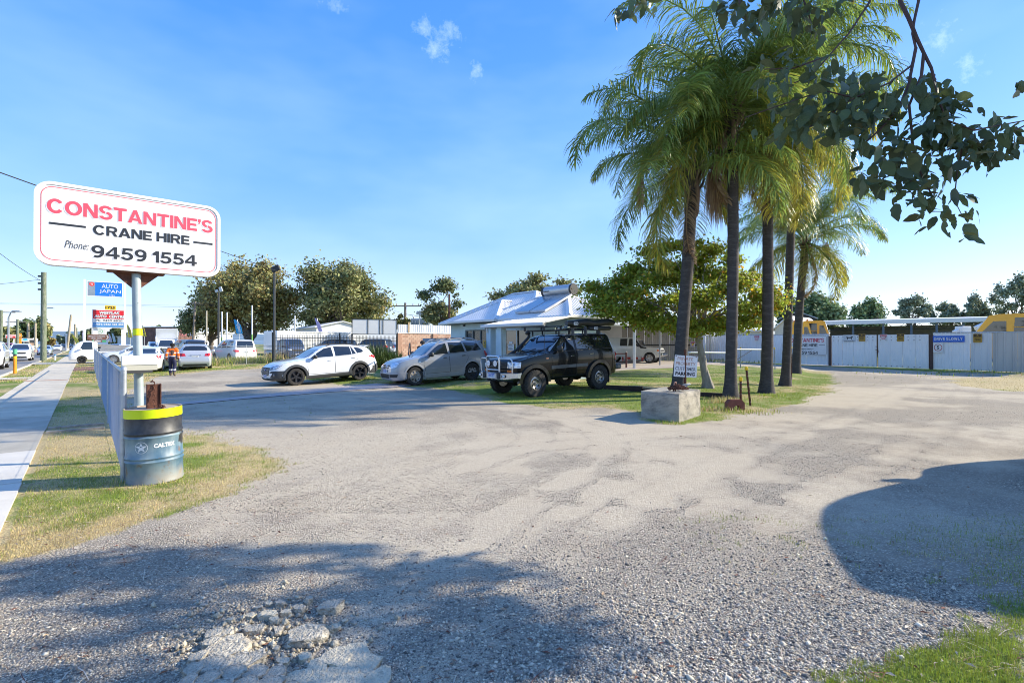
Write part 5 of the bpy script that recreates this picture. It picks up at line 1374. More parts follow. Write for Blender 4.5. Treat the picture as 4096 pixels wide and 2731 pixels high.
for a,b in((1.69,2.24),(2.30,2.90),(2.96,3.55)):
 p=MB();p.box(((a+b)/2,.11,1.70),(b-a,.012,.88));p.build('pane',M_GLASSD,win)
 g=MB();hh=.88;ww=b-a;n=int((ww+hh)/.13)
 for sg in(1,-1):
  for k in range(n):
   s0=-hh+k*.13;sa,sb=max(0,s0),min(ww,s0+hh)
   if sb-sa<.02:continue
   za,zb=1.26+sa-s0,1.26+sb-s0
   if sg<0:za,zb=2.14-(sa-s0),2.14-(sb-s0)
   g.cyl((a+sa,.075,za),(a+sb,.075,zb),.006,.006,4,False)
 g.build('screen_bar',mat('screen_bar_grey',(.16,.17,.17),.5,.3),win)
sl=MB();sl.cbox((2.62,-.03,1.17),(2.1,.14,.06),.01);sl.build('sill',M_WALLB,house)
st=MB();st.box((3.30,.05,1.40),(.20,.006,.46));so=st.build('notice',mat('notice_yellow',(.50,.33,.04),.5),house)
F=frame((3.30,.045,1.40),(1,0,0))
tt=MB();tt.prism([(-.06,.08),(.06,.08),(0,.19)],-.003,0,F);add_text(tt,'VIDEO',F,-.075,-.06,.15,.06,-.003);add_text(tt,'WARNING',F,-.08,.02,.16,.035,-.003);add_text(tt,'SURVEILLANCE',F,-.085,-.14,.17,.03,-.003);tt.build('notice_lettering',M_LBLK,so)
dr=empty('door');dr.parent=house
mb=MB()
for s_ in(4.90,5.84,6.74):mb.cbox((s_,.08,1.05),(.07,.1,2.2),.01)
for z in(-.02,2.12):mb.cbox((5.82,.08,z),(1.80,.1,.06),.01)
mb.build('frame',mat('white_door_frame',(.66,.66,.65),.5),dr)
for a,b in((4.94,5.80),(5.88,6.70)):
 p=MB();p.box(((a+b)/2,.11,1.05),(b-a,.012,2.08));p.build('pane',M_GLASSD,dr)
nt=MB();nt.box((5.36,.09,1.30),(.46,.01,.30));no=nt.build('notice',M_WHITEP,dr)
F=frame((5.36,.084,1.30),(1,0,0));tt=MB()
add_text(tt,'NO APPOINTMENT',F,-.19,.06,.34,.05,-.002);add_text(tt,'PLEASE CALL',F,-.19,-.03,.36,.05,-.002);add_text(tt,'OFFICE HOURS',F,-.19,-.11,.30,.05,-.002)
tt2=MB();tt2.box((5.36,.088,1.52),(.24,.008,.09));tt2.build('notice',M_WHITEP,dr)
F0=F
lines=MB()
for k,wd in enumerate((.30,.36,.26,.33)):lines.prism([(-.19,.09-k*.06),(-.19+wd,.09-k*.06),(-.19+wd,.11-k*.06),(-.19,.11-k*.06)],-.003,0,F)
lines.build('notice_lettering',M_LBLK,no)
vr=MB();s0,s1,t0,t1=6.05,9.95,-2.1,-.22;z0,z1=2.28,ZE-.03
vr.add([(s0,t0,z0),(s1,t0,z0),(s1,t1,z1),(s0,t1,z1),(s0,t0,z0-.03),(s1,t0,z0-.03),(s1,t1,z1-.03),(s0,t1,z1-.03)],[(0,1,2,3),(7,6,5,4),(0,4,5,1),(1,5,6,2),(3,2,6,7),(0,3,7,4)])
vo=vr.build('verandah_roof',M_ROOF,house)
rb=MB();k=s0+.1
while k<s1:
 rb.add([(k-.018,t0,z0+.002),(k,t0,z0+.024),(k+.018,t0,z0+.002),(k-.018,t1,z1+.002),(k,t1,z1+.024),(k+.018,t1,z1+.002)],[(0,1,4,3),(1,2,5,4),(0,2,1)]);k+=.2
o=rb.build('roof_rib',M_ROOF,vo);o['kind']='stuff'
gt=MB();gt.cbox(((s0+s1)/2,t0-.06,z0-.05),(s1-s0+.1,.11,.13),.02);gt.build('gutter',M_FASCIA,vo)
bm_=MB();bm_.box(((s0+s1)/2,t0+.1,z0-.10),(s1-s0-.1,.08,.16));bm_.build('beam',M_SOFFIT,vo)
for s_ in(6.38,7.12):
 p=MB();p.cbox((s_,-1.9,.35),(.36,.36,1.1),.01);p.cbox((s_,-1.9,.92),(.42,.42,.06),.01);p.cbox((s_,-1.9,1.56),(.30,.30,1.22),.01);p.build('verandah_pier',M_WALLB,house)
fl=MB();fl.box((8.0,-1.05,-.02),(3.9,2.0,.2));fl.build('verandah_floor',M_CONC,house)
dp=MB();dp.tube([(6.35,-2.14,2.3),(6.35,-2.1,2.05),(6.36,-2.08,1.95)],.035,8);dp.build('downpipe',M_FASCIA,house)
fl=MB();fl.cbox((2.1,-.38,2.42),(.12,.12,.10),.02);fl.cyl((2.1,-.3,2.52),(2.1,-.36,2.44),.02,.02,6);fl.build('flood_lamp',M_BLACK,house)
sh=empty('solar_water_heater',(0,0,0),label='silver solar water tank above two roof panels on the house',cat='solar heater');sh.matrix_world=HM
sl_=.48
def onroof(s_,t_):return Vector((s_,t_,ZE+(t_+.3)*sl_+.06))
for k in range(2):
 a,b=5.75+k*1.06,6.75+k*1.06
 p=MB();q=[onroof(a,.05),onroof(b,.05),onroof(b,1.75),onroof(a,1.75)]
 up=Vector((0,-sl_,1)).normalized()*.09
 p.add(q+[x+up for x in q],[(3,2,1,0),(0,1,5,4),(1,2,6,5),(2,3,7,6),(3,0,4,7)]);p.add([q[i]+up for i in range(4)],[(0,1,2,3)])
 p.mi=1;e=Vector((.04,0,0));dn=(q[3]-q[0]).normalized()*.04
 p.add([q[0]+up*1.02+e+dn,q[1]+up*1.02-e+dn,q[2]+up*1.02-e-dn,q[3]+up*1.02+e-dn],[(0,1,2,3)])
 p.build('collector_panel',[mat('alu_edge',(.6,.6,.6),.4,.6),mat('collector_glass',(.30,.36,.42),.12,.3,var=.04)],sh)
tk=MB();c0,c1=onroof(5.72,1.98)+Vector((0,0,.22)),onroof(7.72,1.98)+Vector((0,0,.22))
tk.cyl(c0+Vector((.12,0,0)),c1-Vector((.12,0,0)),.25,.25,24);tk.build('tank',mat('brushed_tank',(.52,.53,.54),.4,.6,var=.05),sh,smooth=40)
for a,b in((c0,c0+Vector((.12,0,0))),(c1-Vector((.12,0,0)),c1)):
 e=MB();e.cyl(a,b,.262,.262,24);e.build('tank_end_cap',M_BLACK,sh,smooth=40)
tt=MB();F=frame(c0+Vector((.15,-.246,-.05)),(1,0,0));add_text(tt,'Solahart',F,0,0,.42,.09,-.02,.02);tt.build('tank_lettering',M_LBLK,sh)
# ribbed steel sheet runs
def sheet_run(name,A,B,z0f,h,m,parent,base,width=.76,rib=.19,rh=.028,rows=None,side=1):
 """sheets standing side by side from A to B, each its own ribbed plate; face with the ribs towards side"""
 A=Vector(A);B=Vector(B);L=(B-A).length;d=(B-A).normalized();nrm=Vector((-d.y,d.x,0))*side
 n=max(1,round(L/width));wd=L/n
 for k in range(n):
  pts=[];x=k*wd+.004;e=(k+1)*wd-.004
  nr=max(1,round(wd/rib));rw=(e-x)/nr
  for j in range(nr):
   q=x+j*rw;pts+=[(q,0),(q+rw*.36,0),(q+rw*.43,rh),(q+rw*.57,rh),(q+rw*.64,0)]
  pts.append((e,0))
  vs=[]
  for zz in(0,1):
   for(s_,o_)in pts:
    p=A+d*s_+nrm*o_;g=tzf(p.x,p.y)if z0f is None else z0f
    vs.append(Vector((p.x,p.y,g+(.02 if zz==0 else h)))-base)
  np_=len(pts)
  mb=MB();mb.add(vs,[(i,i+1,np_+i+1,np_+i)for i in range(np_-1)]);mb.build(name,m,parent)
def rail(mb,A,B,z,base,sz=.05,off=0):
 A=Vector(A);B=Vector(B);d=(B-A).normalized();nrm=Vector((-d.y,d.x,0))*off
 za=tzf(A.x,A.y)+z;zb=tzf(B.x,B.y)+z
 mb.tube([Vector((A.x,A.y,za))+nrm-base,Vector((B.x,B.y,zb))+nrm-base],sz/2,6)
M_SHEET=mat('white_sheeting',(.80,.81,.81),.5,.0,var=.05,scale=.8,dirt=(.42,.42,.40),dirt_lo=.6,dirt_hi=.8,dscale=1.4)
M_SHEET2=mat('zinc_sheeting',(.58,.61,.63),.5,.2,var=.12,scale=1.2,streak=(1,1,.15))
M_SHEET3=mat('dull_zinc_sheeting',(.44,.445,.43),.55,.2,var=.15,scale=1.2,streak=(1,1,.15))
F0=Vector((16.8,44.2,0));F1=Vector((23.6,33.1,0));FD=(F1-F0).normalized();FN=Vector((FD.y,-FD.x,0))
if FN.dot(F0)>0:FN=-FN
def fpt(px):
 """point on the yard fence line seen at photo column px"""
 r=(px-CX)/FPX;t=(r*F0.y-F0.x)/(FD.x-r*FD.y);return F0+FD*t
def fdist(px):return(fpt(px)-F0).length
FH=2.17
def fence_seg(label,pa,pb,m,width=.76,rib=.19,rh=.028,caps=None):
 A,B=fpt(pa),fpt(pb);o=empty('sheet_fence',A,label=label,cat='fence',group=None)
 sd=1 if Vector((-FD.y,FD.x,0)).dot(FN)>0 else-1
 sheet_run('fence_sheet',A,B,None,FH,m,o,A,width,rib,rh,side=sd)
 r=MB();rail(r,A,B,FH+.01,A,.06);r.build('top_rail',caps or M_GALV,o)
 return o
fence_seg('long white ribbed steel fence behind the palms, left of the depot sign',2822,3318,M_SHEET)
fence_seg('pale ribbed sheet fence with the blue drive slowly sign',3732,3880,M_SHEET)
fence_seg('bluish zinc ribbed fence panel with wide ribs right of the speed sign',3881,3968,M_SHEET2,.9,.30,.04)
fence_seg('dull grey zinc ribbed fence at the right edge of the yard',3969,4180,M_SHEET3,.9,.30,.04)
M_BROWN=mat('brown_steel_post',(.085,.05,.042),.7,.2,var=.2,scale=8)
for px,lb in((3321,'brown steel gate post at the left side of the white gates'),(3726,'brown steel gate post beside the drive slowly sign')):
 p=fpt(px);p.z=tzf(p.x,p.y);mb=MB();mb.cbox((0,0,1.0),(.16,.16,2.05),.01,Matrix.Rotation(math.atan2(FD.y,FD.x),3,'Z'));mb.cbox((0,0,2.04),(.2,.2,.03),.006,Matrix.Rotation(math.atan2(FD.y,FD.x),3,'Z'))
 o=mb.build('gate_post',M_BROWN);o.location=p;tag(o,lb,'post')
def gate(label,pa,pb):
 A,B=fpt(pa),fpt(pb);o=empty('yard_gate',A,label=label,cat='gate')
 sd=1 if Vector((-FD.y,FD.x,0)).dot(FN)>0 else-1
 sheet_run('gate_sheet',A+FN*.05,B+FN*.05,None,2.10,M_SHEET,o,A,.76,.19,.02,side=sd)
 fr=MB()
 for z in(.10,1.05,2.08):rail(fr,A,B,z,A,.06,0)
 for q in(A,B):g=tzf(q.x,q.y);fr.tube([Vector((q.x,q.y,g+.06))-A,Vector((q.x,q.y,g+2.1))-A],.03,6)
 fr.build('gate_frame',M_BROWN,o)
 d=(B-A).normalized();n=int((B-A).length/.30)
 sc=MB()
 for k in range(n):
  for z in(.12,1.75,1.98):
   q=A+d*(.15+k*.30)+FN*.078;g=tzf(q.x,q.y);sc.box(Vector((q.x,q.y,g+z))-A,(.035,.035,.035))
 s_=sc.build('rivet',M_BROWN,o);s_['kind']='stuff'
 return o
gate('left leaf of the white sheet steel yard gates',3328,3508)
gate('right leaf of the white sheet steel yard gates',3514,3716)
p=fpt(3511)+FN*.12;p.z=1.05
lt=MB();lt.cbox((0,0,.10),(.16,.05,.05),.01);lt.cbox((.06,0,-.02),(.06,.05,.16),.01);lt.cbox((-.03,0,.30),(.10,.04,.04),.01)
o=lt.build('gate_latch',M_RUST);o.location=p+Vector((0,0,tzf(p.x,p.y)));tag(o,'rusty latch and chain lug between the two white gate leaves','latch')
# signs hung on the fence
def fsign(name,label,cat,px,py0,py1,px1,board,off=.06,rnd=0.0):
 """board between photo columns px..px1 and rows py0 (top) .. py1 (bottom) on the fence line"""
 A,B=fpt(px)+FN*off,fpt(px1)+FN*off
 mid=(A+B)/2;zt=EYE+(HY-py0)/FPX*mid.y;zb=EYE+(HY-py1)/FPX*mid.y
 x=(B-A)
 o=empty(name,(A.x,A.y,zb),label=label,cat=cat);F=frame((0,0,0),x);Wd=x.length;H=zt-zb
 mb=MB();mb.prism(rrect(0,0,Wd,H,rnd,4)if rnd else[(0,0),(Wd,0),(Wd,H),(0,H)],0,.012,F);b=mb.build('board',board,o)
 return o,b,F,Wd,H
def put(parent,m,items,F,name='lettering'):
 mb=MB()
 for it in items:
  if it[0]=='t':add_text(mb,it[1],F,it[2],it[3],it[4],it[5],-.005,it[6]if len(it)>6 else .03)
  else:mb.prism(it[1],-.005,-.001,F)
 return mb.build(name,m,parent)
o,b,F,Wd,H=fsign('depot_sign','white crane hire depot board with red and black lettering on the yard fence','sign',3143,1341,1421,3311,M_WHITEP,.06)
t=MB();heavy(t,'CONSTANTINE’S',F,Wd*.05,H*.66,Wd*.88,H*.19,-.005);t.build('lettering',M_LRED2,b)
t=MB();heavy(t,'CRANE HIRE',F,Wd*.22,H*.44,Wd*.56,H*.14,-.005);heavy(t,'KENWICK DEPOT',F,Wd*.32,H*.285,Wd*.37,H*.06,-.005);heavy(t,'9459 1554',F,Wd*.27,H*.06,Wd*.52,H*.15,-.005)
for a,c in((.04,.18),(.81,.95)):t.prism([(Wd*a,H*.50),(Wd*c,H*.50),(Wd*c,H*.52),(Wd*a,H*.52)],-.005,-.001,F)
t.build('lettering',M_LBLK,b)
ra,rb_=rrect(.05,.05,Wd-.05,H-.05,.12,5),rrect(.065,.065,Wd-.065,H-.065,.11,5);n_=len(ra)
mb=MB();mb.add([F@Vector((x,-.004,z))for x,z in ra]+[F@Vector((x,-.004,z))for x,z in rb_],[(i,(i+1)%n_,n_+(i+1)%n_,n_+i)for i in range(n_)]);mb.build('border_line',M_LBLK,b)
M_SBLUE=mat('sign_blue',(.02,.13,.55),.45,var=.03)
o,b,F,Wd,H=fsign('road_sign','blue drive slowly sign with white capitals on the yard fence','sign',3733,1343,1368,3860,M_SBLUE)
t=MB();heavy(t,'DRIVE SLOWLY',F,Wd*.04,H*.27,Wd*.90,H*.48,-.005,.2);t.build('lettering',M_WHITEP,b)
o,b,F,Wd,H=fsign('speed_sign','white speed sign with a red ring round the number five','sign',3734,1370,1411,3774,M_WHITEP,.06,.04)
k=28;rg=MB();ro_,ri_=disc2(Wd/2,H*.52,min(Wd,H)*.42,k),disc2(Wd/2,H*.52,min(Wd,H)*.355,k)
rg.add([F@Vector((x,-.004,z))for x,z in ro_]+[F@Vector((x,-.004,z))for x,z in ri_],[(i,(i+1)%k,k+(i+1)%k,k+i)for i in range(k)]);rg.build('red_ring',mat('ring_red',(.42,.05,.03),.6,var=.2),b)
put(b,M_LBLK,[('t','5',Wd*.39,H*.34,Wd*.22,H*.36,.03)],F)
M_NRED=mat('notice_red',(.50,.02,.07),.5)
def guard_notice(px,py0,px1,py1,label):
 o,b,F,Wd,H=fsign('guard_dog_notice',label,'notice',px,py0,py1,px1,M_WHITEP,.07)
 rd=put(b,M_NRED,[('p',[(.02,H*.60),(Wd-.02,H*.60),(Wd-.02,H-.02),(.02,H-.02)]),('t','GUARD',Wd*.08,H*.33,Wd*.84,H*.19,.04),('t','DOG',Wd*.24,H*.08,Wd*.52,H*.19,.04)],F)
 mb=MB();add_text(mb,'BEWARE',F,Wd*.16,H*.70,Wd*.68,H*.17,-.009,.03);mb.build('lettering',M_WHITEP,b)
guard_notice(3019,1342,3040,1362,'red and white beware guard dog notice on the long fence between the palms')
guard_notice(3522,1337,3550,1359,'red and white beware guard dog notice on the right gate leaf')
M_VY,M_VB=mat('video_yellow',(.42,.25,.03),.5),mat('video_brown',(.06,.03,.01),.5)
for px,py0,px1,py1,lb in((3437,1335,3463,1365,'yellow video surveillance warning sign on the left gate leaf'),(3590,1334,3619,1365,'brown topped video surveillance warning sign on the right gate leaf'),(3895,1335,3930,1369,'yellow video surveillance warning sign on the zinc fence')):
 o,b,F,Wd,H=fsign('video_notice',lb,'notice',px,py0,py1,px1,M_VY,.085)
 put(b,M_VB,[('p',[(.02,H*.58),(Wd-.02,H*.58),(Wd-.02,H-.02),(.02,H-.02)]),('t','VIDEO',Wd*.12,H*.25,Wd*.76,H*.22,.04),('t','SURVEILLANCE',Wd*.08,H*.08,Wd*.84,H*.09,.02)],F)
 mb=MB();mb.prism([(Wd*.36,H*.76),(Wd*.64,H*.76),(Wd*.5,H*.94)],-.009,-.005,F);add_text(mb,'WARNING',F,Wd*.12,H*.63,Wd*.76,H*.09,-.009,.02);mb.build('warning_mark',M_VY,b)
o,b,F,Wd,H=fsign('security_notice','pale grey notice with a prowling dog picture on the left gate leaf','notice',3376,1339,1367,3424,mat('notice_pale',(.55,.58,.60),.5),.085)
dog=[(.30,.35),(.30,.55),(.22,.68),(.28,.72),(.36,.66),(.62,.68),(.74,.82),(.80,.74),(.70,.60),(.72,.35),(.66,.35),(.62,.52),(.40,.52),(.36,.35)]
put(b,M_LBLK,[('p',[(x*Wd,z*H)for x,z in dog]),('t','GUARD DOG SECURITY',Wd*.06,H*.08,Wd*.88,H*.10,.02)],F)
# carport at the right side of the house
cp=empty('carport',GT(2537,1473),label='open carport with thin steel posts and a ribbed back wall beside the house',cat='carport');cb=Vector(cp.location)
P1,P2=GT(2537,1473),GT(2639,1461)
def vpost(mb,p,h,w=.1):mb.cbox(Vector((p.x,p.y,p.z+h/2))-cb,(w,w,h),.01)
mb=MB();vpost(mb,P1,2.62,.15);mb.build('post',M_WHITE,cp)
mb=MB();vpost(mb,P2,2.8,.085);mb.build('post',mat('grey_post',(.30,.30,.30),.5,.3),cp)
BW0,BW1=Vector((9.3,44.3,0)),Vector((16.7,44.6,0))
mb=MB();q=GT(2816,1440);vpost(mb,Vector((16.3,43.4,tzf(16.3,43.4))),3.0,.2);mb.build('post',M_WHITE,cp)
mb=MB();vpost(mb,Vector((16.55,42.6,tzf(16.5,42.6))),2.7,.1);mb.build('post',mat('cream_post',(.60,.52,.38),.6),cp)
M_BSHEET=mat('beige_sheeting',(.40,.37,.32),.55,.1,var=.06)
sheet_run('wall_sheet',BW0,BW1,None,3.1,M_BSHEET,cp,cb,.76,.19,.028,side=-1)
gr=MB()
for z in(1.35,2.9):rail(gr,BW0,BW1,z,cb,.1,-.05)
gr.build('wall_rail',mat('dark_girt',(.03,.03,.03),.7),cp)
WW0,WW1=Vector((5.3,40.2,0)),Vector((9.1,42.6,0))
mb=MB();d=(WW1-WW0);dn=d.normalized();nn=Vector((-dn.y,dn.x,0))*.1;g=tzf(7,41)
cs=[WW0-nn,WW1-nn,WW1+nn,WW0+nn]
mb.add([Vector((p.x,p.y,g-.1))-cb for p in cs]+[Vector((p.x,p.y,g+3.05))-cb for p in cs],[(3,2,1,0),(4,5,6,7),(0,1,5,4),(1,2,6,5),(2,3,7,6),(3,0,4,7)]);mb.build('side_wall',M_WALLW,cp)
fz=2.82
ro=MB();c=[GT(2380,1478)+Vector((0,0,0)),P1+Vector((-.3,-.5,0)),P2+Vector((.2,-.6,0)),Vector((14.2,39.0,0)),Vector((17.2,44.8,0)),Vector((5.0,45.0,0)),Vector((4.0,36.0,0))]
zz=[fz,fz,fz+.12,fz+.22,fz+.45,fz+.6,fz+.3]
top=[Vector((p.x,p.y,z+.06))-cb for p,z in zip(c,zz)];n_=len(top)
ro.add(top+[p-Vector((0,0,.05))for p in top],[tuple(range(n_)),tuple(range(2*n_-1,n_-1,-1))]+[(i,i+n_,(i+1)%n_+n_,(i+1)%n_)for i in range(n_)])
ro.build('carport_roof',M_ROOF,cp)
bm2=MB();bm2.tube([top[i]-Vector((0,0,.12))for i in range(0,4)],.075,4);bm2.build('gutter_beam',M_FASCIA,cp)
q=GT(2505,1471);mb=MB();mb.cyl((0,0,-.05),(0,0,.95),.055,.055,12);o=mb.build('bollard',mat('maroon_post',(.10,.03,.03),.6,.1),smooth=40);o.location=q;tag(o,'short maroon post with pale cap beside the white carport post','bollard')
c2=MB();c2.lathe([(.058,.93),(.058,.97),(.03,.985),(.001,.99)],12);c2.build('cap',mat('pale_cap',(.5,.45,.42),.6),o)
p0,p1=GT(2400,1473),q
mb=MB();mb.tube([Vector((0,0,0)),Vector((p0.x-p1.x-1.2,p0.y-p1.y,p0.z-p1.z))],.035,8);o=mb.build('barrier_rail',_mats['maroon_post']);o.location=p1+Vector((-.03,0,.86));tag(o,'maroon barrier rail running from the short post behind the black four wheel drive','rail')
b0=Vector((9.2,42.9,tzf(9.2,42.9)))
mb=MB()
for i in range(7):
 mb.mi=i%2;mb.cbox((i*.30,-.02*i,.30),(.30,.06,.26),.01)
mb.mi=0;mb.cbox((.1,0,.15),(.06,.3,.3),.01);mb.cbox((1.7,-.1,.15),(.06,.3,.3),.01)
o=mb.build('barrier_board',[mat('barrier_red',(.6,.05,.03),.5),M_WHITE]);o.location=b0;tag(o,'red and white barrier board lying behind the white utility in the carport','barrier')
A=BW0.lerp(BW1,.78)
nb=MB();Fn=frame((0,0,0),(BW1-BW0));nb.prism([(0,0),(.38,0),(.38,.52),(0,.52)],0,.01,Fn);on=nb.build('board',M_WHITEP);on.name='guard_dog_notice';on.location=at(2762,1387,44.1);tag(on,'red and white beware guard dog notice on the carport back wall behind the leaning trunk','notice')
put(on,M_NRED,[('p',[(.02,.31),(.36,.31),(.36,.50),(.02,.50)]),('t','GUARD',.04,.17,.30,.09,.04),('t','DOG',.10,.05,.18,.09,.04)],Fn)
mb=MB();add_text(mb,'BEWARE',Fn,.07,.36,.24,.08,-.009,.03);mb.build('lettering',M_WHITEP,on)
# brick wall with sheeting along its top, back left of the house
def brick_wall():
 A=Vector(UV(41.0,18.7))+V*3.2;
 A=Vector((-10.1,45.1,0));B=Vector((-4.2,50.0,0));g=tzf(A.x,A.y)
 o=empty('brick_wall',(A.x,A.y,g),label='salmon brick boundary wall topped with white ribbed sheeting left of the house',cat='wall')
 d=(B-A).normalized();L=(B-A).length;F=frame((0,0,0),d)
 M_BR=[mat('salmon_brick',(.50,.31,.22),.9,var=.1,scale=3),mat('salmon_brick_dark',(.43,.255,.175),.9,var=.1,scale=3),mat('salmon_brick_pale',(.56,.375,.27),.9,var=.1,scale=3)]
 core=MB();core.prism([(0,-.2),(L,-.2),(L,2.38),(0,2.38)],.015,.2,F);core.build('mortar',mat('mortar',(.42,.34,.27),.95),o)
 h,w=.19,.39;meshes=[]
 for m in M_BR:
  b=MB();b.cbox((0,.05,0),(w-.014,.10,h-.014),.008,None);t=b.build('brick',m,o);meshes.append(t.data);bpy.data.objects.remove(t)
 rows=12;cnt=0
 Mx=Matrix(((F[0][0],F[0][1],F[0][2]),(F[1][0],F[1][1],F[1][2]),(F[2][0],F[2][1],F[2][2])))
 for r in range(rows):
  x=(w/2 if r%2==0 else 0)
  while x<L-w/2+.01:
   if x>=w/2-.01:
    t=bpy.data.objects.new('brick',meshes[int(rng.choice([0,0,0,1,2,2]))]);COL.objects.link(t);t.parent=o
    t.matrix_local=Matrix.Translation(F@Vector((x,rng.uniform(-.003,.003),2.38-h/2-r*h)))@Mx.to_4x4();cnt+=1
   x+=w
 for s_ in(.0,3.6,6.6):
  p=MB();p.prism([(s_-.04,-.2),(s_+.30,-.2),(s_+.30,2.39),(s_-.04,2.39)],-.12,.01,F);p.build('pier',M_BR[1],o)
 cpn=MB();cpn.prism([(0,2.39),(L,2.39),(L,2.47),(0,2.47)],-.05,.2,F);cpn.build('coping',M_FASCIA,o)
 base=Vector(o.location)
 sheet_run('wall_sheet',A+Vector((0,0,0))-Vector((F[0][1],F[1][1],0))*.0,B,g+2.46,.72,M_SHEET,o,base,.76,.19,.028,side=-1)
 for s_,m in((1.0,mat('ply_board',(.5,.36,.2),.8)),(5.9,M_FASCIA)):
  p=MB();p.prism([(s_,2.47),(s_+.12,2.47),(s_+.12,3.4),(s_,3.4)],-.09,-.05,F);p.build('batten',m,o)
brick_wall()
A,B=at(1690,1400,38.0),at(1800,1400,36.5);A.z=B.z=0
o=empty('side_gate',A,label='low blue grey ribbed side gate between the brick wall and the house',cat='gate')
sheet_run('gate_sheet',A,B,None,1.85,mat('blue_sheeting',(.22,.30,.40),.5,.1,var=.05),o,A,.76,.12,.02,side=-1)
for i,c in enumerate([build_crossover(),build_wagon(),build_black4wd()]):
 fx,fy,a=[(-8.59,20.3,48.3),(-3.87,20.3,56),(.674,16.0,53)][i]
 if i==1:c.root.scale=(.99,1,1.065)
 place_by_wheel(c,fx,fy,math.atan2(-math.cos(R(a)),-math.sin(R(a))),1)
 # plants
def leafmat(name,col,island=.35,trans=.35,rough=.5,spec=.4,var=.2,scale=1.2,dirt=None,**k):
 return mat(name,col,rough,0,var=var,scale=scale,island=island,trans=trans,spec=spec,dirt=dirt,**k)
M_PALM=leafmat('palm_leaf',(0.223,0.306,0.071),.30,.40,.30,.65)
M_PALMY=leafmat('palm_leaf_yellowing',(0.425,0.389,0.071),.35,.45,.42,.4)
M_PALMD=leafmat('dry_palm_straw',(.36,.25,.15),.3,.2,.8,.2)
M_PALMT=mat('palm_trunk',(.062,.053,.048),.92,var=.25,scale=6,bump=1.2,bscale=14,streak=(2,2,9),dirt=(.12,.108,.10),dirt_lo=.5,dirt_hi=.75,dscale=1.5)
M_SPATHE=mat('dry_spathe',(.25,.17,.11),.8,var=.2)
def frond_mesh(name,L,seed,lift,droop,leaf_len=.92,n=150,mats=None,twist=.35,yellow=.0):
 """one feather leaf: rachis arching along +X, strap leaflets in several ranks that hang at their tips"""
 r=np.random.default_rng(seed)
 K=26;pts=[];p=np.array([0.,0.,0.]);ang=lift
 for k in range(K):
  pts.append(p.copy());s=L/(K-1);p=p+np.array([math.cos(ang),0,math.sin(ang)])*s
  ang-=droop*(.35+1.5*(k/K)**1.4)/K
 pts=np.array(pts)
 mb=MB();mb.tube([Vector(q)for q in pts[::3]]+[Vector(pts[-1])],list(np.linspace(.032,.004,len(pts[::3])+1)),5)
 vs=[tuple(v)for v in mb.v];fs=list(mb.f)
 tri=[]
 V_,F_,MI=list(vs),[],[]
 for f in fs:F_.append(f);MI.append(0)
 for i in range(n):
  t=.16+.84*(i+r.uniform(-.3,.3))/n;t=min(max(t,.14),.995)
  k=t*(K-1);k0=int(min(k,K-2));base=pts[k0]+(pts[k0+1]-pts[k0])*(k-k0)
  tan=pts[k0+1]-pts[k0];tan/=np.linalg.norm(tan)
  ll=leaf_len*(.55+.45*math.sin(PI*min(1,t*1.15)**.8))*(1 if t<.85 else(1-t)/.15*.55+.45)*r.uniform(.85,1.15)
  up=np.cross(tan,[0,1,0]);up=up if up[2]>0 else-up
  for sd in(1,-1):
   a=r.uniform(-.6,.55)
   d=np.array([0,sd,0])*math.cos(a)+up*math.sin(a)+tan*r.uniform(.35,.8)
   d/=np.linalg.norm(d);w=r.uniform(.011,.016);q=base.copy();st=[]
   g=r.uniform(.9,1.9)
   for j in range(4):
    st.append(q.copy());q=q+d*ll/3;d=d+np.array([0,0,-1.0])*g*(.35+.35*j);d/=np.linalg.norm(d)
   b0=len(V_);wv=np.cross(st[1]-st[0],[0,0,1]);wn_=np.linalg.norm(wv);wv=wv/wn_ if wn_>1e-6 else np.array([1,0,0])
   wv=wv*math.cos(twist)+np.array([0,0,1])*math.sin(twist)*r.choice([-1,1])
   for j,ww in enumerate((.5,1.0,.75,.06)):
    V_.append(tuple(st[j]-wv*w*ww));V_.append(tuple(st[j]+wv*w*ww))
   m=1 if r.random()<yellow*(0.4+t)else 0
   for j in range(3):F_.append((b0+2*j,b0+2*j+1,b0+2*j+3,b0+2*j+2));MI.append(m)
 me=bpy.data.meshes.new(name);me.from_pydata(V_,[],F_)
 for m in mats:me.materials.append(m)
 me.polygons.foreach_set('material_index',MI);me.update()
 return me
FR={}
def frond_set():
 for i in range(4):
  FR[('g',i)]=frond_mesh('frond',4.0,100+i,R(72-13*i),2.5+.2*i,mats=[M_PALM,M_PALMY],yellow=.05,n=125)
  FR[('d',i)]=frond_mesh('frond',3.5,200+i,R(22-17*i),2.0+.1*i,mats=[M_PALM,M_PALMY],yellow=.16,n=125)
  FR[('y',i)]=frond_mesh('frond',3.1,300+i,R(8-14*i),1.9,mats=[M_PALM,M_PALMY],yellow=.75,n=115)
 FR['dead']=frond_mesh('frond',2.6,400,R(-30),2.0,leaf_len=.4,mats=[M_PALMD,M_PALMD],n=90)
frond_set()
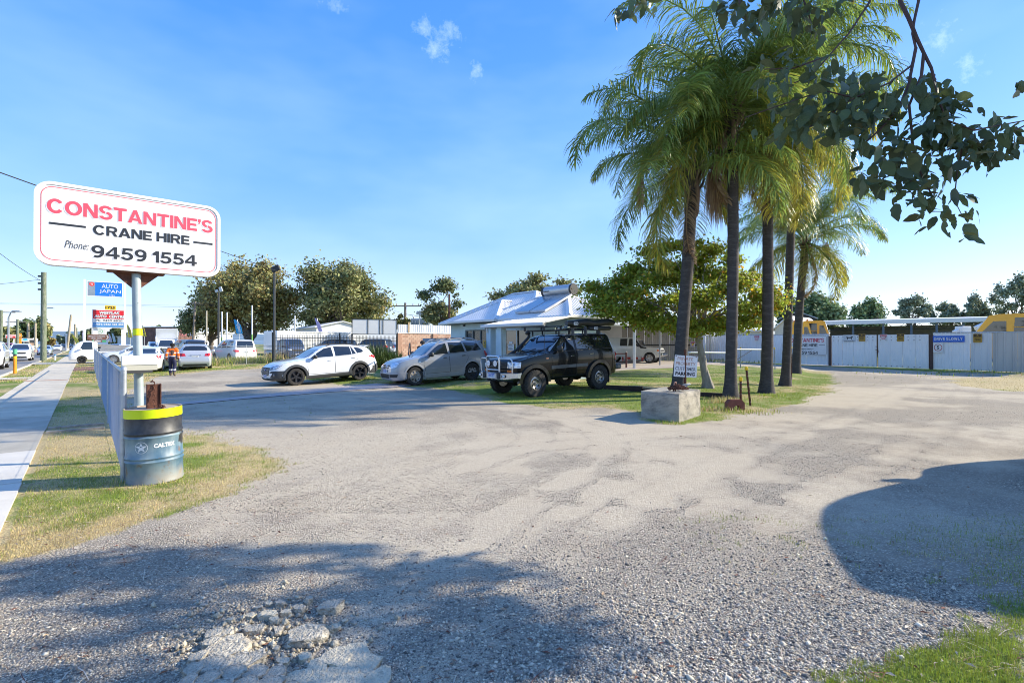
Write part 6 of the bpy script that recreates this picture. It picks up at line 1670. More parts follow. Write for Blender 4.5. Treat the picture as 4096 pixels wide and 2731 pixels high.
def palm(base,top,r0,r1,label,nfr,seed,scale=1.0,yellow=3,dead=1,stalks=(),spathes=1,hide_az=None):
 rr=np.random.default_rng(seed)
 base=Vector(base);top=Vector(top)
 o=empty('palm_tree',base,label=label,cat='palm tree',group='queen palms standing in the lawn')
 ax=top-base;H=ax.length
 pts,rad=[],[]
 n=int(H/.16)
 for k in range(n+1):
  t=k/n;p=ax*t+Vector((math.sin(t*5+seed)*.03,math.cos(t*4+seed)*.03,0));rd=r0+(r1-r0)*t+.12*math.exp(-t*H/.28)
  ring=.0 if k%2 else .007
  pts.append(p);rad.append(rd+ring)
 pts[0]=Vector((0,0,-.12))
 mb=MB();mb.tube(pts,rad,18);mb.build('trunk',M_PALMT,o,smooth=50)
 bt=MB()
 for k in range(16):
  a=k*2.4;z=-.75+.75*k/16;d=Vector((math.cos(a),math.sin(a),0))
  p=ax+Vector((0,0,z));bt.tube([p+d*r1*.8,p+d*(r1+.10)+Vector((0,0,.16)),p+d*(r1+.22)+Vector((0,0,.42))],[.06,.045,.02],5)
 bt.build('leaf_base',mat('leaf_base_brown',(.16,.12,.075),.9,var=.3,scale=8),o,smooth=50)
 for k in range(nfr):
  t=k/max(1,nfr-1);az=k*2.39996+rr.uniform(-.25,.25)
  if k<nfr-yellow:key=('g',min(3,int(t*5.2)))if t<.62 else('d',min(3,int((t-.62)/.38*3.2)))
  else:key=('y',int(rr.integers(0,4)))
  f=bpy.data.objects.new('frond',FR[key]);COL.objects.link(f);f.parent=o
  s=scale*rr.uniform(.88,1.12);f.location=ax+Vector((math.cos(az),math.sin(az),0))*r1*.4+Vector((0,0,.22*(1-t)-.12))
  f.rotation_euler=(rr.uniform(-.25,.25),rr.uniform(-.10,.10),az);f.scale=(s,s,s)
 for k in range(dead):
  az=rr.uniform(0,6.28);f=bpy.data.objects.new('dead_frond',FR['dead']);COL.objects.link(f);f.parent=o
  f.location=ax+Vector((0,0,-.3));f.rotation_euler=(0,.5,az);f.scale=(scale,)*3
 for(dx,dy,ln,wd)in stalks:
  vs,fs=[],[]
  for i in range(170):
   a=rr.uniform(0,6.28);q=rr.uniform(0,1)**.5*wd;x,y=q*math.cos(a),q*math.sin(a);z0=-rr.uniform(0,.55)*ln;z1=z0-rr.uniform(.3,.5)*ln
   w=rr.uniform(.004,.008);b=len(vs);j=rr.uniform(-.04,.04)
   vs+=[(dx+x*.5-w,dy+y*.5,z0),(dx+x*.5+w,dy+y*.5,z0),(dx+x+w+j,dy+y,(z0+z1)/2),(dx+x-w+j,dy+y,(z0+z1)/2),(dx+x+j*2,dy+y,z1)]
   fs+=[(b,b+1,b+2,b+3),(b+3,b+2,b+4)]
  sm=MB();sm.add(vs,fs);sm.tube([(0,0,.1),(dx*.7,dy*.7,.12),(dx,dy,-.1),(dx,dy,-ln*.6)],[.02,.02,.015,.006],5)
  so=sm.build('fruit_stalk',M_PALMD,o);so.location=ax+Vector((0,0,-.15));so['label']='dry hanging straw coloured fruit stalk'
 for k in range(spathes):
  a=rr.uniform(0,6.28);d=Vector((math.cos(a),math.sin(a),0));sm=MB()
  sm.tube([Vector((0,0,0)),d*.18+Vector((0,0,-.05)),d*.26+Vector((0,0,-.5)),d*.24+Vector((0,0,-1.1)),d*.22+Vector((0,0,-1.25))],[.02,.05,.07,.05,.01],8)
  so=sm.build('dry_spathe',M_SPATHE,o,smooth=60);so.location=ax+Vector((0,0,-.35))
 return o
def gz(p):return Vector((p.x,p.y,tzf(p.x,p.y)))
b=gz(at(2716,1500,16.3));t=at(2772,672,16.3)
palm(b,t,.20,.165,'queen palm with leaning trunk behind the private property sign',28,11,1.2,4,1,[(.62,-.3,2.1,.20),(.42,-.35,1.7,.15),(-1.75,-.3,1.6,.10)],3)
b=gz(GT(2925,1592));t=at(2934,430,b.y)
palm(b,t,.165,.15,'queen palm with straight trunk beside the rusty steel lug and yellow capped pickets',28,12,1.22,4,2,[],1)
b=gz(GT(3065,1571));t=at(3076,500,b.y)
palm(b,t,.185,.15,'queen palm third along the lawn edge with yellow hanging fronds',30,13,1.22,13,2,[],1)
b=gz(GT(3138,1543));t=at(3184,560,b.y)
palm(b,t,.16,.14,'queen palm fourth along the lawn edge with slim dark trunk',26,14,1.05,8,1,[],1)
b=gz(at(3180,1400,27.2));t=at(3222,960,b.y)
palm(b,t,.21,.17,'shorter bushy queen palm farthest along the lawn edge',30,15,1.2,8,2,[(.9,-.3,1.3,.22)],2)
# trees with a branching frame and crowns of many small leaves
def leaves_np(centres,radii,n,size,seed,flat=.7,aspect=1.7,droop=.3):
 r=np.random.default_rng(seed)
 w=radii.prod(1);k=r.choice(len(centres),n,p=w/w.sum())
 d=r.normal(size=(n,3));d/=np.linalg.norm(d,axis=1)[:,None]
 q=np.abs(r.normal(.62,.36,n))
 p=centres[k]+d*q[:,None]*radii[k]
 nr=r.normal(size=(n,3))*.8+d*.8+np.array([0,0,.5]);nr/=np.linalg.norm(nr,axis=1)[:,None]
 t=np.cross(nr,r.normal(size=(n,3)));t[:,2]-=droop;t/=np.linalg.norm(t,axis=1)[:,None]
 s=np.cross(nr,t);s/=np.linalg.norm(s,axis=1)[:,None]+1e-9
 sz=size*r.uniform(.6,1.35,n)[:,None]
 a=p-t*sz*.5*aspect;c=p+t*sz*.5*aspect;b=p+s*sz*.5+nr*sz*.1;e=p-s*sz*.5+nr*sz*.1
 v=np.stack([a,b,c,e],1).reshape(-1,3)
 return v,np.arange(4*n)
def limb(mb,p0,p1,r0,r1,seed,wob=.12,n=5):
 r=np.random.default_rng(seed);pts=[];p0=Vector(p0);p1=Vector(p1);L=(p1-p0).length
 for k in range(n+1):
  t=k/n;o=Vector(r.normal(size=3))*wob*L*.25*math.sin(PI*t);pts.append(p0.lerp(p1,t)+o)
 mb.tube(pts,list(np.linspace(r0,r1,n+1)),7);return pts
def tree(label,base,trunk_h,crown_c,crown_r,m_leaf,m_bark,nl,ls,seed,nclump=26,clump=.36,tr=.22,lean=(0,0),group=None,cat='tree',name='tree',hollow=.55,aspect=1.7,low=-.5,two=None):
 """crown_c is relative to the base; clumps of leaves sit at the ends of limbs around an uneven crown"""
 r=np.random.default_rng(seed);base=Vector(base)
 o=empty(name,base,label=label,cat=cat,group=group)
 cc=np.array(crown_c,float);cr=np.array(crown_r,float)
 C=[]
 while len(C)<nclump:
  d=r.normal(size=3);d/=np.linalg.norm(d)
  if d[2]<low:continue
  q=r.uniform(hollow,.95);C.append(cc+d*cr*q*r.uniform(.86,1.08))
 C=np.array(C)+r.normal(0,.07,(len(C),3))*cr;RR=np.stack([cr*clump*r.uniform(.65,1.25,3)for _ in C])*r.uniform(.7,1.2,len(C))[:,None]
 fork=Vector((lean[0],lean[1],trunk_h));mb=MB()
 limb(mb,(0,0,-.1),fork,tr*1.15,tr*.8,seed,.12)
 for i in range(0,len(C),max(1,len(C)//12)):
  e=Vector(C[i]);m=fork.lerp(e,.5)+Vector((0,0,.12*(e-fork).length))
  a=limb(mb,fork,m,tr*.55,tr*.32,seed+i,.3);limb(mb,m,e,tr*.32,tr*.06,seed+i+50,.3)
  for j in range(2):
   e2=Vector(C[int(r.integers(0,len(C)))]);
   if(e2-m).length<cr.max()*1.1:limb(mb,m,e2,tr*.2,tr*.05,seed+i+j+80,.3)
 mb.build('trunk',m_bark,o,smooth=60)
 v,f=leaves_np(C,RR,nl,ls,seed+1,aspect=aspect)
 mats=m_leaf if isinstance(m_leaf,(list,tuple))else[m_leaf]
 c=mesh_np('crown',v,f,4,mats,o)
 if len(mats)>1:c.data.polygons.foreach_set('material_index',(r.random(nl)*len(mats)).astype(np.int32).clip(0,len(mats)-1))
 return o
M_BARK=mat('grey_bark',(.14,.115,.095),.95,var=.3,scale=7,bump=1,bscale=20)
M_BARKP=mat('pale_smooth_bark',(.30,.265,.22),.85,var=.22,scale=5,bump=.7,bscale=16,streak=(4,4,.8),dirt=(.19,.16,.13),dirt_lo=.5,dirt_hi=.7,dscale=3)
M_GUM=leafmat('gum_foliage',(0.331,0.321,0.126),.4,.25,.6,.3,var=.3,scale=.5,dirt=(0.508,0.370,0.146),dirt_lo=.5,dirt_hi=.7,dscale=.35)
M_GUM2=leafmat('dark_gum_foliage',(0.187,0.211,0.086),.4,.25,.6,.3,var=.3,scale=.5)
M_FIG=leafmat('dense_foliage',(0.163,0.224,0.091),.35,.2,.55,.3,var=.3,scale=.6)
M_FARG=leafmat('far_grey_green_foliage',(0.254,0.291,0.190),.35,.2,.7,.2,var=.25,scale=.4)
M_CREPE=leafmat('lime_foliage',(0.308,0.365,0.049),.4,.55,.5,.4,var=.25,scale=1.2)
M_CREPEO=leafmat('lime_foliage_tinged_orange',(0.551,0.324,0.041),.4,.55,.5,.4,var=.25,scale=1.2)
b=gz(GT(2822,1552));Yc=b.y
fk=at(2787,1325,Yc)-b
def crepe():
 r=np.random.default_rng(5)
 o=empty('crepe_myrtle',b,label='spreading lime leaved tree with pale twisted trunk behind the palms',cat='tree')
 mb=MB()
 pts=[Vector((.10,0,-.1)),Vector((.08,0,.12)),Vector((-.05,0,.55)),fk*.55+Vector((.06,0,0)),fk*.8+Vector((.02,0,0)),fk]
 mb.tube(pts,[.24,.17,.12,.13,.10,.11],12)
 for k in range(5):
  a=k*1.3;mb.tube([Vector((.1+.2*math.cos(a),.2*math.sin(a),-.08)),Vector((.06+.11*math.cos(a),.11*math.sin(a),.25)),Vector((-.04+.05*math.cos(a),.05*math.sin(a),.8))],[.07,.06,.03],6)
 C,RR=[],[]
 def tgt(px,py,dy):return at(px,py,Yc+dy)-b
 spots=[(2420,1235,0),(2470,1160,.8),(2540,1080,.3),(2600,1010,.6),(2680,985,.2),(2760,985,-.3),(2850,1000,.3),(2930,1040,.5),(3000,1110,0),(3060,1180,-.2),(3040,1240,.5),(2960,1230,-.7),(2880,1160,-.5),(2800,1100,.9),(2700,1080,1.2),(2620,1120,-.6),(2540,1180,-.8),(2480,1240,-.4),(2600,1230,.9),(2690,1200,-1.1),(2760,1240,1.4),(2860,1270,.9),(2420,1190,.2),(2370,1150,.3),(2980,1290,.2),(2650,1290,-.4),(2700,1300,.3),(2760,1310,-.2),(2840,1300,.2),(2900,1300,-.3),(2810,1200,-.9),(2740,1170,.8),(2790,1040,.5),(2500,1120,.5),(2640,1060,-.3),(2950,1130,-.6),(2560,1275,.1),(3100,1215,.3),(2720,1120,-.4),(2900,1100,1.2)]
 for i,(px,py,dy)in enumerate(spots):
  e=tgt(px,py,dy);C.append(e);RR.append(np.array([.66,.62,.34])*r.uniform(.75,1.15))
  m=fk.lerp(e,.45)+Vector((0,0,.35));limb(mb,fk,m,.040,.024,60+i,.2);limb(mb,m,e,.022,.006,90+i,.3)
 mb.build('trunk',M_BARKP,o,smooth=60)
 v,f=leaves_np(np.array([tuple(c)for c in C]),np.array(RR),40000,.08,6,aspect=1.6)
 c=mesh_np('crown',v,f,4,[M_CREPE,M_CREPEO],o)
 xs=v[::4,0];pr=np.where(r.random(len(xs))<.07+.09*(xs>1.2),1,0);c.data.polygons.foreach_set('material_index',pr.astype(np.int32))
crepe()
def bg(label,px,Y,py_top,py_low,halfw,m,nl,ls,seed,gp=True,**k):
 b=at(px,1376,Y);b.z=0.2;top=(HY-py_top)/FPX*Y+EYE-.2;low=(HY-py_low)/FPX*Y+EYE-.2;hw=halfw/FPX*Y
 return tree(label,b,max(.8,low*.7),(0,0,(top+low)/2),(hw,hw*.8,(top-low)/2),m,M_BARK,nl,ls,seed,**k)
G_='trees standing beyond the yard'
bg('broad golden brown gum tree behind the blue feather flag',1005,76,1054,1335,215,[M_GUM,M_GUM,leafmat('golden_foliage',(.30,.225,.08),.4,.25,.6,.3)],34000,.27,31,nclump=60,clump=.30,tr=.5,group=G_,low=-1,hollow=.35)
bg('lower left gum tree beside the thin power pole',845,82,1145,1345,125,[M_GUM2,M_GUM],18000,.27,32,nclump=40,clump=.32,tr=.4,group=G_,low=-.8)
bg('broad dark green gum tree above the white blank sign panels',1365,76,1058,1335,190,[M_GUM2,M_GUM],34000,.27,33,nclump=60,clump=.30,tr=.5,group=G_,low=-1,hollow=.35)
bg('small gum with bare forked branches beside the brown post',1765,62,1205,1330,62,[M_GUM2,M_GUM],5000,.2,34,nclump=16,clump=.4,tr=.25,group=G_)
bg('small bushy tree behind the power pole with transformer',1612,80,1258,1325,32,[M_GUM2,M_GUM],1400,.3,36,nclump=10,clump=.45,tr=.2,group=G_)
bg('gum tree rising behind the ridge of the house roof',2155,58,1108,1240,165,[M_GUM2,M_GUM],9000,.22,37,nclump=30,clump=.30,tr=.3,group=G_)
bg('dense dark fig tree behind the yard shed',3230,78,1172,1360,110,M_FIG,14000,.32,38,nclump=30,clump=.42,tr=.4,group=G_,low=-.9)
bg('dense green tree behind the low palm fronds',3470,92,1205,1350,70,M_FIG,8000,.32,39,nclump=20,clump=.42,tr=.4,group=G_,low=-.9)
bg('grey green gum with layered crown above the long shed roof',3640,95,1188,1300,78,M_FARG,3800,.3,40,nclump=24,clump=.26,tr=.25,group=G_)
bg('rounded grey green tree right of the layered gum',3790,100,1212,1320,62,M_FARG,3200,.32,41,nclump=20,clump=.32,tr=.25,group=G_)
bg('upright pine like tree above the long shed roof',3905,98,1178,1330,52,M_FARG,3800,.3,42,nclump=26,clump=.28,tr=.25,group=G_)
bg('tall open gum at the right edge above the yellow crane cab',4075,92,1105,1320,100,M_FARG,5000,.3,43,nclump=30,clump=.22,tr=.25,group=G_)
def gum_tufts():
 b=at(1765,1376,62);b.z=.2;o=empty('gum_tree',b,label='tall thin gum with three leafy tufts on bare pale limbs',cat='tree',group=G_)
 mb=MB();cs=[]
 fork=at(1768,1290,62)-b
 limb(mb,(0,0,-.1),fork,.2,.14,1)
 for i,(px,py,w)in enumerate(((1700,1182,30),(1782,1143,42),(1745,1150,22),(1832,1215,24),(1825,1180,14))):
  e=at(px,py,62)-b;limb(mb,fork,e,.10,.03,5+i,.35,7);cs.append((e,w/FPX*62))
 mb.build('trunk',M_BARKP,o,smooth=60)
 C=np.array([tuple(c)for c,w in cs]);Rr=np.array([[w,w,w*.7]for c,w in cs])
 v,f=leaves_np(C,Rr,3000,.2,77);mesh_np('crown',v,f,4,M_GUM2,o)
gum_tufts()
cb_=at(1388,1376,70);cb_.z=.2
tree('narrow yellow green cypress left of the white sign panels',cb_,.5,(0,0,3.0),(.55,.55,2.4),leafmat('cypress',(.13,.14,.03),.3,.2),M_BARK,1500,.25,45,nclump=14,clump=.6,tr=.12,low=-1)
def flax():
 b=gz(GT(1505,1468));r=np.random.default_rng(8)
 o=empty('flax_bush',b,label='dense clump of dark strap leaved flax behind the white crossover',cat='bush')
 V_,F_=[],[]
 for k in range(2300):
  c=np.array([r.normal(0,.78),r.normal(0,.55),0]);c[0]=np.clip(c[0],-1.5,1.4)
  az=r.uniform(0,6.28);tilt=r.uniform(.15,1.0);L=r.uniform(.75,1.5)*(1-.25*abs(c[0]));w=r.uniform(.014,.024)
  d=np.array([math.cos(az)*math.sin(tilt),math.sin(az)*math.sin(tilt),math.cos(tilt)]);d[:2]+=c[:2]*.3;d/=np.linalg.norm(d)
  sd=np.cross(d,[0,0,1]);sd/=np.linalg.norm(sd)+1e-9;p=c.copy();p[2]=r.uniform(0,.35);b0=len(V_)
  for j,ww in enumerate((.7,1,.8,.05)):
   V_+=[tuple(p-sd*w*ww),tuple(p+sd*w*ww)];p=p+d*L/3;d=d+np.array([0,0,-.28])*(j+.6)*tilt;d/=np.linalg.norm(d)
  for j in range(3):F_.append((b0+2*j,b0+2*j+1,b0+2*j+3,b0+2*j+2))
 mb=MB();mb.add(V_,F_);f=mb.build('foliage',leafmat('flax_leaf',(.075,.11,.03),.45,.2,.4,.5),o)
flax()
# the gum whose branch hangs into the top right; trunk and most of the crown stand outside the frame
M_GLEAF=leafmat('gum_leaf',(.085,.115,.045),.3,.25,.5,.4,var=.2,scale=14,dirt=(.16,.10,.06),dirt_lo=.62,dirt_hi=.72,dscale=25)
M_TWIG=mat('gum_twig',(.085,.05,.04),.8,var=.25,scale=12)
def gum_branch():
 r=np.random.default_rng(21)
 base=Vector((10.6,1.2,0))
 o=empty('gum_tree',base,label='overhanging gum branch with broad grey green leaves at the upper right',cat='tree')
 tk=MB();limb(tk,(0,0,-.2),(-.4,.3,4.2),.34,.24,1,.1);limb(tk,(-.4,.3,4.2),(-5.5,1.4,6.0),.16,.07,2,.15);limb(tk,(-5.5,1.4,6.0),(-8.2,1.75,4.9),.06,.03,3,.2);limb(tk,(-.4,.3,4.2),(-2,2.6,7.5),.16,.06,4,.15);limb(tk,(-.4,.3,4.2),(-3.5,-.6,5.6),.14,.05,8,.15)
 tk.build('trunk',M_BARKP,o,smooth=60)
 def q(px,py,Y=3.0):return at(px,py,Y)-base
 tw=MB();tips=[]
 def twig(pts,r0,r1,n=6):
  P=[q(*p)for p in pts];tw.tube(P,list(np.linspace(r0,r1,len(P))),n);return P
 A=twig([(3600,-420,3.2),(3605,0,3.05),(3640,70,3.02),(3672,150,3.0),(3700,210,3.0),(3730,270,2.98),(3745,330,2.97),(3760,400,2.95),(3790,480,2.95),(3810,560,2.95)],.013,.004)
 twig([(3690,-300,3.1),(3680,0,3.05),(3662,80,3.03),(3655,130,3.02),(3668,190,3.0),(3650,260,3.0),(3560,330,2.98),(3420,390,2.95),(3300,470,2.92),(3220,520,2.9)],.010,.003)
 twig([(3668,190,3.0),(3640,330,3.0),(3600,430,2.98),(3520,520,2.95),(3430,600,2.95)],.010,.004)
 twig([(3700,210,3.0),(3690,300,3.0),(3640,420,3.0),(3650,520,3.0),(3660,640,2.98),(3700,720,2.97),(3740,800,2.96)],.010,.004)
 twig([(3520,-100,3.1),(3480,10,3.05),(3400,130,3.0),(3320,220,3.0),(3180,270,2.95),(3060,275,2.95)],.008,.003)
 twig([(3320,220,3.0),(3250,300,3.0),(3180,330,2.95)],.005,.003)
 twig([(3790,480,2.95),(3900,520,2.95),(4000,500,2.98),(4110,480,3.0)],.006,.003)
 twig([(3790,480,2.95),(3850,600,2.95),(3830,700,2.95),(3820,800,2.95),(3850,860,2.95)],.005,.002)
 twig([(3660,640,2.98),(3640,760,2.98),(3690,830,2.98)],.004,.002)
 twig([(4200,430,3.0),(4096,505,3.0),(4000,545,3.0),(3900,570,3.0)],.005,.002)
 twig([(3420,390,2.95),(3300,360,2.93),(3120,420,2.9),(2980,470,2.9)],.005,.002)
 twig([(2900,-200,3.2),(2960,0,3.1),(2990,90,3.08)],.008,.003);twig([(2620,-120,3.3),(2580,0,3.25),(2510,40,3.2)],.007,.003);twig([(3180,-160,3.1),(3220,0,3.05),(3250,90,3.05)],.008,.003)
 tw.build('twig',M_TWIG,o,smooth=60)
 LM=[]
 for s in range(6):
  n=7;vs,fs=[],[];rs=np.random.default_rng(50+s);wmax=rs.uniform(.40,.62)
  for k in range(n+1):
   t=k/n;w=wmax*.5*(math.sin(PI*t**.75)**.8)*(1 if s%3 else rs.uniform(.6,1.1));bend=-.20*t*t;cup=.12*w
   vs+=[(t,-w*rs.uniform(.85,1.1),bend+cup),(t,0,bend),(t,w*rs.uniform(.85,1.1),bend+cup)]
  for k in range(n):
   a=3*k;fs+=[(a,a+3,a+4,a+1),(a+1,a+4,a+5,a+2)]
  fs=[f for f in fs if not(s>=4 and f[0]in(3*(2+s%3),3*(4)))]
  mb=MB();mb.add(vs,fs);t=mb.build('leaf',M_GLEAF,o,smooth=60);LM.append(t.data);bpy.data.objects.remove(t)
 clusters=[(3150,280,2.95,90,12),(3060,300,2.93,60,6),(3300,270,2.95,70,9),(3400,320,2.93,70,10),(3480,370,2.95,80,12),(3180,400,2.9,70,10),(3280,430,2.92,80,14),(3380,470,2.92,90,20),(3240,500,2.9,80,14),(3120,480,2.9,90,9),(3460,560,2.95,90,16),(3560,420,2.98,80,12),(3650,330,3.0,60,10),(3720,350,3.0,60,12),(3780,400,2.97,70,18),(3720,470,2.98,80,18),(3800,480,2.95,80,20),(3840,560,2.95,80,18),(3760,570,2.97,80,16),(3660,600,2.98,80,14),(3560,660,2.96,90,16),(3620,730,2.97,70,12),(3470,720,2.96,70,10),(3700,760,2.97,60,10),(3900,560,2.97,70,14),(3960,610,2.98,60,12),(3990,500,3.0,60,10),(4060,560,3.0,50,8),(4040,500,3.0,40,5),(3850,640,2.95,60,8),(3780,700,2.95,60,8),(3720,810,2.98,50,6),(3690,870,2.98,35,4),(3830,770,2.95,40,4),(3860,860,2.95,40,4),(3780,860,2.96,40,4),(3860,935,2.96,20,2),(2490,35,3.2,35,6),(2570,5,3.25,45,8),(2980,20,3.08,60,12),(3000,80,3.08,40,8),(3230,30,3.05,70,14),(3270,90,3.05,40,7),(3110,0,3.05,60,14),(2900,10,3.1,50,8),(3060,40,3.05,40,6),(3180,60,3.05,40,6),(3340,20,3.05,50,5),(3330,340,2.93,90,12),(3420,420,2.93,90,14),(3600,560,2.96,90,12),(3520,480,2.96,90,12),(4080,330,3.0,25,3),(3160,170,3.0,30,2)]
 cnt=0;extra=[]
 for(px,py,Y,sp,n)in clusters:
  for k in range(int(n*1.5)):
   p=q(px+r.normal(0,sp*.55),py+r.normal(0,sp*.5),Y+r.normal(0,.10))
   L=r.uniform(.065,.12);az=r.uniform(0,6.28);dn=r.uniform(-1.5,.1)
   qt=Quaternion((0,0,1),az)@Quaternion((0,1,0),-dn)@Quaternion((1,0,0),r.uniform(-1.2,1.2))
   if cnt<300:
    lf=bpy.data.objects.new('leaf',LM[int(r.integers(0,6))]);COL.objects.link(lf);lf.parent=o
    lf.location=p;lf.rotation_mode='QUATERNION';lf.rotation_quaternion=qt;lf.scale=(L,L,L);cnt+=1
   else:extra.append((p,qt,L))
 vs,fs=[],[]
 for p,qt,L in extra:
  me=LM[int(r.integers(0,6))];M=Matrix.LocRotScale(p,qt,(L,L,L));b0=len(vs)
  vs+=[tuple(M@v.co)for v in me.vertices];fs+=[tuple(i+b0 for i in f.vertices)for f in me.polygons]
 mb=MB();mb.add(vs,fs);e=mb.build('foliage',M_GLEAF,o,smooth=60);e['kind']='stuff'
 C,RR=[],[]
 ct=1/math.tan(SUN_EL);ta=math.tan(SUN_AZ)
 shade=vp((-60,1262),(300,1268),(700,1258),(1000,1292),(1230,1285),(1150,1400),(1280,1500),(1560,1545),(1500,1640),(-60,1640));shade=[Vector(p)for p in shade]
 sx=[p.x for p in shade];sy=[p.y for p in shade]
 while len(C)<44:
  gx,gy=r.uniform(min(sx),max(sx)),r.uniform(min(sy),max(sy))
  if sdf(np.array([gx]),np.array([gy]),shade)[0]<.05:continue
  x=r.uniform(6.2,11.5);z=(x-gx)/ct;y=gy+(x-gx)*ta
  C.append((x-base.x,y-base.y,z));RR.append(r.uniform(.20,.42,3)*(1.1,.7,.7))
 for k in range(26):
  bx,by,bz=r.uniform(1.0,3.2),r.uniform(2.8,3.2),r.uniform(2.3,3.9);x=r.uniform(6.5,9.5);C.append((x-base.x,by+(x-bx)*ta-base.y,bz+(x-bx)/ct));RR.append(r.uniform(.3,.5,3)*(1,.7,.7))
 v,f=leaves_np(np.array(C),np.array(RR),5200,.085,91,aspect=1.6);c=mesh_np('crown',v,f,4,M_GLEAF,o)
gum_branch()
# things round the lawn corner
def concrete_block():
 a,b,c=Vector((3.51,10.73)),Vector((2.88,11.48)),Vector((4.40,11.88));d=b+c-a;H=.605
 o=empty('concrete_block',(a.x,a.y,0),label='big weathered concrete block at the tip of the lawn with a chain heaped on top',cat='concrete block')
 bm=bmesh.new();n=22;m=11
 ctr=(a+d)/2
 def pt(s,t,z):p=a+(b-a)*t+(c-a)*s;return Vector((p.x,p.y,z))
 mesh={}
 faces=[]
 def vert(i,j,k):
  if(i,j,k)not in mesh:
   s,t,z=i/n,j/n,k/m*H
   p=pt(s,t,z)
   es=min(i,n-i)==0;et=min(j,n-j)==0;ez=k==m
   nz=float(fbm(np.array([p.x*3+p.z*2]),np.array([p.y*3-p.z*1.5]),3.0,4,9)[0])-.5
   q=Vector((ctr.x,ctr.y,H*.5))-p
   ne=int(es)+int(et)+int(ez)
   if ne>=2:p=p+q.normalized()*(.022+.05*max(0,nz))
   p=p+q.normalized()*nz*.022
   if not ez and k in(3,7):p=p+q.normalized()*.006
   mesh[(i,j,k)]=bm.verts.new(p-Vector((a.x,a.y,0)))
  return mesh[(i,j,k)]
 for i in range(n):
  for j in range(n):bm.faces.new([vert(i,j,m),vert(i+1,j,m),vert(i+1,j+1,m),vert(i,j+1,m)])
  for k in range(m):
   bm.faces.new([vert(i,0,k),vert(i+1,0,k),vert(i+1,0,k+1),vert(i,0,k+1)]);bm.faces.new([vert(i+1,n,k),vert(i,n,k),vert(i,n,k+1),vert(i+1,n,k+1)])
   bm.faces.new([vert(0,i+1,k),vert(0,i,k),vert(0,i,k+1),vert(0,i+1,k+1)]);bm.faces.new([vert(n,i,k),vert(n,i+1,k),vert(n,i+1,k+1),vert(n,i,k+1)])
 bmesh.ops.recalc_face_normals(bm,faces=bm.faces)
 me=bpy.data.meshes.new('block_body');bm.to_mesh(me);bm.free();me.polygons.foreach_set('use_smooth',[True]*len(me.polygons));me.set_sharp_from_angle(angle=R(40))
 me.materials.append(mat('weathered_block_concrete',(.37,.335,.27),.95,var=.16,scale=5,bump=1.4,bscale=45,streak=(1,1,2.2),dirt=(.09,.085,.075),dirt_lo=.46,dirt_hi=.70,dscale=2.6))
 ob=bpy.data.objects.new('block_body',me);COL.objects.link(ob);ob.parent=o
 t0=at(2697,1540,11.35);t0.z=H
 ey=MB();ey.tube([Vector((-.03,0,-.02)),Vector((-.03,0,.16)),Vector((-.015,0,.20)),Vector((.015,0,.20)),Vector((.03,0,.16)),Vector((.03,0,-.02))],.017,8);e=ey.build('lifting_eye',mat('pale_rust',(.30,.16,.12),.8,.2,var=.2),smooth=50);e.location=t0;e.rotation_euler=(0,R(8),.5);tag(e,'rusty lifting eye standing up from the top of the concrete block','lifting eye')
 r=np.random.default_rng(4);pts=[];c0=at(2712,1560,11.3);c0.z=H+.03
 for k in range(64):
  a_=k*1.9;q=.05+.14*abs(math.sin(k*.7));pts.append(c0+Vector((math.cos(a_)*q*1.15,math.sin(a_)*q*.7,.008+.10*(1-q/.2)*r.uniform(.5,1.2)+.01*(k%5))))
 chain('chain',pts,.024,'heap of rusty chain on top of the concrete block')
 w=MB();c1=at(2725,1545,11.4);c1.z=H+.05
 w.tube([c1+Vector((-.05,0,.05)),c1+Vector((.10,0,.10)),c1+Vector((.2,.05,.11)),c1+Vector((.25,.12,.09)),c1+Vector((.18,.18,.05)),c1+Vector((.05,.15,.02))],[.022,.012,.012,.012,.012,.012],6);ws=w.build('wire_sling',M_GALV,smooth=50);tag(ws,'grey wire rope sling looped over the chain heap','sling')
concrete_block()
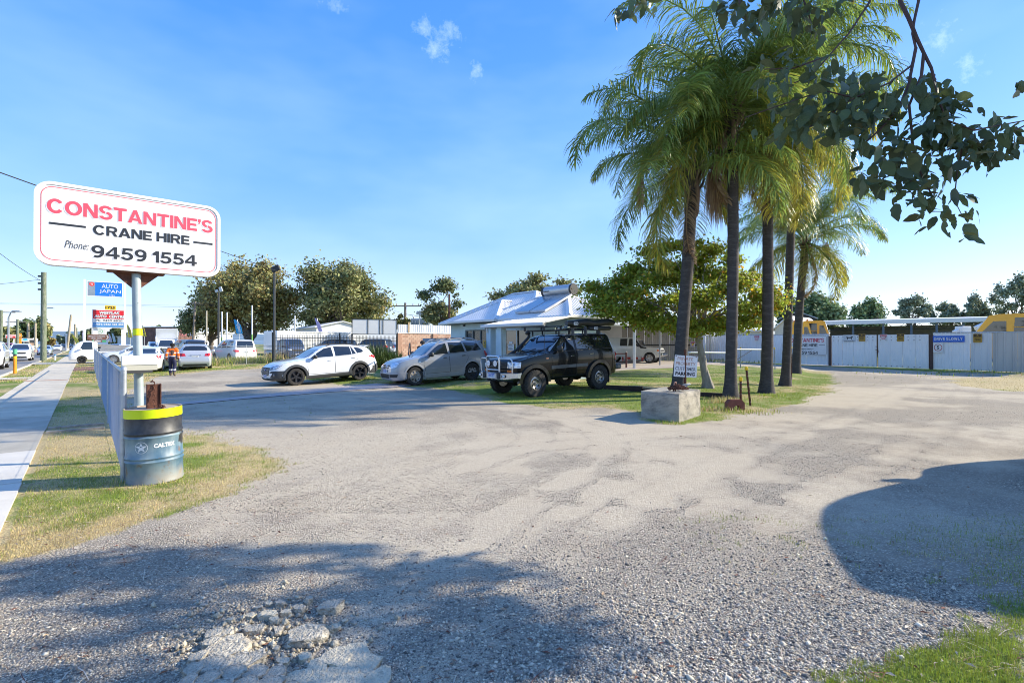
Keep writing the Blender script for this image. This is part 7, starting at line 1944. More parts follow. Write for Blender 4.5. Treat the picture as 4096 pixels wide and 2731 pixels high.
def property_sign():
 Y=12.2
 o_=at(2698,1520,Y);base=Vector((at(2741,1500,Y).x,Y,0))
 o=empty('property_sign',base,label='hand painted private property customer parking board on a rusty star picket',cat='sign')
 pk=MB();pk.prism([(-.012,0),(.012,0),(.012,1.52),(-.012,1.52)],-.02,.02,frame((0,0,0),(1,0,0)));pk.prism([(-.03,0),(.03,0),(.03,1.52),(-.03,1.52)],.008,.014,frame((0,0,0),(1,0,0)));pk.build('picket',M_RUST,o)
 tl,tr,br,bl=at(2699,1419,Y-.03),at(2790,1425,Y+.02),at(2785,1515,Y+.02),at(2694,1505,Y-.03)
 x=(tr-tl);F=frame(bl-base,x,(tl-bl).normalized());W_=x.length;H_=(tl-bl).length
 b=MB();b.prism(rrect(0,0,W_,H_,.015,3),-.006,.002,F);bd=b.build('board',mat('worn_white_board',(.70,.71,.70),.55,var=.05,scale=5,dirt=(.50,.48,.44),dirt_lo=.6,dirt_hi=.75,dscale=5),o)
 M1=mat('faded_red_brush',(.42,.20,.12),.7,var=.35,scale=14);M2=mat('faded_blue_black_brush',(.09,.10,.13),.7,var=.5,scale=14);M3=mat('black_brush',(.015,.018,.03),.7,var=.2,scale=14)
 for body,z,w,h,m,x0,bo in(('PRIVATE',.775,.68,.145,M1,.12,.0),('PROPERTY',.545,.86,.150,M1,.06,.0),('CUSTOMER',.305,.90,.155,M2,.04,.01),('PARKING',.07,.86,.165,M3,.06,.04)):
  t=MB();add_text(t,body,F,W_*x0,H_*z,W_*w,H_*h,-.009,bo,.06);t.build('lettering',m,bd)
 for xx in(.05,.93):
  s=MB();s.lathe([(.001,.012),(.012,.01),(.014,0)],8,Matrix.Rotation(R(90),3,'X'),F@Vector((W_*xx,-.006,H_*(.95 if xx<.5 else .96))));s.build('bolt',M_RUST,bd)
property_sign()
def picket(px,py0,py1,label,m=M_RUST,lean=(0,0),w=.045,capm=None,z=None,grp='yellow capped pickets in the lawn'):
 p=GT(px,py1);h=(py1-py0)/FPX*p.y
 o=empty('star_picket',p,label=label,cat='picket',group=grp)
 top=Vector((lean[0],lean[1],h))
 d=top.normalized();q=d.to_track_quat('Z','Y').to_matrix()
 mb=MB();mb.box(d*(h/2-.05),(w,w*.22,h+.1),q);mb.box(d*(h/2-.05),(w*.22,w,h+.1),q);mb.build('steel',m,o)
 c=MB();c.cbox(d*(h-.03),(w*1.25,w*1.25,.10),.012,q);c.build('cap',M_YCAP,o)
 if m is M_RUST:
  hl=MB()
  for k in range(int(h/.14)):hl.box(d*(.1+k*.14)+Vector((0,-w*.52,0)),(.012,.004,.02),q)
  s=hl.build('hole',mat('bright_hole',(.5,.48,.45),.6),o);s['kind']='stuff'
picket(2962,1511,1636,'shorter rusty star picket with yellow cap standing against the rusty steel lug',w=.055)
picket(3001,1468,1622,'taller leaning rusty star picket with yellow cap right of the rusty steel lug',lean=(-.11,0),w=.055)
picket(3166,1387,1520,'rusty star picket with yellow cap between the two farthest palms',w=.05)
picket(2962,1390,1471,'thin galvanised post with yellow cap behind the second palm',M_GALV,w=.06,grp='galvanised posts along the driveway')
picket(3100,1391,1478,'thin galvanised post with yellow cap right of the third palm',M_GALV,lean=(-.04,0),w=.06,grp='galvanised posts along the driveway')
def lug():
 p=GT(2945,1640);o=empty('steel_lug',p,label='rust red arched steel lug half buried at the foot of the second palm',cat='steel lug')
 k=p.y/FPX
 prof=[(-36,-4),(-36,28),(-24,42),(22,42),(36,28),(36,-4),(18,-4),(18,12),(12,18),(-4,18),(-9,12),(-9,-4)]
 mb=MB();mb.prism([(x*k,z*k)for x,z in prof],0,.16,frame((0,0,0),Vector((1,.12,0))));mb.build('lug_plate',mat('red_oxide',(.19,.065,.045),.8,.1,var=.2,scale=8),o)
lug()
def rail_timber():
 a,b=GT(2415,1556),GT(2925,1592)
 o=empty('timber_rail',a,label='low dark timber edging rail along the front of the lawn behind the concrete block',cat='edging')
 m=mat('dark_timber',(.035,.022,.017),.9,var=.3,scale=8,bump=1,bscale=20,streak=(1,1,1))
 d=b-a;L=d.length;n=3
 for k in range(n):
  p,q=a+d*(k/n),a+d*((k+1)/n-.004);F=frame(Vector((p.x-a.x,p.y-a.y,tzf(p.x,p.y)-a.z)),Vector((d.x,d.y,0)))
  l_=(q-p).length;mb=MB();mb.prism([(0,-.03),(l_,-.03),(l_,.135),(0,.135)],0,.10,F);mb.build('timber',m,o)
rail_timber()
def boom():
 a,b=at(2752,1409,27.5),at(2905,1411,28.5);o=empty('boom_gate',(a.x,a.y,tzf(a.x,a.y)),label='pale pipe barrier rail running behind the palms toward the yard fence',cat='barrier');bs=Vector(o.location)
 c,d=at(2945,1397,31),at(3045,1398,32)
 mb=MB();mb.cyl(a-bs,b-bs,.045,.045,8);mb.cyl(b-bs,c-bs,.035,.035,8);mb.cyl(c-bs,d-bs,.035,.035,8);mb.build('pipe',M_WHITE,o,smooth=50)
 for p in(a,d):
  g=tzf(p.x,p.y);mb=MB();mb.cyl(Vector((p.x,p.y,g-.05))-bs,p-bs,.05,.05,8);mb.build('post',M_GALV,o,smooth=50)
 e=at(2945,1440,31.5);mb=MB();mb.cyl(e-bs,at(3008,1400,32)-bs,.022,.022,6);mb.build('brace',mat('dark_brace',(.1,.1,.1),.6,.4),o)
boom()
# palisade, blank panels, light poles at the back left
def palisade():
 A,B=Vector((-18.0,38.4,0)),Vector((-10.15,45.0,0));o=empty('palisade_fence',A,label='black steel bar fence between the chain link fence and the brick wall',cat='fence')
 d=(B-A).normalized();L=(B-A).length;m=mat('black_steel',(.025,.028,.03),.5,.3);H=2.15
 me=None;n=int(L/.125)
 for k in range(n):
  s=(k+.5)*L/n;p=A+d*s;p.z=tzf(p.x,p.y)
  if me is None:
   mb=MB();mb.box((0,0,H/2),(.028,.028,H));b=mb.build('bar',m,o);me=b.data
  else:b=bpy.data.objects.new('bar',me);COL.objects.link(b);b.parent=o
  b.location=p-A;b.rotation_euler=(0,0,math.atan2(d.y,d.x))
 rl=MB()
 for z in(.25,H-.42,H-.22):rail(rl,A,B,z,A,.05)
 rl.build('rail',m,o)
 for s in(0,L*.5,L):
  p=A+d*s;p.z=tzf(p.x,p.y);mb=MB();mb.cbox((0,0,1.15),(.10,.10,2.4),.01);t=mb.build('post',m,o);t.location=p-A
palisade()
def blank_panels():
 A,B=at(1408,1376,41.8),at(1588,1376,43.2);A.z=B.z=0
 base=Vector((A.x,A.y,tzf(A.x,A.y)));o=empty('sign_board',base,label='blank white three panel board in a dark frame above the black bar fence',cat='sign board')
 x=B-A;W_=x.length;F=frame((0,0,0),x);z0,z1=EYE+(HY-1337)/FPX*42.5-base.z,EYE+(HY-1277)/FPX*42.5-base.z;m=_mats['black_steel']
 fr=MB()
 for s in(0,.345,.61,.68,1.0):fr.prism([(W_*s-.03,z0),(W_*s+.03,z0),(W_*s+.03,z1),(W_*s-.03,z1)],-.03,.03,F)
 for z in(z0,z1):fr.prism([(-.03,z-.03),(W_+.03,z-.03),(W_+.03,z+.03),(-.03,z+.03)],-.034,.034,F)
 fr.build('frame',m,o)
 for a,b in((.012,.335),(.355,.60),(.617,.674),(.69,.985)):
  p=MB();p.prism([(W_*a,z0+.04),(W_*b,z0+.04),(W_*b,z1-.04),(W_*a,z1-.04)],-.01,.01,F);p.build('panel',mat('blank_panel',(.76,.75,.73),.6,var=.03,scale=.6),o)
 for s in(0,1):
  p=MB();p.prism([(W_*s-.06,-.1),(W_*s+.06,-.1),(W_*s+.06,z0+.02),(W_*s-.06,z0+.02)],-.05,.05,F);p.build('post',m,o)
blank_panels()
def pole(name,label,cat,px,Y,py0,r0,r1,m,z0=None,lean=0.0,grp=None):
 b=at(px,1376,Y);b.z=tzf(b.x,b.y)if z0 is None else z0;h=EYE+(HY-py0)/FPX*Y-b.z
 o=empty(name,b,label=label,cat=cat,group=grp);mb=MB();mb.cyl((0,0,-.2),(lean,0,h),r0,r1,12);mb.build('pole',m,o,smooth=50);return o,h
M_DPOLE=mat('dark_grey_pole',(.06,.065,.07),.5,.3)
M_WOODP=mat('weathered_pole',(.20,.17,.14),.9,var=.25,scale=3,streak=(6,6,.6));M_GREENP=mat('green_treated_pole',(.135,.165,.105),.9,var=.3,scale=2.5,streak=(7,7,.8),dirt=(.26,.265,.21),dirt_lo=.48,dirt_hi=.62,dscale=3)
o,h=pole('light_pole','tall dark floodlight pole at the left end of the black bar fence','light pole',1097,38.2,1090,.085,.075,M_DPOLE)
mb=MB();mb.cbox((.12,-.08,h+.28),(.62,.16,.42),.03,Matrix.Rotation(R(-24),3,'Y'));mb.cyl((0,0,h-.05),(.08,0,h+.15),.04,.04,8);mb.build('floodlight',M_BLACK,o)
o,h=pole('light_pole','dark lamp post with twin white floodlights in front of the left gum','light pole',874,58,1168,.11,.09,M_DPOLE)
for k,s in enumerate((-.18,.3)):
 mb=MB();mb.cbox((s,-.1,h+.30-.2*(k==0)),(.34,.14,.55-.25*(k==0)),.03,Matrix.Rotation(R(-18),3,'Y'));mb.build('floodlight',mat('pale_lamp',(.55,.58,.6),.4),o)
o,h=pole('power_pole','thin grey timber power pole leaning beside the lower left gum','power pole',770,68,1205,.16,.12,M_WOODP,lean=.35)
mb=MB();mb.box((.35,0,h-.25),(1.2,.1,.12));mb.build('crossarm',M_WOODP,o)
for px,y0,c1,lb in((826,1243,'cream','cream flag pole beside the small red banner'),(887,1247,'green','slim green and white flag pole left of the blue feather flag'),(908,1249,'white','plain white flag pole left of the blue feather flag'),(1008,1222,'green','taller green and white flag pole right of the blue feather flag'),(1179,1262,'white','thin pale flag pole between the two broad gums')):
 o,h=pole('flag_pole',lb,'flag pole',px,52,y0,.07,.06,{'cream':mat('cream_pole',(.58,.52,.40),.6),'green':mat('green_pole',(.18,.42,.10),.5),'white':M_WHITE}[c1],grp='flag poles of the car yards')
 if c1=='green':
  mb=MB();mb.cyl((0,0,h*.45),(0,0,h+.02),.074,.064,12);mb.build('white_sleeve',M_WHITE,o,smooth=50)
o,h=pole('power_pole','power pole carrying a grey finned transformer left of the house','power pole',1621,80,1211,.24,.18,M_WOODP)
mb=MB();mb.box((0,0,h-.5),(5.0,.14,.16));mb.build('crossarm',M_WOODP,o)
for s in(-2.2,-1.4,1.2,2.1):
 mb=MB();mb.cyl((s,0,h-.42),(s,0,h-.1),.08,.05,6);mb.build('insulator',mat('insulator',(.25,.15,.1),.4),o)
tf=MB();tf.cbox((2.5,-.2,h-4.0),(3.0,1.4,3.0),.1)
for k in range(6):tf.box((1.3+k*.5,-1.0,h-4.2),(.08,.4,2.6))
tf.cyl((1.4,0,h-2.5),(1.2,0,h-2.0),.12,.08,6);tf.cyl((3.2,0,h-2.5),(3.5,0,h-2.0),.12,.08,6);tf.build('transformer',mat('transformer_grey',(.28,.32,.36),.5,.2),o)
o,h=pole('light_pole','thin light pole with square floodlight right of the transformer pole','light pole',1678,74,1258,.08,.06,M_GALV);mb=MB();mb.cbox((.2,0,h+.15),(1.3,.3,.5),.03,Matrix.Rotation(R(12),3,'Y'));mb.build('floodlight',M_GALV,o)
pole('post','brown steel column rising beside the small bare limbed gum','post',1797,58,1176,.115,.115,mat('red_brown_steel',(.10,.035,.02),.7))
def feather(px,Y,py0,py1,w,m,label,text=None,tm=None,lean=.18,tilt=0.0):
 b=at(px,1376,Y);b.z=tzf(b.x,b.y);z1=EYE+(HY-py0)/FPX*Y-b.z;z0=EYE+(HY-py1)/FPX*Y-b.z;W_=w/FPX*Y;H_=z1-z0
 o=empty('feather_flag',b,label=label,cat='flag');x=Vector((1,.0,0));F=frame((0,0,0),x)
 mb=MB();mb.tube([(0,0,0),(0,0,z0),(tilt*H_*.5,0,z0+H_*.6),(lean*H_+tilt*H_,0,z1)],.03,6);mb.build('pole',M_GALV,o)
 L_,Rr=[],[]
 for k in range(9):
  t=k/8;L_.append((-W_*.45+tilt*H_*t,z0+H_*t));Rr.append((W_*(.55-.2*t**3)+(tilt*t)*H_-W_*.55*max(0,t-.6)/.4,z0+H_*t*(1 if t<1 else .995)))
 mb=MB();mb.prism(L_[::-1][::-1]and(Rr+L_[::-1]),-.02,.0,F);c=mb.build('cloth',m,o)
 if text:
  t=MB()
  def wr(x_,z_,y_):return F@Vector((W_*.32-x_*1.0+tilt*(z_-z0),-.03,z_))
  v,f=text_geo(text,.02);
  x0=min(p[0]for p in v);x1=max(p[0]for p in v);y0=min(p[1]for p in v);y1=max(p[1]for p in v)
  t.add([F@Vector((W_*.34-(p[1]-y0)/(y1-y0)*W_*.55+tilt*((p[0]-x0)/(x1-x0))*H_*.8,-.03,z0+H_*.06+(p[0]-x0)/(x1-x0)*H_*.78))for p in v],f);t.build('flag_lettering',tm or M_WHITE,c)
feather(957,54,1277,1334,24,mat('sky_blue_cloth',(.02,.30,.62),.7),'bright blue feather flag with white vertical lettering','creditOne',None,.05,-.20)
feather(1282,58,1272,1326,15,mat('lilac_cloth',(.46,.38,.66),.7),'lilac feather flag above the white sheet wall',None,None,.05,-.32)
feather(1789,60,1301,1320,9,mat('orange_red_cloth',(.65,.10,.03),.7),'small orange red flag behind the left corner of the house',None)
M_FYEL=mat('yellow_cloth',(.72,.60,.05),.7)
feather(521,60,1298,1350,14,M_FYEL,'yellow used car feather flag just left of the sign pole','USED',mat('navy_print',(.03,.03,.15),.6),.05,-.15)
feather(578,60,1291,1345,13,M_FYEL,'yellow used car feather flag just right of the sign pole','USED',_mats['navy_print'],.05,-.25)
feather(312,100,1340,1376,14,M_FYEL,'tilted yellow feather flag beside the distant footpath',None,None,.3,-.5)
M_FPINK=mat('white_pink_cloth',(.72,.58,.60),.7);M_FPALE=mat('pale_green_cloth',(.55,.66,.62),.7)
feather(335,92,1328,1362,9,M_FPINK,'pale pink feather flag left of the brown homestead arrow',None,None,.05,-.1)
feather(444,80,1335,1368,9,M_FPINK,'pink and white feather flag right of the brown homestead arrow',None,None,.05,-.2)
feather(458,80,1332,1367,10,M_FPALE,'pale feather flag right of the pink one by the homestead arrow',None,None,.05,-.2)
def cable(name,pts,r,label,sag=0.0,n=24):
 P=[]
 for i in range(len(pts)-1):
  for k in range(n):
   t=k/n;p=Vector(pts[i]).lerp(Vector(pts[i+1]),t);p.z-=sag*4*t*(1-t);P.append(p)
 P.append(Vector(pts[-1]));mb=MB();mb.tube(P,r,5);o=mb.build(name,mat('cable_black',(.02,.02,.022),.7));tag(o,label,'cable')
cable('power_cable',[at(-700,440,10.0),at(1621,1256,80)],.016,'black service cable dropping behind the big sign toward the transformer pole',.15,40)
cable('power_cable',[at(1621,1256,80),at(1900,1290,62)],.03,'black service cable from the transformer pole to the roof of the house',.1)
for k in range(3):cable('power_cable',[at(770,1208+4*k,68),at(1480,1262+4*k,92)],.025,('upper','middle','lower')[k]+' wire of the three strung in front of the broad gums',.25)
def box_building(name,label,A,B,depth,h,wm,roofm,rise=0.0,z=None):
 A,B=Vector(A),Vector(B);g=tzf(A.x,A.y)if z is None else z;o=empty(name,(A.x,A.y,g),label=label,cat='building')
 x=B-A;L=x.length;F=frame((0,0,0),x)
 mb=MB();mb.prism([(0,-.2),(L,-.2),(L,h),(L/2,h+rise),(0,h)]if rise else[(0,-.2),(L,-.2),(L,h),(0,h)],0,depth,F);mb.build('wall',wm,o)
 rf=MB();e=.25
 if rise:
  k=rise/(L/2)
  for s in(0,1):
   p0,p1=((-e,h-e*k),(L/2,h+rise))if s==0 else((L/2,h+rise),(L+e,h-e*k))
   rf.prism([p0,p1,(p1[0],p1[1]+.12),(p0[0],p0[1]+.12)],-e,depth+e,F)
 else:rf.prism([(-e,h),(L+e,h),(L+e,h+.15),(-e,h+.15)],-e,depth+e,F)
 rf.build('roof',roofm,o);return o,F,L
o=empty('sheet_wall',at(1105,1376,54),label='tall white ribbed sheet wall behind the black bar fence',cat='wall');A,B=at(1105,1376,54),at(1425,1376,62);A.z=B.z=.3;o.location=A
sheet_run('wall_sheet',A,B,.3,2.75,M_SHEET if False else mat('bright_white_sheet',(.70,.70,.69),.5,var=.05),o,A,1.0,.33,.03,side=-1)
mb=MB();rail(mb,A,B,2.75,A,.16);mb.build('wall_cap',M_FASCIA,o)
box_building('shed','white sheet clad shed with a roof rising to the right behind the blank panels',at(1265,1376,66).to_2d().to_3d(),at(1470,1376,70).to_2d().to_3d(),12,3.6,_mats['bright_white_sheet'],M_ROOF,.8)
box_building('house','distant low house with pale green hipped roof behind the brick wall',at(1632,1376,95).to_2d().to_3d(),at(1764,1376,95).to_2d().to_3d(),9,3.3,mat('cream_wall',(.6,.58,.5),.8),mat('green_roof',(.20,.34,.27),.6),1.6)
box_building('shop','white roadside shop with dark signs behind the left gum tree',at(690,1376,98).to_2d().to_3d(),at(930,1376,108).to_2d().to_3d(),10,3.6,mat('shop_white',(.62,.62,.63),.7),M_ROOF)
for k in range(7):
 A=at(700+34*k,1376,97.0+1.2*k)
 pass
o,F,L=box_building('shop','brown brick shop with coloured billboards left of the flag poles',at(716,1376,90).to_2d().to_3d(),at(775,1376,93).to_2d().to_3d(),8,4.4,mat('dark_brick',(.16,.09,.08),.9,var=.3,scale=2),M_ROOF)
for k,c in enumerate(((.3,.1,.12),(.1,.12,.25))):
 mb=MB();mb.prism([(L*(.08+.46*k),2.9),(L*(.46+.46*k),2.9),(L*(.46+.46*k),4.2),(L*(.08+.46*k),4.2)],-.08,-.02,F);mb.build('billboard',mat('billboard%d'%k if False else('billboard_red','billboard_blue')[k],c,.6,var=.5,scale=3),o)
 # the yard behind the white fence
M_CRANE=mat('crane_yellow',(.72,.36,.015),.4,coat=.4,var=.05)
def crane(px0,px1,Y,py_top,label,face=1):
 """slewing crane cab on its carrier; only the cab rises over the fence"""
 A,B=at(px0,1376,Y),at(px1,1376,Y);c=(A+B)/2;g=tzf(c.x,c.y);o=empty('crane',(c.x,c.y,g),label=label,cat='crane');o.rotation_euler=(0,0,-math.atan2(c.x,c.y))
 W_=math.cos(math.atan2(c.x,c.y))**-1*(B-A).length;zt=EYE+(HY-py_top)/FPX*Y-g;x0=-W_/2;zb=1.5
 F=Matrix.Translation((0,0,0));s=face
 prof=[(-.5,zb),(.5,zb),(.5,zt-.05),(.42,zt),(-.18,zt),(-.30,zt-.08),(-.5,zb+(zt-zb)*.25)]
 FF=frame((0,0,0),(1,0,0))
 mb=MB();mb.prism([(s*x*W_,z)for x,z in prof],-.7,.7,FF);cab=mb.build('cab',M_CRANE,o)
 hz=zt-zb
 gl=MB();gl.prism([(s*x*W_,z)for x,z in((-.02,zb+hz*.35),(.38,zb+hz*.35),(.38,zt-.25),(.0,zt-.25))],-.716,-.69,FF);gl.build('side_window',M_GLASSD,cab)
 gl=MB();gl.prism([(s*x*W_,z)for x,z in((-.40,zb+hz*.35),(-.10,zb+hz*.35),(-.10,zt-.45),(-.25,zt-.45))],-.716,-.69,FF);gl.build('side_window',M_GLASSD,cab)
 fg=MB();p0,p1=Vector((s*-.49*W_,0,zb+hz*.30)),Vector((s*-.31*W_,0,zt-.12));nv=Vector((-(p1.z-p0.z),0,p1.x-p0.x)).normalized()*(.03*s);fg.add([p0+nv+Vector((0,-.58,0)),p0+nv+Vector((0,.58,0)),p1+nv+Vector((0,.58,0)),p1+nv+Vector((0,-.58,0))],[(0,1,2,3)]);fg.build('windscreen',M_GLASSW,cab)
 gr=MB();gr.cyl((s*-.02*W_,-.76,zb+hz*.55),(s*.42*W_,-.76,zb+hz*.55),.02,.02,6);gr.build('grab_rail',M_CRANE,cab)
 bc=MB();bc.cyl((s*.36*W_,0,zt),(s*.36*W_,0,zt+.16),.09,.07,10);bc.build('beacon',M_AMBER,cab)
 cr=MB();cr.cbox((0,.2,1.0),(W_*2.4,2.2,1.0),.08);cr.build('carrier',M_CRANE,o)
 wm=MB()
 for x in(-.8,.8):
  for y in(-.8,1.2):wm.cyl((x*W_,y-.15,.5),(x*W_,y+.15,.5),.5,.5,18)
 wm.build('wheels',M_TYRE,o,smooth=40)
crane(3972,4150,32.5,1256,'big yellow crane cab with square window above the fence at the right edge',1)
crane(3228,3306,46,1283,'yellow crane cab with orange beacon behind the depot sign',-1)
crane(3176,3240,44.5,1288,'paler crane cab standing left of the yellow one behind the depot sign',-1)
def open_shed(label,pxs,Ys,zr,posts,seed):
 A,B=at(pxs[0],1376,Ys[0]),at(pxs[1],1376,Ys[1]);A.z=B.z=.2;o=empty('open_shed',A,label=label,cat='shed');x=B-A;L=x.length;F=frame((0,0,0),x)
 mb=MB();mb.prism([(-.5,zr-.05),(L+.5,zr-.05),(L+.5,zr+.42),(-.5,zr+.42)],-.2,.0,F);mb.build('fascia',M_FASCIA,o)
 rf=MB();P=[F@Vector(p)for p in((-.5,0,zr+.4),(L+.5,0,zr+.4),(L+.5,12,zr+1.0),(-.5,12,zr+1.0))];rf.add(P+[p-Vector((0,0,.1))for p in P],[(0,1,2,3),(7,6,5,4)]);rf.build('roof',M_ROOF,o)
 ps=mat('shed_steel',(.10,.14,.19),.6,.2)
 for s in posts:
  mb=MB();mb.cbox(F@Vector((L*s,.3,zr/2)),(.22,.22,zr),.02,F.to_3x3());mb.build('post',ps,o)
 tr=MB();n=int(L/1.4)
 for k in range(n):
  a,b=L*k/n,L*(k+1)/n;tr.cyl(F@Vector((a,.5,zr-.1)),F@Vector(((a+b)/2,.5,zr-.7)),.03,.03,4);tr.cyl(F@Vector(((a+b)/2,.5,zr-.7)),F@Vector((b,.5,zr-.1)),.03,.03,4)
 tr.cyl(F@Vector((0,.5,zr-.72)),F@Vector((L,.5,zr-.72)),.045,.045,4);tr.build('truss',M_DPOLE,o)
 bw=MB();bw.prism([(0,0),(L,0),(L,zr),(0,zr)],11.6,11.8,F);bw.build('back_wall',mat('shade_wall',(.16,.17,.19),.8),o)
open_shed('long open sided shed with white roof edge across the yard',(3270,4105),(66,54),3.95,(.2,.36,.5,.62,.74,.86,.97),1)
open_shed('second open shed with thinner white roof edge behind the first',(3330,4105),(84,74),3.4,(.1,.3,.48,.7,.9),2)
box_building('shed','cream ribbed gable shed behind the white fence left of the crane cabs',at(3098,1376,56).to_2d().to_3d(),at(3214,1376,54).to_2d().to_3d(),8,3.1,mat('cream_sheeting',(.60,.56,.46),.6,var=.06),M_ROOF,1.3)
box_building('shed','low cream shed with doorway seen between the palm trunks',at(2860,1376,60).to_2d().to_3d(),at(3060,1376,58).to_2d().to_3d(),6,2.9,_mats['cream_sheeting'],M_ROOF)
box_building('shed','grey roofed shed with dark eave behind the gable shed',at(3120,1376,72).to_2d().to_3d(),at(3262,1376,70).to_2d().to_3d(),10,5.0,mat('dark_shed',(.05,.05,.05),.8),mat('grey_roof',(.34,.38,.40),.6),.9)
def boom_arm(label,p0,p1,Y,w):
 a,b=at(*p0,Y),at(*p1,Y);g=Vector((b.x,b.y,.2));o=empty('boom_lift',g,label=label,cat='boom lift');mb=MB();d=(b-a);ang=math.atan2(d.z,d.x)
 mb.cbox((a+b)/2-g,(d.length,.3,w),.03,Matrix.Rotation(-ang,3,'Y'));mb.build('boom',M_WHITE,o)
 mb=MB();mb.cbox((0,0,(b.z-.2)/2),(.8,.8,b.z-.2+.3),.05);mb.cbox((0,0,.5),(3,1.8,.7),.1);mb.build('base',M_WHITE,o);mb=MB()
 for x in(-1.1,1.1):mb.cyl((x,-.95,.4),(x,.95,.4),.4,.4,14)
 mb.build('wheels',M_TYRE,o)
boom_arm('white crane boom sloping down beside the big yellow cab',(3902,1314),(3975,1280),42,.35)
boom_arm('short white boom tip showing over the fence below the long shed',(3815,1330),(3852,1312),44,.3)
# people
def skin_obj(name,joints,edges,rad,m,parent,sub=2,mats=None,matfn=None):
 me=bpy.data.meshes.new(name);names=list(joints);me.from_pydata([tuple(joints[k])for k in names],[(names.index(a),names.index(b))for a,b in edges],[])
 o=bpy.data.objects.new(name,me);COL.objects.link(o)
 sk=o.modifiers.new('skin','SKIN');sk.use_smooth_shade=True;sb=o.modifiers.new('sub','SUBSURF');sb.levels=sb.render_levels=sub
 if not me.skin_vertices:
  bm=bmesh.new();bm.from_mesh(me);bm.verts.layers.skin.verify();bm.to_mesh(me);bm.free()
 for i,k in enumerate(names):
  r=rad[k];r=r if hasattr(r,'__len__')else(r,r);me.skin_vertices[0].data[i].radius=r;me.skin_vertices[0].data[i].use_root=(i==0)
 dg=bpy.context.evaluated_depsgraph_get();m2=bpy.data.meshes.new_from_object(o.evaluated_get(dg));bpy.data.objects.remove(o)
 m2.name=name;m2.materials.clear()
 for q in(mats or[m]):m2.materials.append(q)
 if matfn:m2.polygons.foreach_set('material_index',[matfn(p.center)for p in m2.polygons])
 ob=bpy.data.objects.new(name,m2);COL.objects.link(ob);ob.parent=parent;return ob
def person(label,loc,heading,k=1.0,walk=.0,shirt=None,trousers=None,shoes=None,hat=None,skin=None,lift=0.0):
 """stands along local +X; heights for a 1.70 m body times k"""
 o=empty('person',loc,heading,label=label,cat='person');o.scale=(k,k,k)
 w=walk
 J={'pelvis':(0,0,.93),'waist':(0,0,1.06),'chest':(.01,0,1.26),'neck0':(0,0,1.42),'neck':(.01,0,1.48),'head0':(.02,0,1.55),'head1':(.03,0,1.62),'head2':(.02,0,1.66),'hipL':(.01,.09,.90),'kneeL':(.06+.12*w,.10,.49),'anL':(.02+.20*w,.10,.09),'toeL':(.17+.20*w,.115,.035),'hipR':(-.01,-.09,.90),'kneeR':(.05-.04*w,-.10,.50),'anR':(-.03-.24*w,-.10,.10+.06*w),'toeR':(.12-.24*w,-.115,.035),'shL':(0,.19,1.39),'elL':(-.03-.08*w,.25,1.12),'wrL':(.06-.06*w,.26,.88),'haL':(.09-.06*w,.25,.80),'shR':(0,-.19,1.39),'elR':(-.02+.06*w,-.25,1.12),'wrR':(.12+.08*w,-.25,.90),'haR':(.16+.09*w,-.24,.83)}
 E=[('pelvis','waist'),('waist','chest'),('chest','neck0'),('neck0','neck'),('neck','head0'),('head0','head1'),('head1','head2'),('pelvis','hipL'),('hipL','kneeL'),('kneeL','anL'),('anL','toeL'),('pelvis','hipR'),('hipR','kneeR'),('kneeR','anR'),('anR','toeR'),('neck0','shL'),('shL','elL'),('elL','wrL'),('wrL','haL'),('neck0','shR'),('shR','elR'),('elR','wrR'),('wrR','haR')]
 Rd={'pelvis':(.15,.11),'waist':(.14,.10),'chest':(.16,.115),'neck0':(.09,.08),'neck':.055,'head0':(.075,.085),'head1':(.085,.10),'head2':(.07,.08),'hipL':.095,'kneeL':.06,'anL':.042,'toeL':.035,'hipR':.095,'kneeR':.06,'anR':.042,'toeR':.035,'shL':.062,'elL':.045,'wrL':.03,'haL':.035,'shR':.062,'elR':.045,'wrR':.03,'haR':.035}
 body=skin_obj('body',J,E,Rd,skin,o)
 fg=MB()
 for s,hk,wk in((1,'haL','wrL'),(-1,'haR','wrR')):
  h=Vector(J[hk]);d=(h-Vector(J[wk])).normalized()
  for i,(off,ln)in enumerate(((.028,.07),(.010,.08),(-.010,.075),(-.026,.06))):
   b0=h+Vector((off,0,0))+d*.02;fg.tube([b0,b0+d*ln*.5+Vector((0,-s*.008,0)),b0+d*ln+Vector((.006,-s*.025,0))],[.010,.009,.006],6)
  b0=h+Vector((.03,0,.01));fg.tube([b0,b0+d*.03+Vector((.025,-s*.01,0)),b0+d*.055+Vector((.03,-s*.015,0))],[.011,.010,.007],6)
 fg.build('fingers',skin,o,smooth=60)
 fc=MB()
 for s in(1,-1):fc.lathe([(.001,.012),(.02,.01),(.028,0),(.02,-.01),(.001,-.012)],8,Matrix.Rotation(R(90),3,'X'),(.01,s*.095,1.585))
 fc.tube([(.115,0,1.60),(.135,0,1.575),(.112,0,1.565)],[.008,.014,.01],6);fc.build('ear_and_nose',skin,o,smooth=60)
 ey=MB()
 for s in(1,-1):ey.lathe([(.001,.006),(.01,.004),(.012,0)],8,Matrix.Rotation(R(90),3,'Y'),(.112,s*.033,1.605))
 ey.build('eyes',M_UNDER,o)
 up=1.12
 sh={q:J[q]for q in('waist','chest','neck0','shL','elL','wrL','shR','elR','wrR')};sh['hem']=(0,0,.96)
 sh['wrL']=tuple(Vector(J['elL']).lerp(Vector(J['wrL']),.93));sh['wrR']=tuple(Vector(J['elR']).lerp(Vector(J['wrR']),.93))
 rs={q:(tuple(np.array(Rd[q])+.022)if hasattr(Rd[q],'__len__')else Rd[q]+.022)for q in sh if q in Rd};rs['hem']=(.165,.125)
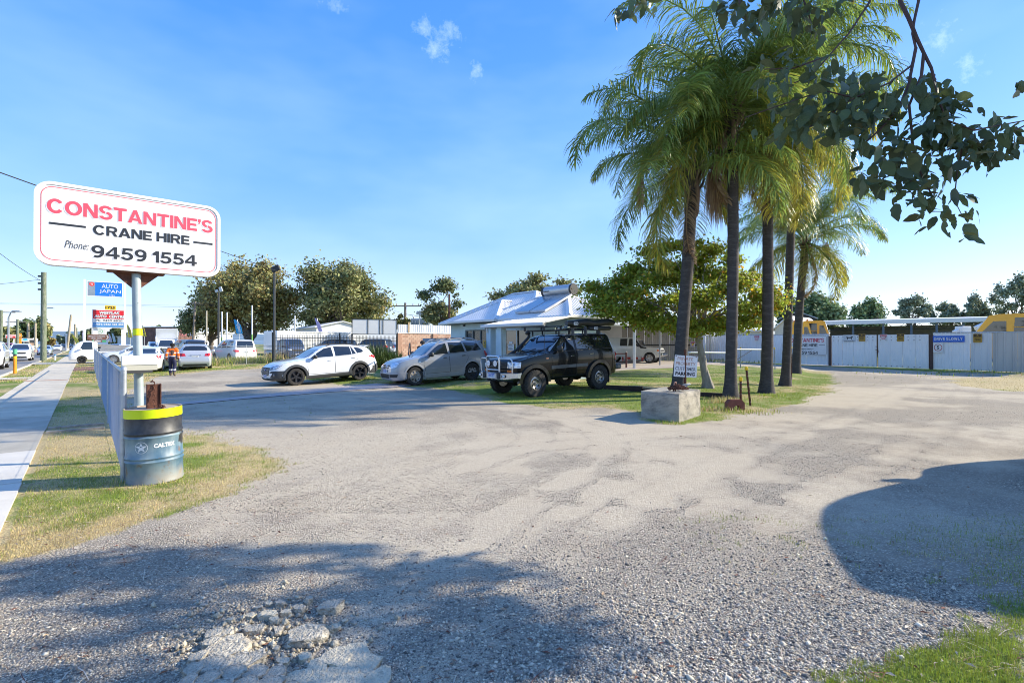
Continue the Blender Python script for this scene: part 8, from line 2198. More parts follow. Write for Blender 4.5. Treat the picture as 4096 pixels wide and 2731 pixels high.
 def fn(c):
  z=c[2]
  if abs(c[1])>.2:return 1 if .98<z<1.03 or 1.20<z<1.25 else(0 if z>.8 else 0)
  return 2 if z<1.02 else(1 if 1.02<z<1.06 or 1.19<z<1.24 else 0)
 skin_obj('shirt',{'waist':sh['waist'],**{a:sh[a]for a in sh if a!='waist'}},[('waist','hem'),('waist','chest'),('chest','neck0'),('neck0','shL'),('shL','elL'),('elL','wrL'),('neck0','shR'),('shR','elR'),('elR','wrR')],rs,None,o,3,shirt,fn)
 tj={q:J[q]for q in('pelvis','hipL','kneeL','hipR','kneeR')};tj['anL']=tuple(Vector(J['kneeL']).lerp(Vector(J['anL']),.93));tj['anR']=tuple(Vector(J['kneeR']).lerp(Vector(J['anR']),.93));tj['belt']=(0,0,1.02)
 rt={'pelvis':(.17,.13),'hipL':.118,'kneeL':.088,'hipR':.118,'kneeR':.088,'anL':.078,'anR':.078,'belt':(.15,.115)}
 skin_obj('trousers',tj,[('pelvis','belt'),('pelvis','hipL'),('hipL','kneeL'),('kneeL','anL'),('pelvis','hipR'),('hipR','kneeR'),('kneeR','anR')],rt,None,o,3,trousers,lambda c:1 if .30<c[2]<.36 else 0)
 for s in('L','R'):
  b=MB();a,t=Vector(J['an'+s]),Vector(J['toe'+s]);b.tube([a+Vector((-.075,0,-.055)),a+Vector((-.02,0,-.03)),t+Vector((-.03,0,.012)),t+Vector((.06,0,0)),t+Vector((.085,0,-.005))],[.03,.055,.052,.045,.012],8);b.tube([a+Vector((0,0,.10)),a+Vector((-.01,0,-.03))],[.062,.062],8);b.build('boot',shoes,o,smooth=60)
 return o
M_SK=mat('brown_skin',(.10,.055,.04),.6,var=.05);M_SK2=mat('light_skin',(.42,.25,.19),.6,var=.05)
M_HV=mat('hi_vis_orange',(.85,.16,.005),.75,var=.08,scale=8);M_REFL=mat('reflective_tape',(.68,.70,.70),.4,.1);M_NAVY=mat('navy_cloth',(.018,.02,.06),.85,var=.15,scale=9)
M_BOOT=mat('tan_boot',(.11,.085,.06),.85,var=.2,scale=10);M_BEAN=mat('black_knit',(.012,.011,.011),.95)
wp=GT(690,1503)
wk_=person('worker in orange and navy high visibility clothes and a black beanie walking away',wp,math.atan2(.9,-.45),.985,.8,[M_HV,M_REFL,M_NAVY],[M_NAVY,M_REFL],M_BOOT,None,M_SK)
bn=MB();bn.lathe([(.113,1.575),(.118,1.60),(.116,1.65),(.095,1.70),(.05,1.725),(.001,1.73)],18,None,(.012,0,0));bn.build('beanie',M_BEAN,wk_,smooth=60)
mp_=at(1690,1390,24.2);mp_.z=tzf(mp_.x,mp_.y)
mn=person('man in a dark cap standing behind the grey wagon at its open door',mp_,math.atan2(-.75,.3),.98,0,[mat('dark_shirt',(.03,.03,.035),.9)]*3,[M_NAVY,M_NAVY],M_BOOT,None,M_SK2)
cp_=MB();cp_.lathe([(.118,1.60),(.120,1.63),(.112,1.68),(.07,1.725),(.001,1.735)],18,None,(.012,0,0));cp_.cbox((.15,0,1.615),(.12,.15,.014),.006);cp_.build('cap',mat('charcoal_cap',(.03,.03,.03),.9),mn,smooth=60)
bd_=MB();bd_.lathe([(.001,-.07),(.05,-.06),(.075,-.02),(.07,.02)],12,None,(.055,0,1.545));bd_.build('beard',mat('brown_beard',(.10,.05,.03),.95),mn,smooth=60)
# vehicles at the left and on the road
PW=paint('white_car_paint',(.76,.77,.78));PS=paint('silver_car_paint',(.50,.52,.55),.3,.3);PSB=paint('blue_silver_paint',(.38,.46,.55),.3,.3)
PDB=paint('dark_blue_paint',(.012,.028,.075));PDK=paint('dark_grey_paint',(.03,.033,.038));PRD=paint('red_paint',(.45,.012,.02));PBK=_mats['black_paint']
SPEC['light_truck']=dict(L=4.6,W=1.72,wb=2.5,xf=.85,R=.31,clear=.28,tw=.2,ns=60,crown=.05,bulge=.01,top=[(0,1.0),(.06,1.12),(.62,1.78),(.85,1.9),(1.3,1.93),(1.78,1.9),(1.86,1.80),(1.9,1.0),(1.95,.92),(4.55,.9),(4.6,.86)],belt=[(0,.98),(.3,1.12),(1.8,1.15),(1.9,.9),(4.6,.83)],hw=[(0,.84),(.15,.94),(.5,1),(4.6,1)],roofw=[(0,.8),(.8,.84),(1.8,.86),(2,.95),(4.6,.95)],front=[(.3,.02),(.7,0),(1.1,.03)],rear=[(.3,0),(1,0)])
def far_car(kind,label,pm,wheels=M_ALLOY,cat='car',group=None,lamps='F',dark_low=False,rack=False,wins=None,plate='1HKT 402'):
 c=Car(SPEC[kind],'parked_car' if group!='traffic' else 'car',label,cat,None if group=='traffic' else group,pm)
 if group=='traffic':c.root['group']='traffic on the road'
 sp=c.sp;L,W_=c.L,c.W
 def tz_(x):return float(tab(sp['top'],np.array(x)))
 def bz_(x):return float(tab(sp['belt'],np.array(x)))
 T=sp['top'];H=max(p[1]for p in T)
 xs=np.linspace(0,L,400);zs=tab(T,xs);sl=np.gradient(zs,xs)
 b0=float(tab(sp['belt'],np.array(L*.45)))
 w0=bz_(L*.3)+.05;w1=H-.10
 c.part('windscreen',M_GLASSW,'F',[[(-W_*.385,w0),(W_*.385,w0),(W_*.31,w1-.02),(W_*.2,w1),(-W_*.2,w1),(-W_*.31,w1-.02)]],.005,.012,.12)
 if kind not in('light_truck',):
  c.part('rear_window',M_GLASSD,'B',[[(-W_*.36,bz_(L*.8)+.07),(W_*.36,bz_(L*.8)+.07),(W_*.31,H-.12),(-W_*.31,H-.12)]],.005,.012,.12)
 for q in(wins or{'hatch':[(1.35,2.25,1.95,2.2),(2.33,3.2,2.33,3.1),(3.28,3.75,3.2,3.55)],'sedan':[(1.5,2.5,2.15,2.45),(2.58,3.4,2.58,3.15),(3.46,3.75,3.22,3.4)],'people_mover':[(1.35,2.2,1.9,2.15),(2.28,3.25,2.28,3.2),(3.33,4.4,3.33,4.3)],'big_suv':[(1.6,2.6,2.25,2.55),(2.68,3.5,2.68,3.45),(3.58,4.45,3.58,4.25)],'pickup':[(1.5,2.45,2.12,2.4),(2.53,3.3,2.53,3.2)],'crossover':[(1.6,2.44,2.15,2.42),(2.53,3.3,2.53,3.2),(3.38,3.8,3.32,3.6)],'light_truck':[(.7,1.55,.95,1.5)],'farm_ute':[(1.5,2.35,1.85,2.3),(2.45,3.0,2.45,3.0)],'wagon':[(1.5,2.42,2.1,2.4),(2.52,3.22,2.52,3.15),(3.32,4.0,3.25,3.9)],'boxy4wd':[(1.6,2.5,2.05,2.5),(2.6,3.4,2.6,3.35),(3.5,4.2,3.5,4.15)]}[kind]):
  windows_from(c,[q],.10,.05)
 hz=bz_(.05)
 c.part('grille',M_BLACK,'F',[[(-W_*.26,hz-.20),(W_*.26,hz-.20),(W_*.30,hz-.04),(-W_*.30,hz-.04)]],.008,.02,.1)
 c.part('lower_intake',M_BLACK,'F',[[(-W_*.34,sp['clear']+.06),(W_*.34,sp['clear']+.06),(W_*.30,sp['clear']+.20),(-W_*.30,sp['clear']+.20)]],.008,.02,.1)
 tl=bz_(L-.15)
 for sg in(1,-1):
  c.part('headlight',M_LAMP,'DL' if sg>0 else 'DR',[[(-.30,hz-.14),(.05,hz-.10),(.16,hz+.04),(-.05,hz+.03),(-.28,hz-.04)]],.008,.02,.06)
  c.part('tail_light',M_RED,'B',[[(sg*W_*.27,tl-.20),(sg*W_*.47,tl-.22),(sg*W_*.47,tl-.02),(sg*W_*.30,tl-.06)]],.01,.02,.07)
  c.part('tail_light',M_RED,'L' if sg>0 else 'R',[[(L-.34,tl-.12),(L-.06,tl-.20),(L-.06,tl-.03),(L-.30,tl-.04)]],.01,.02,.07)
 c.part('rear_bumper_trim',M_BLACK,'B',[[(-W_*.38,sp['clear']+.02),(W_*.38,sp['clear']+.02),(W_*.33,sp['clear']+.15),(-W_*.33,sp['clear']+.15)]],.010,.02,.1)
 c.plate(plate,'F',sp['clear']+.27,0,band=True);c.plate(plate,'B',tl-.22 if kind!='sedan' else tl-.16,0,off=.015,tx=M_LBLK)
 c.mirror({'light_truck':.75,'people_mover':1.3,'hatch':1.35,'farm_ute':1.55}.get(kind,1.62),bz_(1.6)+.02,pm if kind!='farm_ute' else M_BLACK)
 c.wheels(rim=wheels,spokes=5,rr=.66)
 return c
def by_rear(c,p,h):hx,hy=math.cos(h),math.sin(h);return c.place(p.x+hx*c.L/2,p.y+hy*c.L/2,h)
HU=math.atan2(U.y,U.x);HV=math.atan2(V.y,V.x)
c=far_car('hatch','silver hatchback with roof bars parked facing away beside the worker',PS,group='cars parked by the chain link fence',plate='1EWR 207');by_rear(c,GT(781,1480),R(121))
rb=MB()
for x in(2.0,2.9):rb.cbox(c.P(x,0,1.625),(.07,1.35,.04),.01);[rb.box(c.P(x,s*.6,1.58),(.06,.05,.1))for s in(1,-1)]
rb.build('roof_bar',M_BLACK,c.root)
ht=MB();r=c.ray('B',0,.86);ht.cbox(r[0]+Vector((-.02,0,0)),(.03,.62,.04),.01);ht.build('tailgate_handle',M_CHROME,c.root)
c=far_car('sedan','white sedan parked facing away behind the letterbox and sign pole',PW,group='cars parked by the chain link fence',plate='1DFM 338');by_rear(c,GT(568,1491),R(117))
c=far_car('sedan','pale sedan parked nose to the road behind the chain link fence',paint('ice_white_paint',(.62,.68,.73)),group='cars in the neighbouring yard');hv=HV+PI
p=GT(452,1459);c.place(p.x+V.x*1.45,p.y+V.y*1.45,hv)
c=far_car('people_mover','dark blue people mover parked behind the silver hatchback',PDB,group='cars in the neighbouring yard');by_rear(c,at(790,1376,41.5),R(140))
c=far_car('people_mover','pearl white people mover parked behind the chain link fence',paint('pearl_paint',(.78,.77,.74)),group='cars in the neighbouring yard');by_rear(c,at(985,1376,40.5),R(140))
def truck(label,pm,px,Y,h,kind):
 c=far_car('light_truck',label,pm,M_STEEL,'truck','cars in the neighbouring yard');p=at(px,1376,Y);c.place(p.x,p.y,h)
 tr=MB()
 if kind=='tray':
  tr.cbox(c.P(3.3,0,.98),(2.7,1.72,.10),.02);tr.build('tray',PW,c.root);cv=MB();cv.prism([(2.0,1.05),(4.6,1.05),(4.3,1.5),(2.2,1.62)],-.8,.8,Matrix.Translation((c.L/2,0,0))@Matrix.Scale(-1,4,Vector((1,0,0))));cv.build('canvas_cover',mat('grey_canvas',(.26,.27,.29),.9),c.root)
 elif kind=='tipper':
  tr.cbox(c.P(3.1,0,1.75),(2.6,1.95,.08),.02,Matrix.Rotation(R(18),3,'Y'));Mx=Matrix.Rotation(R(18),3,'Y')
  for s in(1,-1):tr.cbox(c.P(3.1,s*.98,2.15),(2.6,.06,.8),.02,Mx)
  tr.cbox(c.P(1.9,0,2.5),(.06,1.95,1.2),.02,Mx);tr.build('tipper_body',PW,c.root);k=MB();k.cyl(c.P(2.6,0,.9),c.P(2.2,0,1.9),.1,.08,8);k.cbox(c.P(3.3,0,.98),(2.6,.9,.12),.02);k.build('lift_ram',M_DPOLE,c.root)
 else:
  tr.cbox(c.P(3.25,0,1.75),(2.65,1.85,1.75),.05);tr.build('box_body',PW,c.root)
 return c
truck('white single cab light truck with grey canvas tray behind the fence corner',PW,415,44.5,hv,'tray')
truck('white tipper truck with raised tray facing the camera between the parked cars',PW,668,55,R(-58),'tipper')
truck('white and dark cab truck parked behind the left end of the black bar fence',paint('truck_blue',(.05,.08,.16)),1140,46.5,R(-40),'box')
for lb,kd,pm,px,Y,h in(('black four wheel drive behind the black bar fence above the crossover roof','big_suv',PBK,1330,48,R(160)),('dark utility with long roof rack behind the flax bush','boxy4wd',PDK,1480,51,R(165)),('white car showing behind the right end of the black bar fence','hatch',PW,1560,52,R(-60)),('white car in the distant sales yard left of the sign pole','sedan',PW,500,66,R(-60)),('silver car in the distant sales yard behind the homestead arrow','hatch',PS,466,78,R(-60)),('white van beyond the dark blue people mover','people_mover',PW,620,74,R(-50)),('white car right of the tipper truck','hatch',PW,735,66,R(-60))):
 c=far_car(kd,lb,pm,group='cars in the neighbouring yard');p=at(px,1376,Y);c.place(p.x,p.y,h)
c=far_car('farm_ute','white farm utility with snorkel parked in the carport',paint('ute_white',(.60,.60,.56)),M_ALLOY,'utility vehicle',None,plate='1GQL 931')
c.arches(paint('ute_white',None),-.01,.09,.06)
mb=MB();mb.tube([c.P(1.0,-.78,1.10),c.P(1.42,-.86,1.26),c.P(1.75,-.80,1.72),c.P(1.8,-.78,1.95)],[.05,.055,.05,.05],8);mb.cbox(c.P(1.76,-.78,2.0),(.18,.14,.12),.04);mb.build('snorkel',M_BLACK,c.root)
for sg in(1,-1):c.part('corner_light',M_AMBER,'L' if sg>0 else 'R',[[(.05,.90),(.18,.90),(.2,1.02),(.05,1.02)]],.012,.02,.05)
bb=MB();bb.cbox(c.P(-.12,0,.68),(.22,1.7,.26),.05);bb.build('front_bumper',M_CHROME,c.root)
c.part('fender_top',M_BLACK,'R',[[(.95,1.10),(1.42,1.12),(1.5,1.22),(1.0,1.2)]],.012,.02)
p=at(2598,1376,38.2);hh=math.atan2(-.50,.86);lx,ly=c.L/2-c.xf,-(c.W/2-.12)
c.place(p.x-(lx*math.cos(hh)-ly*math.sin(hh)),p.y-(lx*math.sin(hh)+ly*math.cos(hh)),hh)
RZ=-.074
def road_car(kd,lb,pm,u,v,fwd,cat='car',**k):
 c=far_car(kd,lb,pm,cat=cat,group='traffic',**k);p=UV(u,v);c.place(p.x,p.y,HU+(0 if fwd>0 else PI),0,RZ);return c
c=road_car('big_suv','white four wheel drive wagon driving toward the camera at the left edge',PW,51.2,-5.25,-1,'four wheel drive');roofrail(c,2.4,4.4,.60,.05,M_DPOLE)
c=road_car('pickup','white utility driving toward the camera behind the orange marker post',PW,74.5,-5.15,-1,'utility vehicle',plate='1GYN 552')
bd=MB();r=c.ray('F',0,.98);F=frame(r[0]+Vector((.03,0,0)),Vector((0,1,0)))
for k in range(3):
 a=R(90+120*k);q=lambda d,t:(d*math.cos(a+t),d*math.sin(a+t));bd.prism([(0,0),q(.06,-R(30)),q(.104,0),q(.06,R(30))],-.008,.008,F)
bd.build('badge',M_CHROME,c.root)
tb=MB();tb.cbox(c.P(4.6,0,1.3),(1.9,1.86,.5),.03);tb.build('tray_side',PW,c.root)
road_car('crossover','pale blue silver crossover driving past the green power pole',PSB,110.5,-4.9,-1)
road_car('hatch','white hatchback driving beyond the pale blue crossover',PW,172,-5.3,-1)
road_car('pickup','dark grey utility driving behind the white hatchback',PDK,262,-6.2,-1,'utility vehicle')
road_car('sedan','dark sedan driving away behind the white utility',PDK,150,-8.8,1)
road_car('big_suv','red car driving away behind the white four wheel drive wagon',PRD,112,-9.2,1)
road_car('people_mover','silver van in the far lane beyond the red car',PS,185,-11.5,1)
road_car('hatch','tiny dark car far down the road',PDK,330,-5.0,-1)
c=far_car('pickup','black utility with grey tray cover nosing out of a distant driveway',PBK,cat='utility vehicle',group=None);p=at(350,1376,100);c.place(p.x,p.y,HV+PI)
cv=MB();cv.cbox(c.P(4.4,0,1.35),(1.6,1.7,.6),.05);cv.build('tray_cover',mat('grey_cover',(.25,.24,.23),.9),c.root)
def bus():
 o=empty('bus',UV(176,-10.2,RZ),HU,'white bus with a poster on its back driving away down the road','bus','traffic on the road')
 mb=MB();mb.cbox((0,0,1.75),(11,2.5,2.9),.15);mb.build('body',PW,o)
 w=MB();w.cbox((-5.5,0,2.3),(.06,2.1,.9),.05);w.build('rear_window',M_GLASSD,o)
 w=MB();w.cbox((-5.53,0,1.55),(.06,1.3,.9),.05);w.build('poster',mat('poster_print',(.45,.30,.2),.6,var=.6,scale=2),o)
 for s in(1,-1):w=MB();w.cbox((0,s*1.25,2.2),(9.5,.04,.9),.02);w.build('side_window',M_GLASSD,o)
 w=MB()
 for x in(-3.5,3.8):w.cyl((x,-1.2,.5),(x,1.2,.5),.5,.5,18)
 w.build('wheels',M_TYRE,o)
bus()
c=far_car('people_mover','compact van parked just outside the right edge of the view',PS,cat='van',group=None);c.place(8.35,5.6,R(65));c.root.scale=(.80,1.05,1.46)
# roadside things at the left
def gpole(px,Y,py0,r0,m,label,arm=None,lean=0.0,lamp=None,z0=-.02):
 o,h=pole('power_pole',label,'power pole',px,Y,py0,r0,r0*.85,m,z0,lean,'power poles along the road')
 if arm:
  for z_,w_ in arm:mb=MB();mb.box((lean*.9,0,h-z_),(w_,.12,.12),Matrix.Rotation(.5,3,'Z'));mb.build('crossarm',M_WOODP,o)
 if lamp:mb=MB();mb.tube([(0,0,h-.6),(lamp*.5,0,h+.2),(lamp,0,h+.3)],.05,6);mb.cbox((lamp*1.15,0,h+.28),(.8,.3,.14),.04);mb.build('lamp_arm',M_GALV,o)
 return o,h
o,h=gpole(174,50.5,1089,.25,M_GREENP,'thick mossy green power pole standing on the verge')
for k,z in enumerate((.4,1.1,1.7)):mb=MB();mb.cbox((-.34,-.1,h-z),(.28,.14,.16),.03);mb.build('bracket',M_BLACK,o)
gpole(268,140,1259,.30,mat('pale_pole',(.36,.31,.23),.9,var=.2),'pale leaning power pole beside the distant footpath',None,1.1)
mb=MB();mb.cyl((0,0,-.1),(0,0,4.6),.36,.35,12);s=mb.build('white_sleeve',M_WHITE);s.parent=[q for q in COL.objects if q.get('label','').startswith('pale leaning')][0]
gpole(300,196,1296,.38,_mats['pale_pole'],'straight pale power pole right of the leaning one')
gpole(306,250,1311,.42,M_GREENP,'greenish power pole just behind the straight pale one')
gpole(4,72,1240,.22,M_GREENP,'green power pole at the left edge of the picture',[(.3,3.0)])
gpole(70,92,1277,.22,M_GREENP,'green power pole with two crossarms behind the white utility',[(.5,3.2),(3.4,4.2)])
gpole(112,108,1292,.24,_mats['pale_pole'],'left of the two pale poles joined by a sloping brace')
o,h=gpole(141,108,1292,.24,_mats['pale_pole'],'right of the two pale poles joined by a sloping brace')
mb=MB();mb.cyl((0,0,h-.6),(-1.5,0,h-1.9),.1,.1,6);mb.build('brace',M_WOODP,o)
def lamp(px,py,Y,label):
 b=at(px-22,1376,Y);b.z=0;h=EYE+(HY-py)/FPX*Y;o=empty('street_lamp',b,label=label,cat='street lamp');x1=22/FPX*Y
 mb=MB();mb.tube([(0,0,0),(0,0,h-.8),(x1*.4,0,h-.1),(x1,0,h)],[.12,.09,.05,.05],8);mb.build('pole',M_GALV,o,smooth=50);mb=MB();mb.cbox((x1+.3,0,h),(1.0,.35,.16),.05);mb.build('lamp_head',M_GALV,o)
lamp(56,1245,60,'street lamp arm over the white utility on the road');lamp(196,1232,82,'street lamp arm just right of the green power pole')
def wire(pts,lb):cable('power_cable',pts,.02,lb,.1)
wire([at(-900,560,20),at(0,1015,40),at(162,1122,50.5)],'service wire dropping from the upper left to the green pole')
wire([at(-200,1150,60),at(160,1118,50.5)],'thin wire from the left edge to the green pole')
wire([at(-300,1206,90),at(400,1216,100),at(900,1222,110)],'upper of the wires crossing the road far off')
wire([at(-300,1211,90),at(400,1219,100),at(900,1230,110)],'lower of the wires crossing the road far off')
p=GT(60,1494);o=empty('marker_post',(p.x,p.y,tzf(p.x,p.y)),label='orange, yellow and green utility marker post on the left verge',cat='marker post')
for z0,z1,m,w in((-.05,.86,mat('marker_orange',(.75,.27,.01),.5),.085),(.86,1.0,M_YCAP,.09),(1.0,1.12,M_BLACK,.075),(1.12,1.40,mat('marker_green',(.10,.42,.22),.5),.10)):
 mb=MB();mb.cyl((0,0,z0),(0,0,z1),w,w,12);mb.build('section',m,o,smooth=50)
p=GT(220,1441);o=empty('bollard',(p.x,p.y,tzf(p.x,p.y)),label='short white bollard with a blue top beside the green pole',cat='bollard');mb=MB();mb.cyl((0,0,-.05),(0,0,.48),.09,.09,12);mb.build('shaft',M_WHITE,o,smooth=50);mb=MB();mb.cyl((0,0,.48),(0,0,.58),.092,.09,12);mb.build('top_band',mat('band_blue',(.03,.25,.55),.5),o,smooth=50)
def board_sign(name,label,A,B,z0,z1,face,edge=M_WHITE,posts=(),pz=0.0,pw=.16):
 A,B=Vector((A.x,A.y,0)),Vector((B.x,B.y,0));o=empty(name,A,label=label,cat='sign');x=B-A;L=x.length;F=frame((0,0,0),x)
 if z1>z0:mb=MB();mb.prism([(0,z0),(L,z0),(L,z1),(0,z1)],0,.18,F);mb.build('casing',edge,o)
 fc=MB();fc.prism([(.06,z0+.06),(L-.06,z0+.06),(L-.06,z1-.06),(.06,z1-.06)],-.006,-.001,F);f=fc.build('face',face,o)
 for s,zt in posts:
  mb=MB();mb.prism([(s*L-pw/2,-.1),(s*L+pw/2,-.1),(s*L+pw/2,zt),(s*L-pw/2,zt)],-.02 if abs(s-.5)>.45 and(s<0 or s>1)else .19,.16 if(s<0 or s>1)else .34,F);mb.build('post',M_WHITE,o)
 return o,f,F,L
def zat(py,Y):return EYE+(HY-py)/FPX*Y
A,B=at(347,1376,46.0),at(491,1376,47.6)
o,f,F,L=board_sign('pylon_sign','tall twin post sign with a blue and grey panel for a car yard',A,B,zat(1187,46.8),zat(1127,46.8),mat('yard_blue',(.01,.17,.68),.45),M_WHITE,[(-.06,zat(1126,46.8)+.1),(1.06,zat(1130,46.8)+.1)])
z0,z1=zat(1187,46.8),zat(1127,46.8);H=z1-z0
gp=MB();gp.prism([(.06,z0+.06),(L*.22,z0+.06),(L*.22,z1-.06),(.06,z1-.06)],-.010,-.006,F);gp.build('grey_panel',mat('yard_grey',(.22,.27,.33),.5),f)
t=MB();add_text(t,'AUTO',F,L*.40,z0+H*.57,L*.46,H*.28,-.010,.0);add_text(t,'JAPAN',F,L*.34,z0+H*.20,L*.60,H*.28,-.010,.0);add_text(t,'1723',F,L*.62,z0+H*.065,L*.14,H*.08,-.010,.01);t.build('lettering',M_WHITEP,f)
em=MB();em.prism(disc2(L*.13,z0+H*.80,H*.135,24),-.014,-.010,F);e_=em.build('round_mark',mat('mark_red',(.75,.03,.03),.5),f)
g=MB();cx,cz,k=L*.13,z0+H*.80,H*.1
for a,b,c_,d in((-.75,.35,.75,.55),(-.6,.05,.6,.2),(-.42,-.7,-.24,.35),(.24,-.7,.42,.35)):g.prism([(cx+a*k,cz+b*k),(cx+c_*k,cz+b*k),(cx+c_*k,cz+d*k),(cx+a*k,cz+d*k)],-.018,-.014,F)
g.build('gate_mark',M_WHITEP,e_)
A,B=at(368,1376,47.2),at(501,1376,48.6)
z0,z1=zat(1311,47.9),zat(1239,47.9)
o,f,F,L=board_sign('workshop_sign','red, white and blue workshop sign with phone numbers below the car yard panel',A,B,z0,z1,M_WHITEP,M_WHITE,[(.09,z0+.05),(.93,z0+.05)],pw=.30);H=z1-z0
m1=MB();m1.prism([(.06,z0+H*.50),(L-.06,z0+H*.50),(L-.06,z1-.05),(.06,z1-.05)],-.010,-.006,F);m1.build('red_panel',mat('panel_red',(.66,.02,.03),.5),f)
m1=MB();m1.prism([(.06,z0+.05),(L-.06,z0+.05),(L-.06,z0+H*.30),(.06,z0+H*.30)],-.010,-.006,F);m1.build('blue_panel',mat('panel_blue',(.10,.27,.52),.5),f)
for dx,dz,yy,m in((.03,-.03,-.013,M_LBLK),(0,0,-.016,M_WHITEP)):
 t=MB();add_text(t,'WESTLAK',F,L*.21+dx,z0+H*.75+dz,L*.62,H*.16,yy,.05,.1);add_text(t,'AUTO  CENTRE',F,L*.06+dx,z0+H*.55+dz,L*.92,H*.16,yy,.05,.1);t.build('lettering',m,f)
t=MB();add_text(t,'Ph: 9459 4820',F,L*.11,z0+H*.345,L*.80,H*.11,-.012,.01);t.build('lettering',M_LBLK,f)
t=MB();add_text(t,'A/H: 0432 422 408',F,L*.10,z0+H*.14,L*.84,H*.11,-.013,.03);t.build('lettering',M_WHITEP,f)
A,B=at(418,1376,48.0),at(463,1376,48.5);z0,z1=zat(1239,48.2),zat(1222,48.2)
o,f,F,L=board_sign('number_sign','small yellow street number plate above the workshop sign',A,B,z0,z1,M_YCAP,M_YCAP);t=MB();add_text(t,'1725',F,L*.08,z0+(z1-z0)*.2,L*.84,(z1-z0)*.6,-.012,.04);t.build('lettering',M_LBLK,f)
A,B=at(366,1376,48.8),at(425,1376,49.4);z0,z1=zat(1338,49),zat(1312,49)
o,f,F,L=board_sign('panel_sign','white panel with a small green ring mark under the workshop sign',A,B,z0,z1,M_WHITEP);q=MB();cx,cz,rr_=L*.55,(z0+z1)/2,(z1-z0)*.38;a,b=disc2(cx,cz,rr_,24),disc2(cx,cz,rr_*.86,24)
q.add([F@Vector((x,-.01,z))for x,z in a]+[F@Vector((x,-.01,z))for x,z in b],[(i,(i+1)%24,24+(i+1)%24,24+i)for i in range(24)]);q.prism([(cx-rr_*.5,cz-rr_*.15),(cx+rr_*.5,cz-rr_*.15),(cx+rr_*.35,cz+rr_*.2),(cx-rr_*.4,cz+rr_*.1)],-.01,-.007,F);q.build('ring_mark',mat('mark_green',(.08,.42,.16),.5),f)
A,B=at(349,1376,43.5),at(437,1376,44.2);z0,z1=zat(1359,43.8),zat(1338,43.8);A.z=B.z=0
o=empty('arrow_sign',A,label='brown homestead arts and crafts arrow sign pointing right',cat='sign');x=B-A;L=x.length;F=frame((0,0,0),x);zc=(z0+z1)/2;H=z1-z0
ar=[(0,z0),(L*.90,z0),(L,zc),(L*.90,z1),(0,z1)];mb=MB();mb.prism(ar,-.01,.03,F);f=mb.build('board',mat('tourist_brown',(.22,.10,.06),.5),o)
t=MB();add_text(t,'LIDDELOW HOMESTEAD',F,L*.05,z0+H*.56,L*.76,H*.22,-.014,.02);add_text(t,'ARTS & CRAFTS',F,L*.18,z0+H*.18,L*.5,H*.22,-.014,.02);t.prism([(L*.86,z0+H*.12),(L*.90,z0+H*.12),(L*.975,zc),(L*.90,z1-H*.12),(L*.86,z1-H*.12),(L*.93,zc)],-.014,-.010,F);t.build('lettering',M_WHITEP,f)
op=MB();op.prism([(L*.10,z0-.20),(L*.86,z0-.20),(L*.86,z0-.02),(L*.10,z0-.02)],-.008,.02,F);g_=op.build('open_strip',mat('strip_brown',(.20,.09,.05),.5),o)
t=MB();add_text(t,'OPEN',F,L*.36,z0-.175,L*.26,.13,-.012,.03);t.build('lettering',M_WHITEP,g_)
for a_,b_ in((.22,.30),(.68,.86)):e=MB();e.prism([(L*a_,z0-.19),(L*b_,z0-.19),(L*b_,z0-.03),(L*a_,z0-.03)],-.012,-.008,F);e.build('green_tag',_mats['mark_green'],g_)
mb=MB();mb.cyl(F@Vector((L*.34,.05,-.05)),F@Vector((L*.34,.05,z1)),.035,.035,8);mb.build('post',M_GALV,o,smooth=50)
A,B=at(22,1376,98),at(64,1376,99);z0,z1=zat(1352,98),zat(1338,98)
o,f,F,L=board_sign('shop_sign','red auto parts sign board across the road',A,B,z0,z1,mat('shop_red',(.75,.05,.04),.5),M_WHITE,[(.2,z0),(.8,z0)]);t=MB();add_text(t,'AUTO PARTS',F,L*.08,z0+(z1-z0)*.52,L*.84,(z1-z0)*.3,-.012,.03);add_text(t,'LAND',F,L*.34,z0+(z1-z0)*.14,L*.32,(z1-z0)*.3,-.012,.03);t.build('lettering',M_WHITEP,f)
A,B=at(66,1376,96),at(86,1376,96.4);o,f,F,L=board_sign('shop_sign','tall orange pylon sign across the road',A,B,.3,zat(1333,96),mat('pylon_orange',(.85,.30,.01),.5),mat('pylon_orange',None))
t=MB();a,b=disc2(L/2,zat(1341,96),L*.3,20),disc2(L/2,zat(1341,96),L*.2,20);t.add([F@Vector((x,-.012,z))for x,z in a]+[F@Vector((x,-.012,z))for x,z in b],[(i,(i+1)%20,20+(i+1)%20,20+i)for i in range(20)]);t.build('ring_mark',M_WHITEP,f)
A,B=at(84,1376,102),at(116,1376,103);o,f,F,L=board_sign('shop_sign','low white sign with a blue oval across the road',A,B,zat(1366,102),zat(1351,102),M_WHITEP,M_WHITE,[(.1,1.5),(.9,1.5)]);t=MB();t.prism([(L*.5+L*.36*math.cos(q*PI/10),(zat(1366,102)+zat(1351,102))/2+.26*math.sin(q*PI/10))for q in range(20)],-.014,-.006,F);t.build('blue_oval',mat('oval_blue',(.03,.28,.65),.5),f)
box_building('wall','long pale wall across the road behind the white four wheel drive wagon',UV(60,-19).to_2d().to_3d(),UV(140,-19).to_2d().to_3d(),.3,1.4,mat('pale_wall',(.5,.46,.40),.9),M_FASCIA)
box_building('shop','white car sales hall down the road beyond the sign pole',at(470,1376,125).to_2d().to_3d(),at(600,1376,120).to_2d().to_3d(),12,3.2,_mats['shop_white'],M_ROOF)
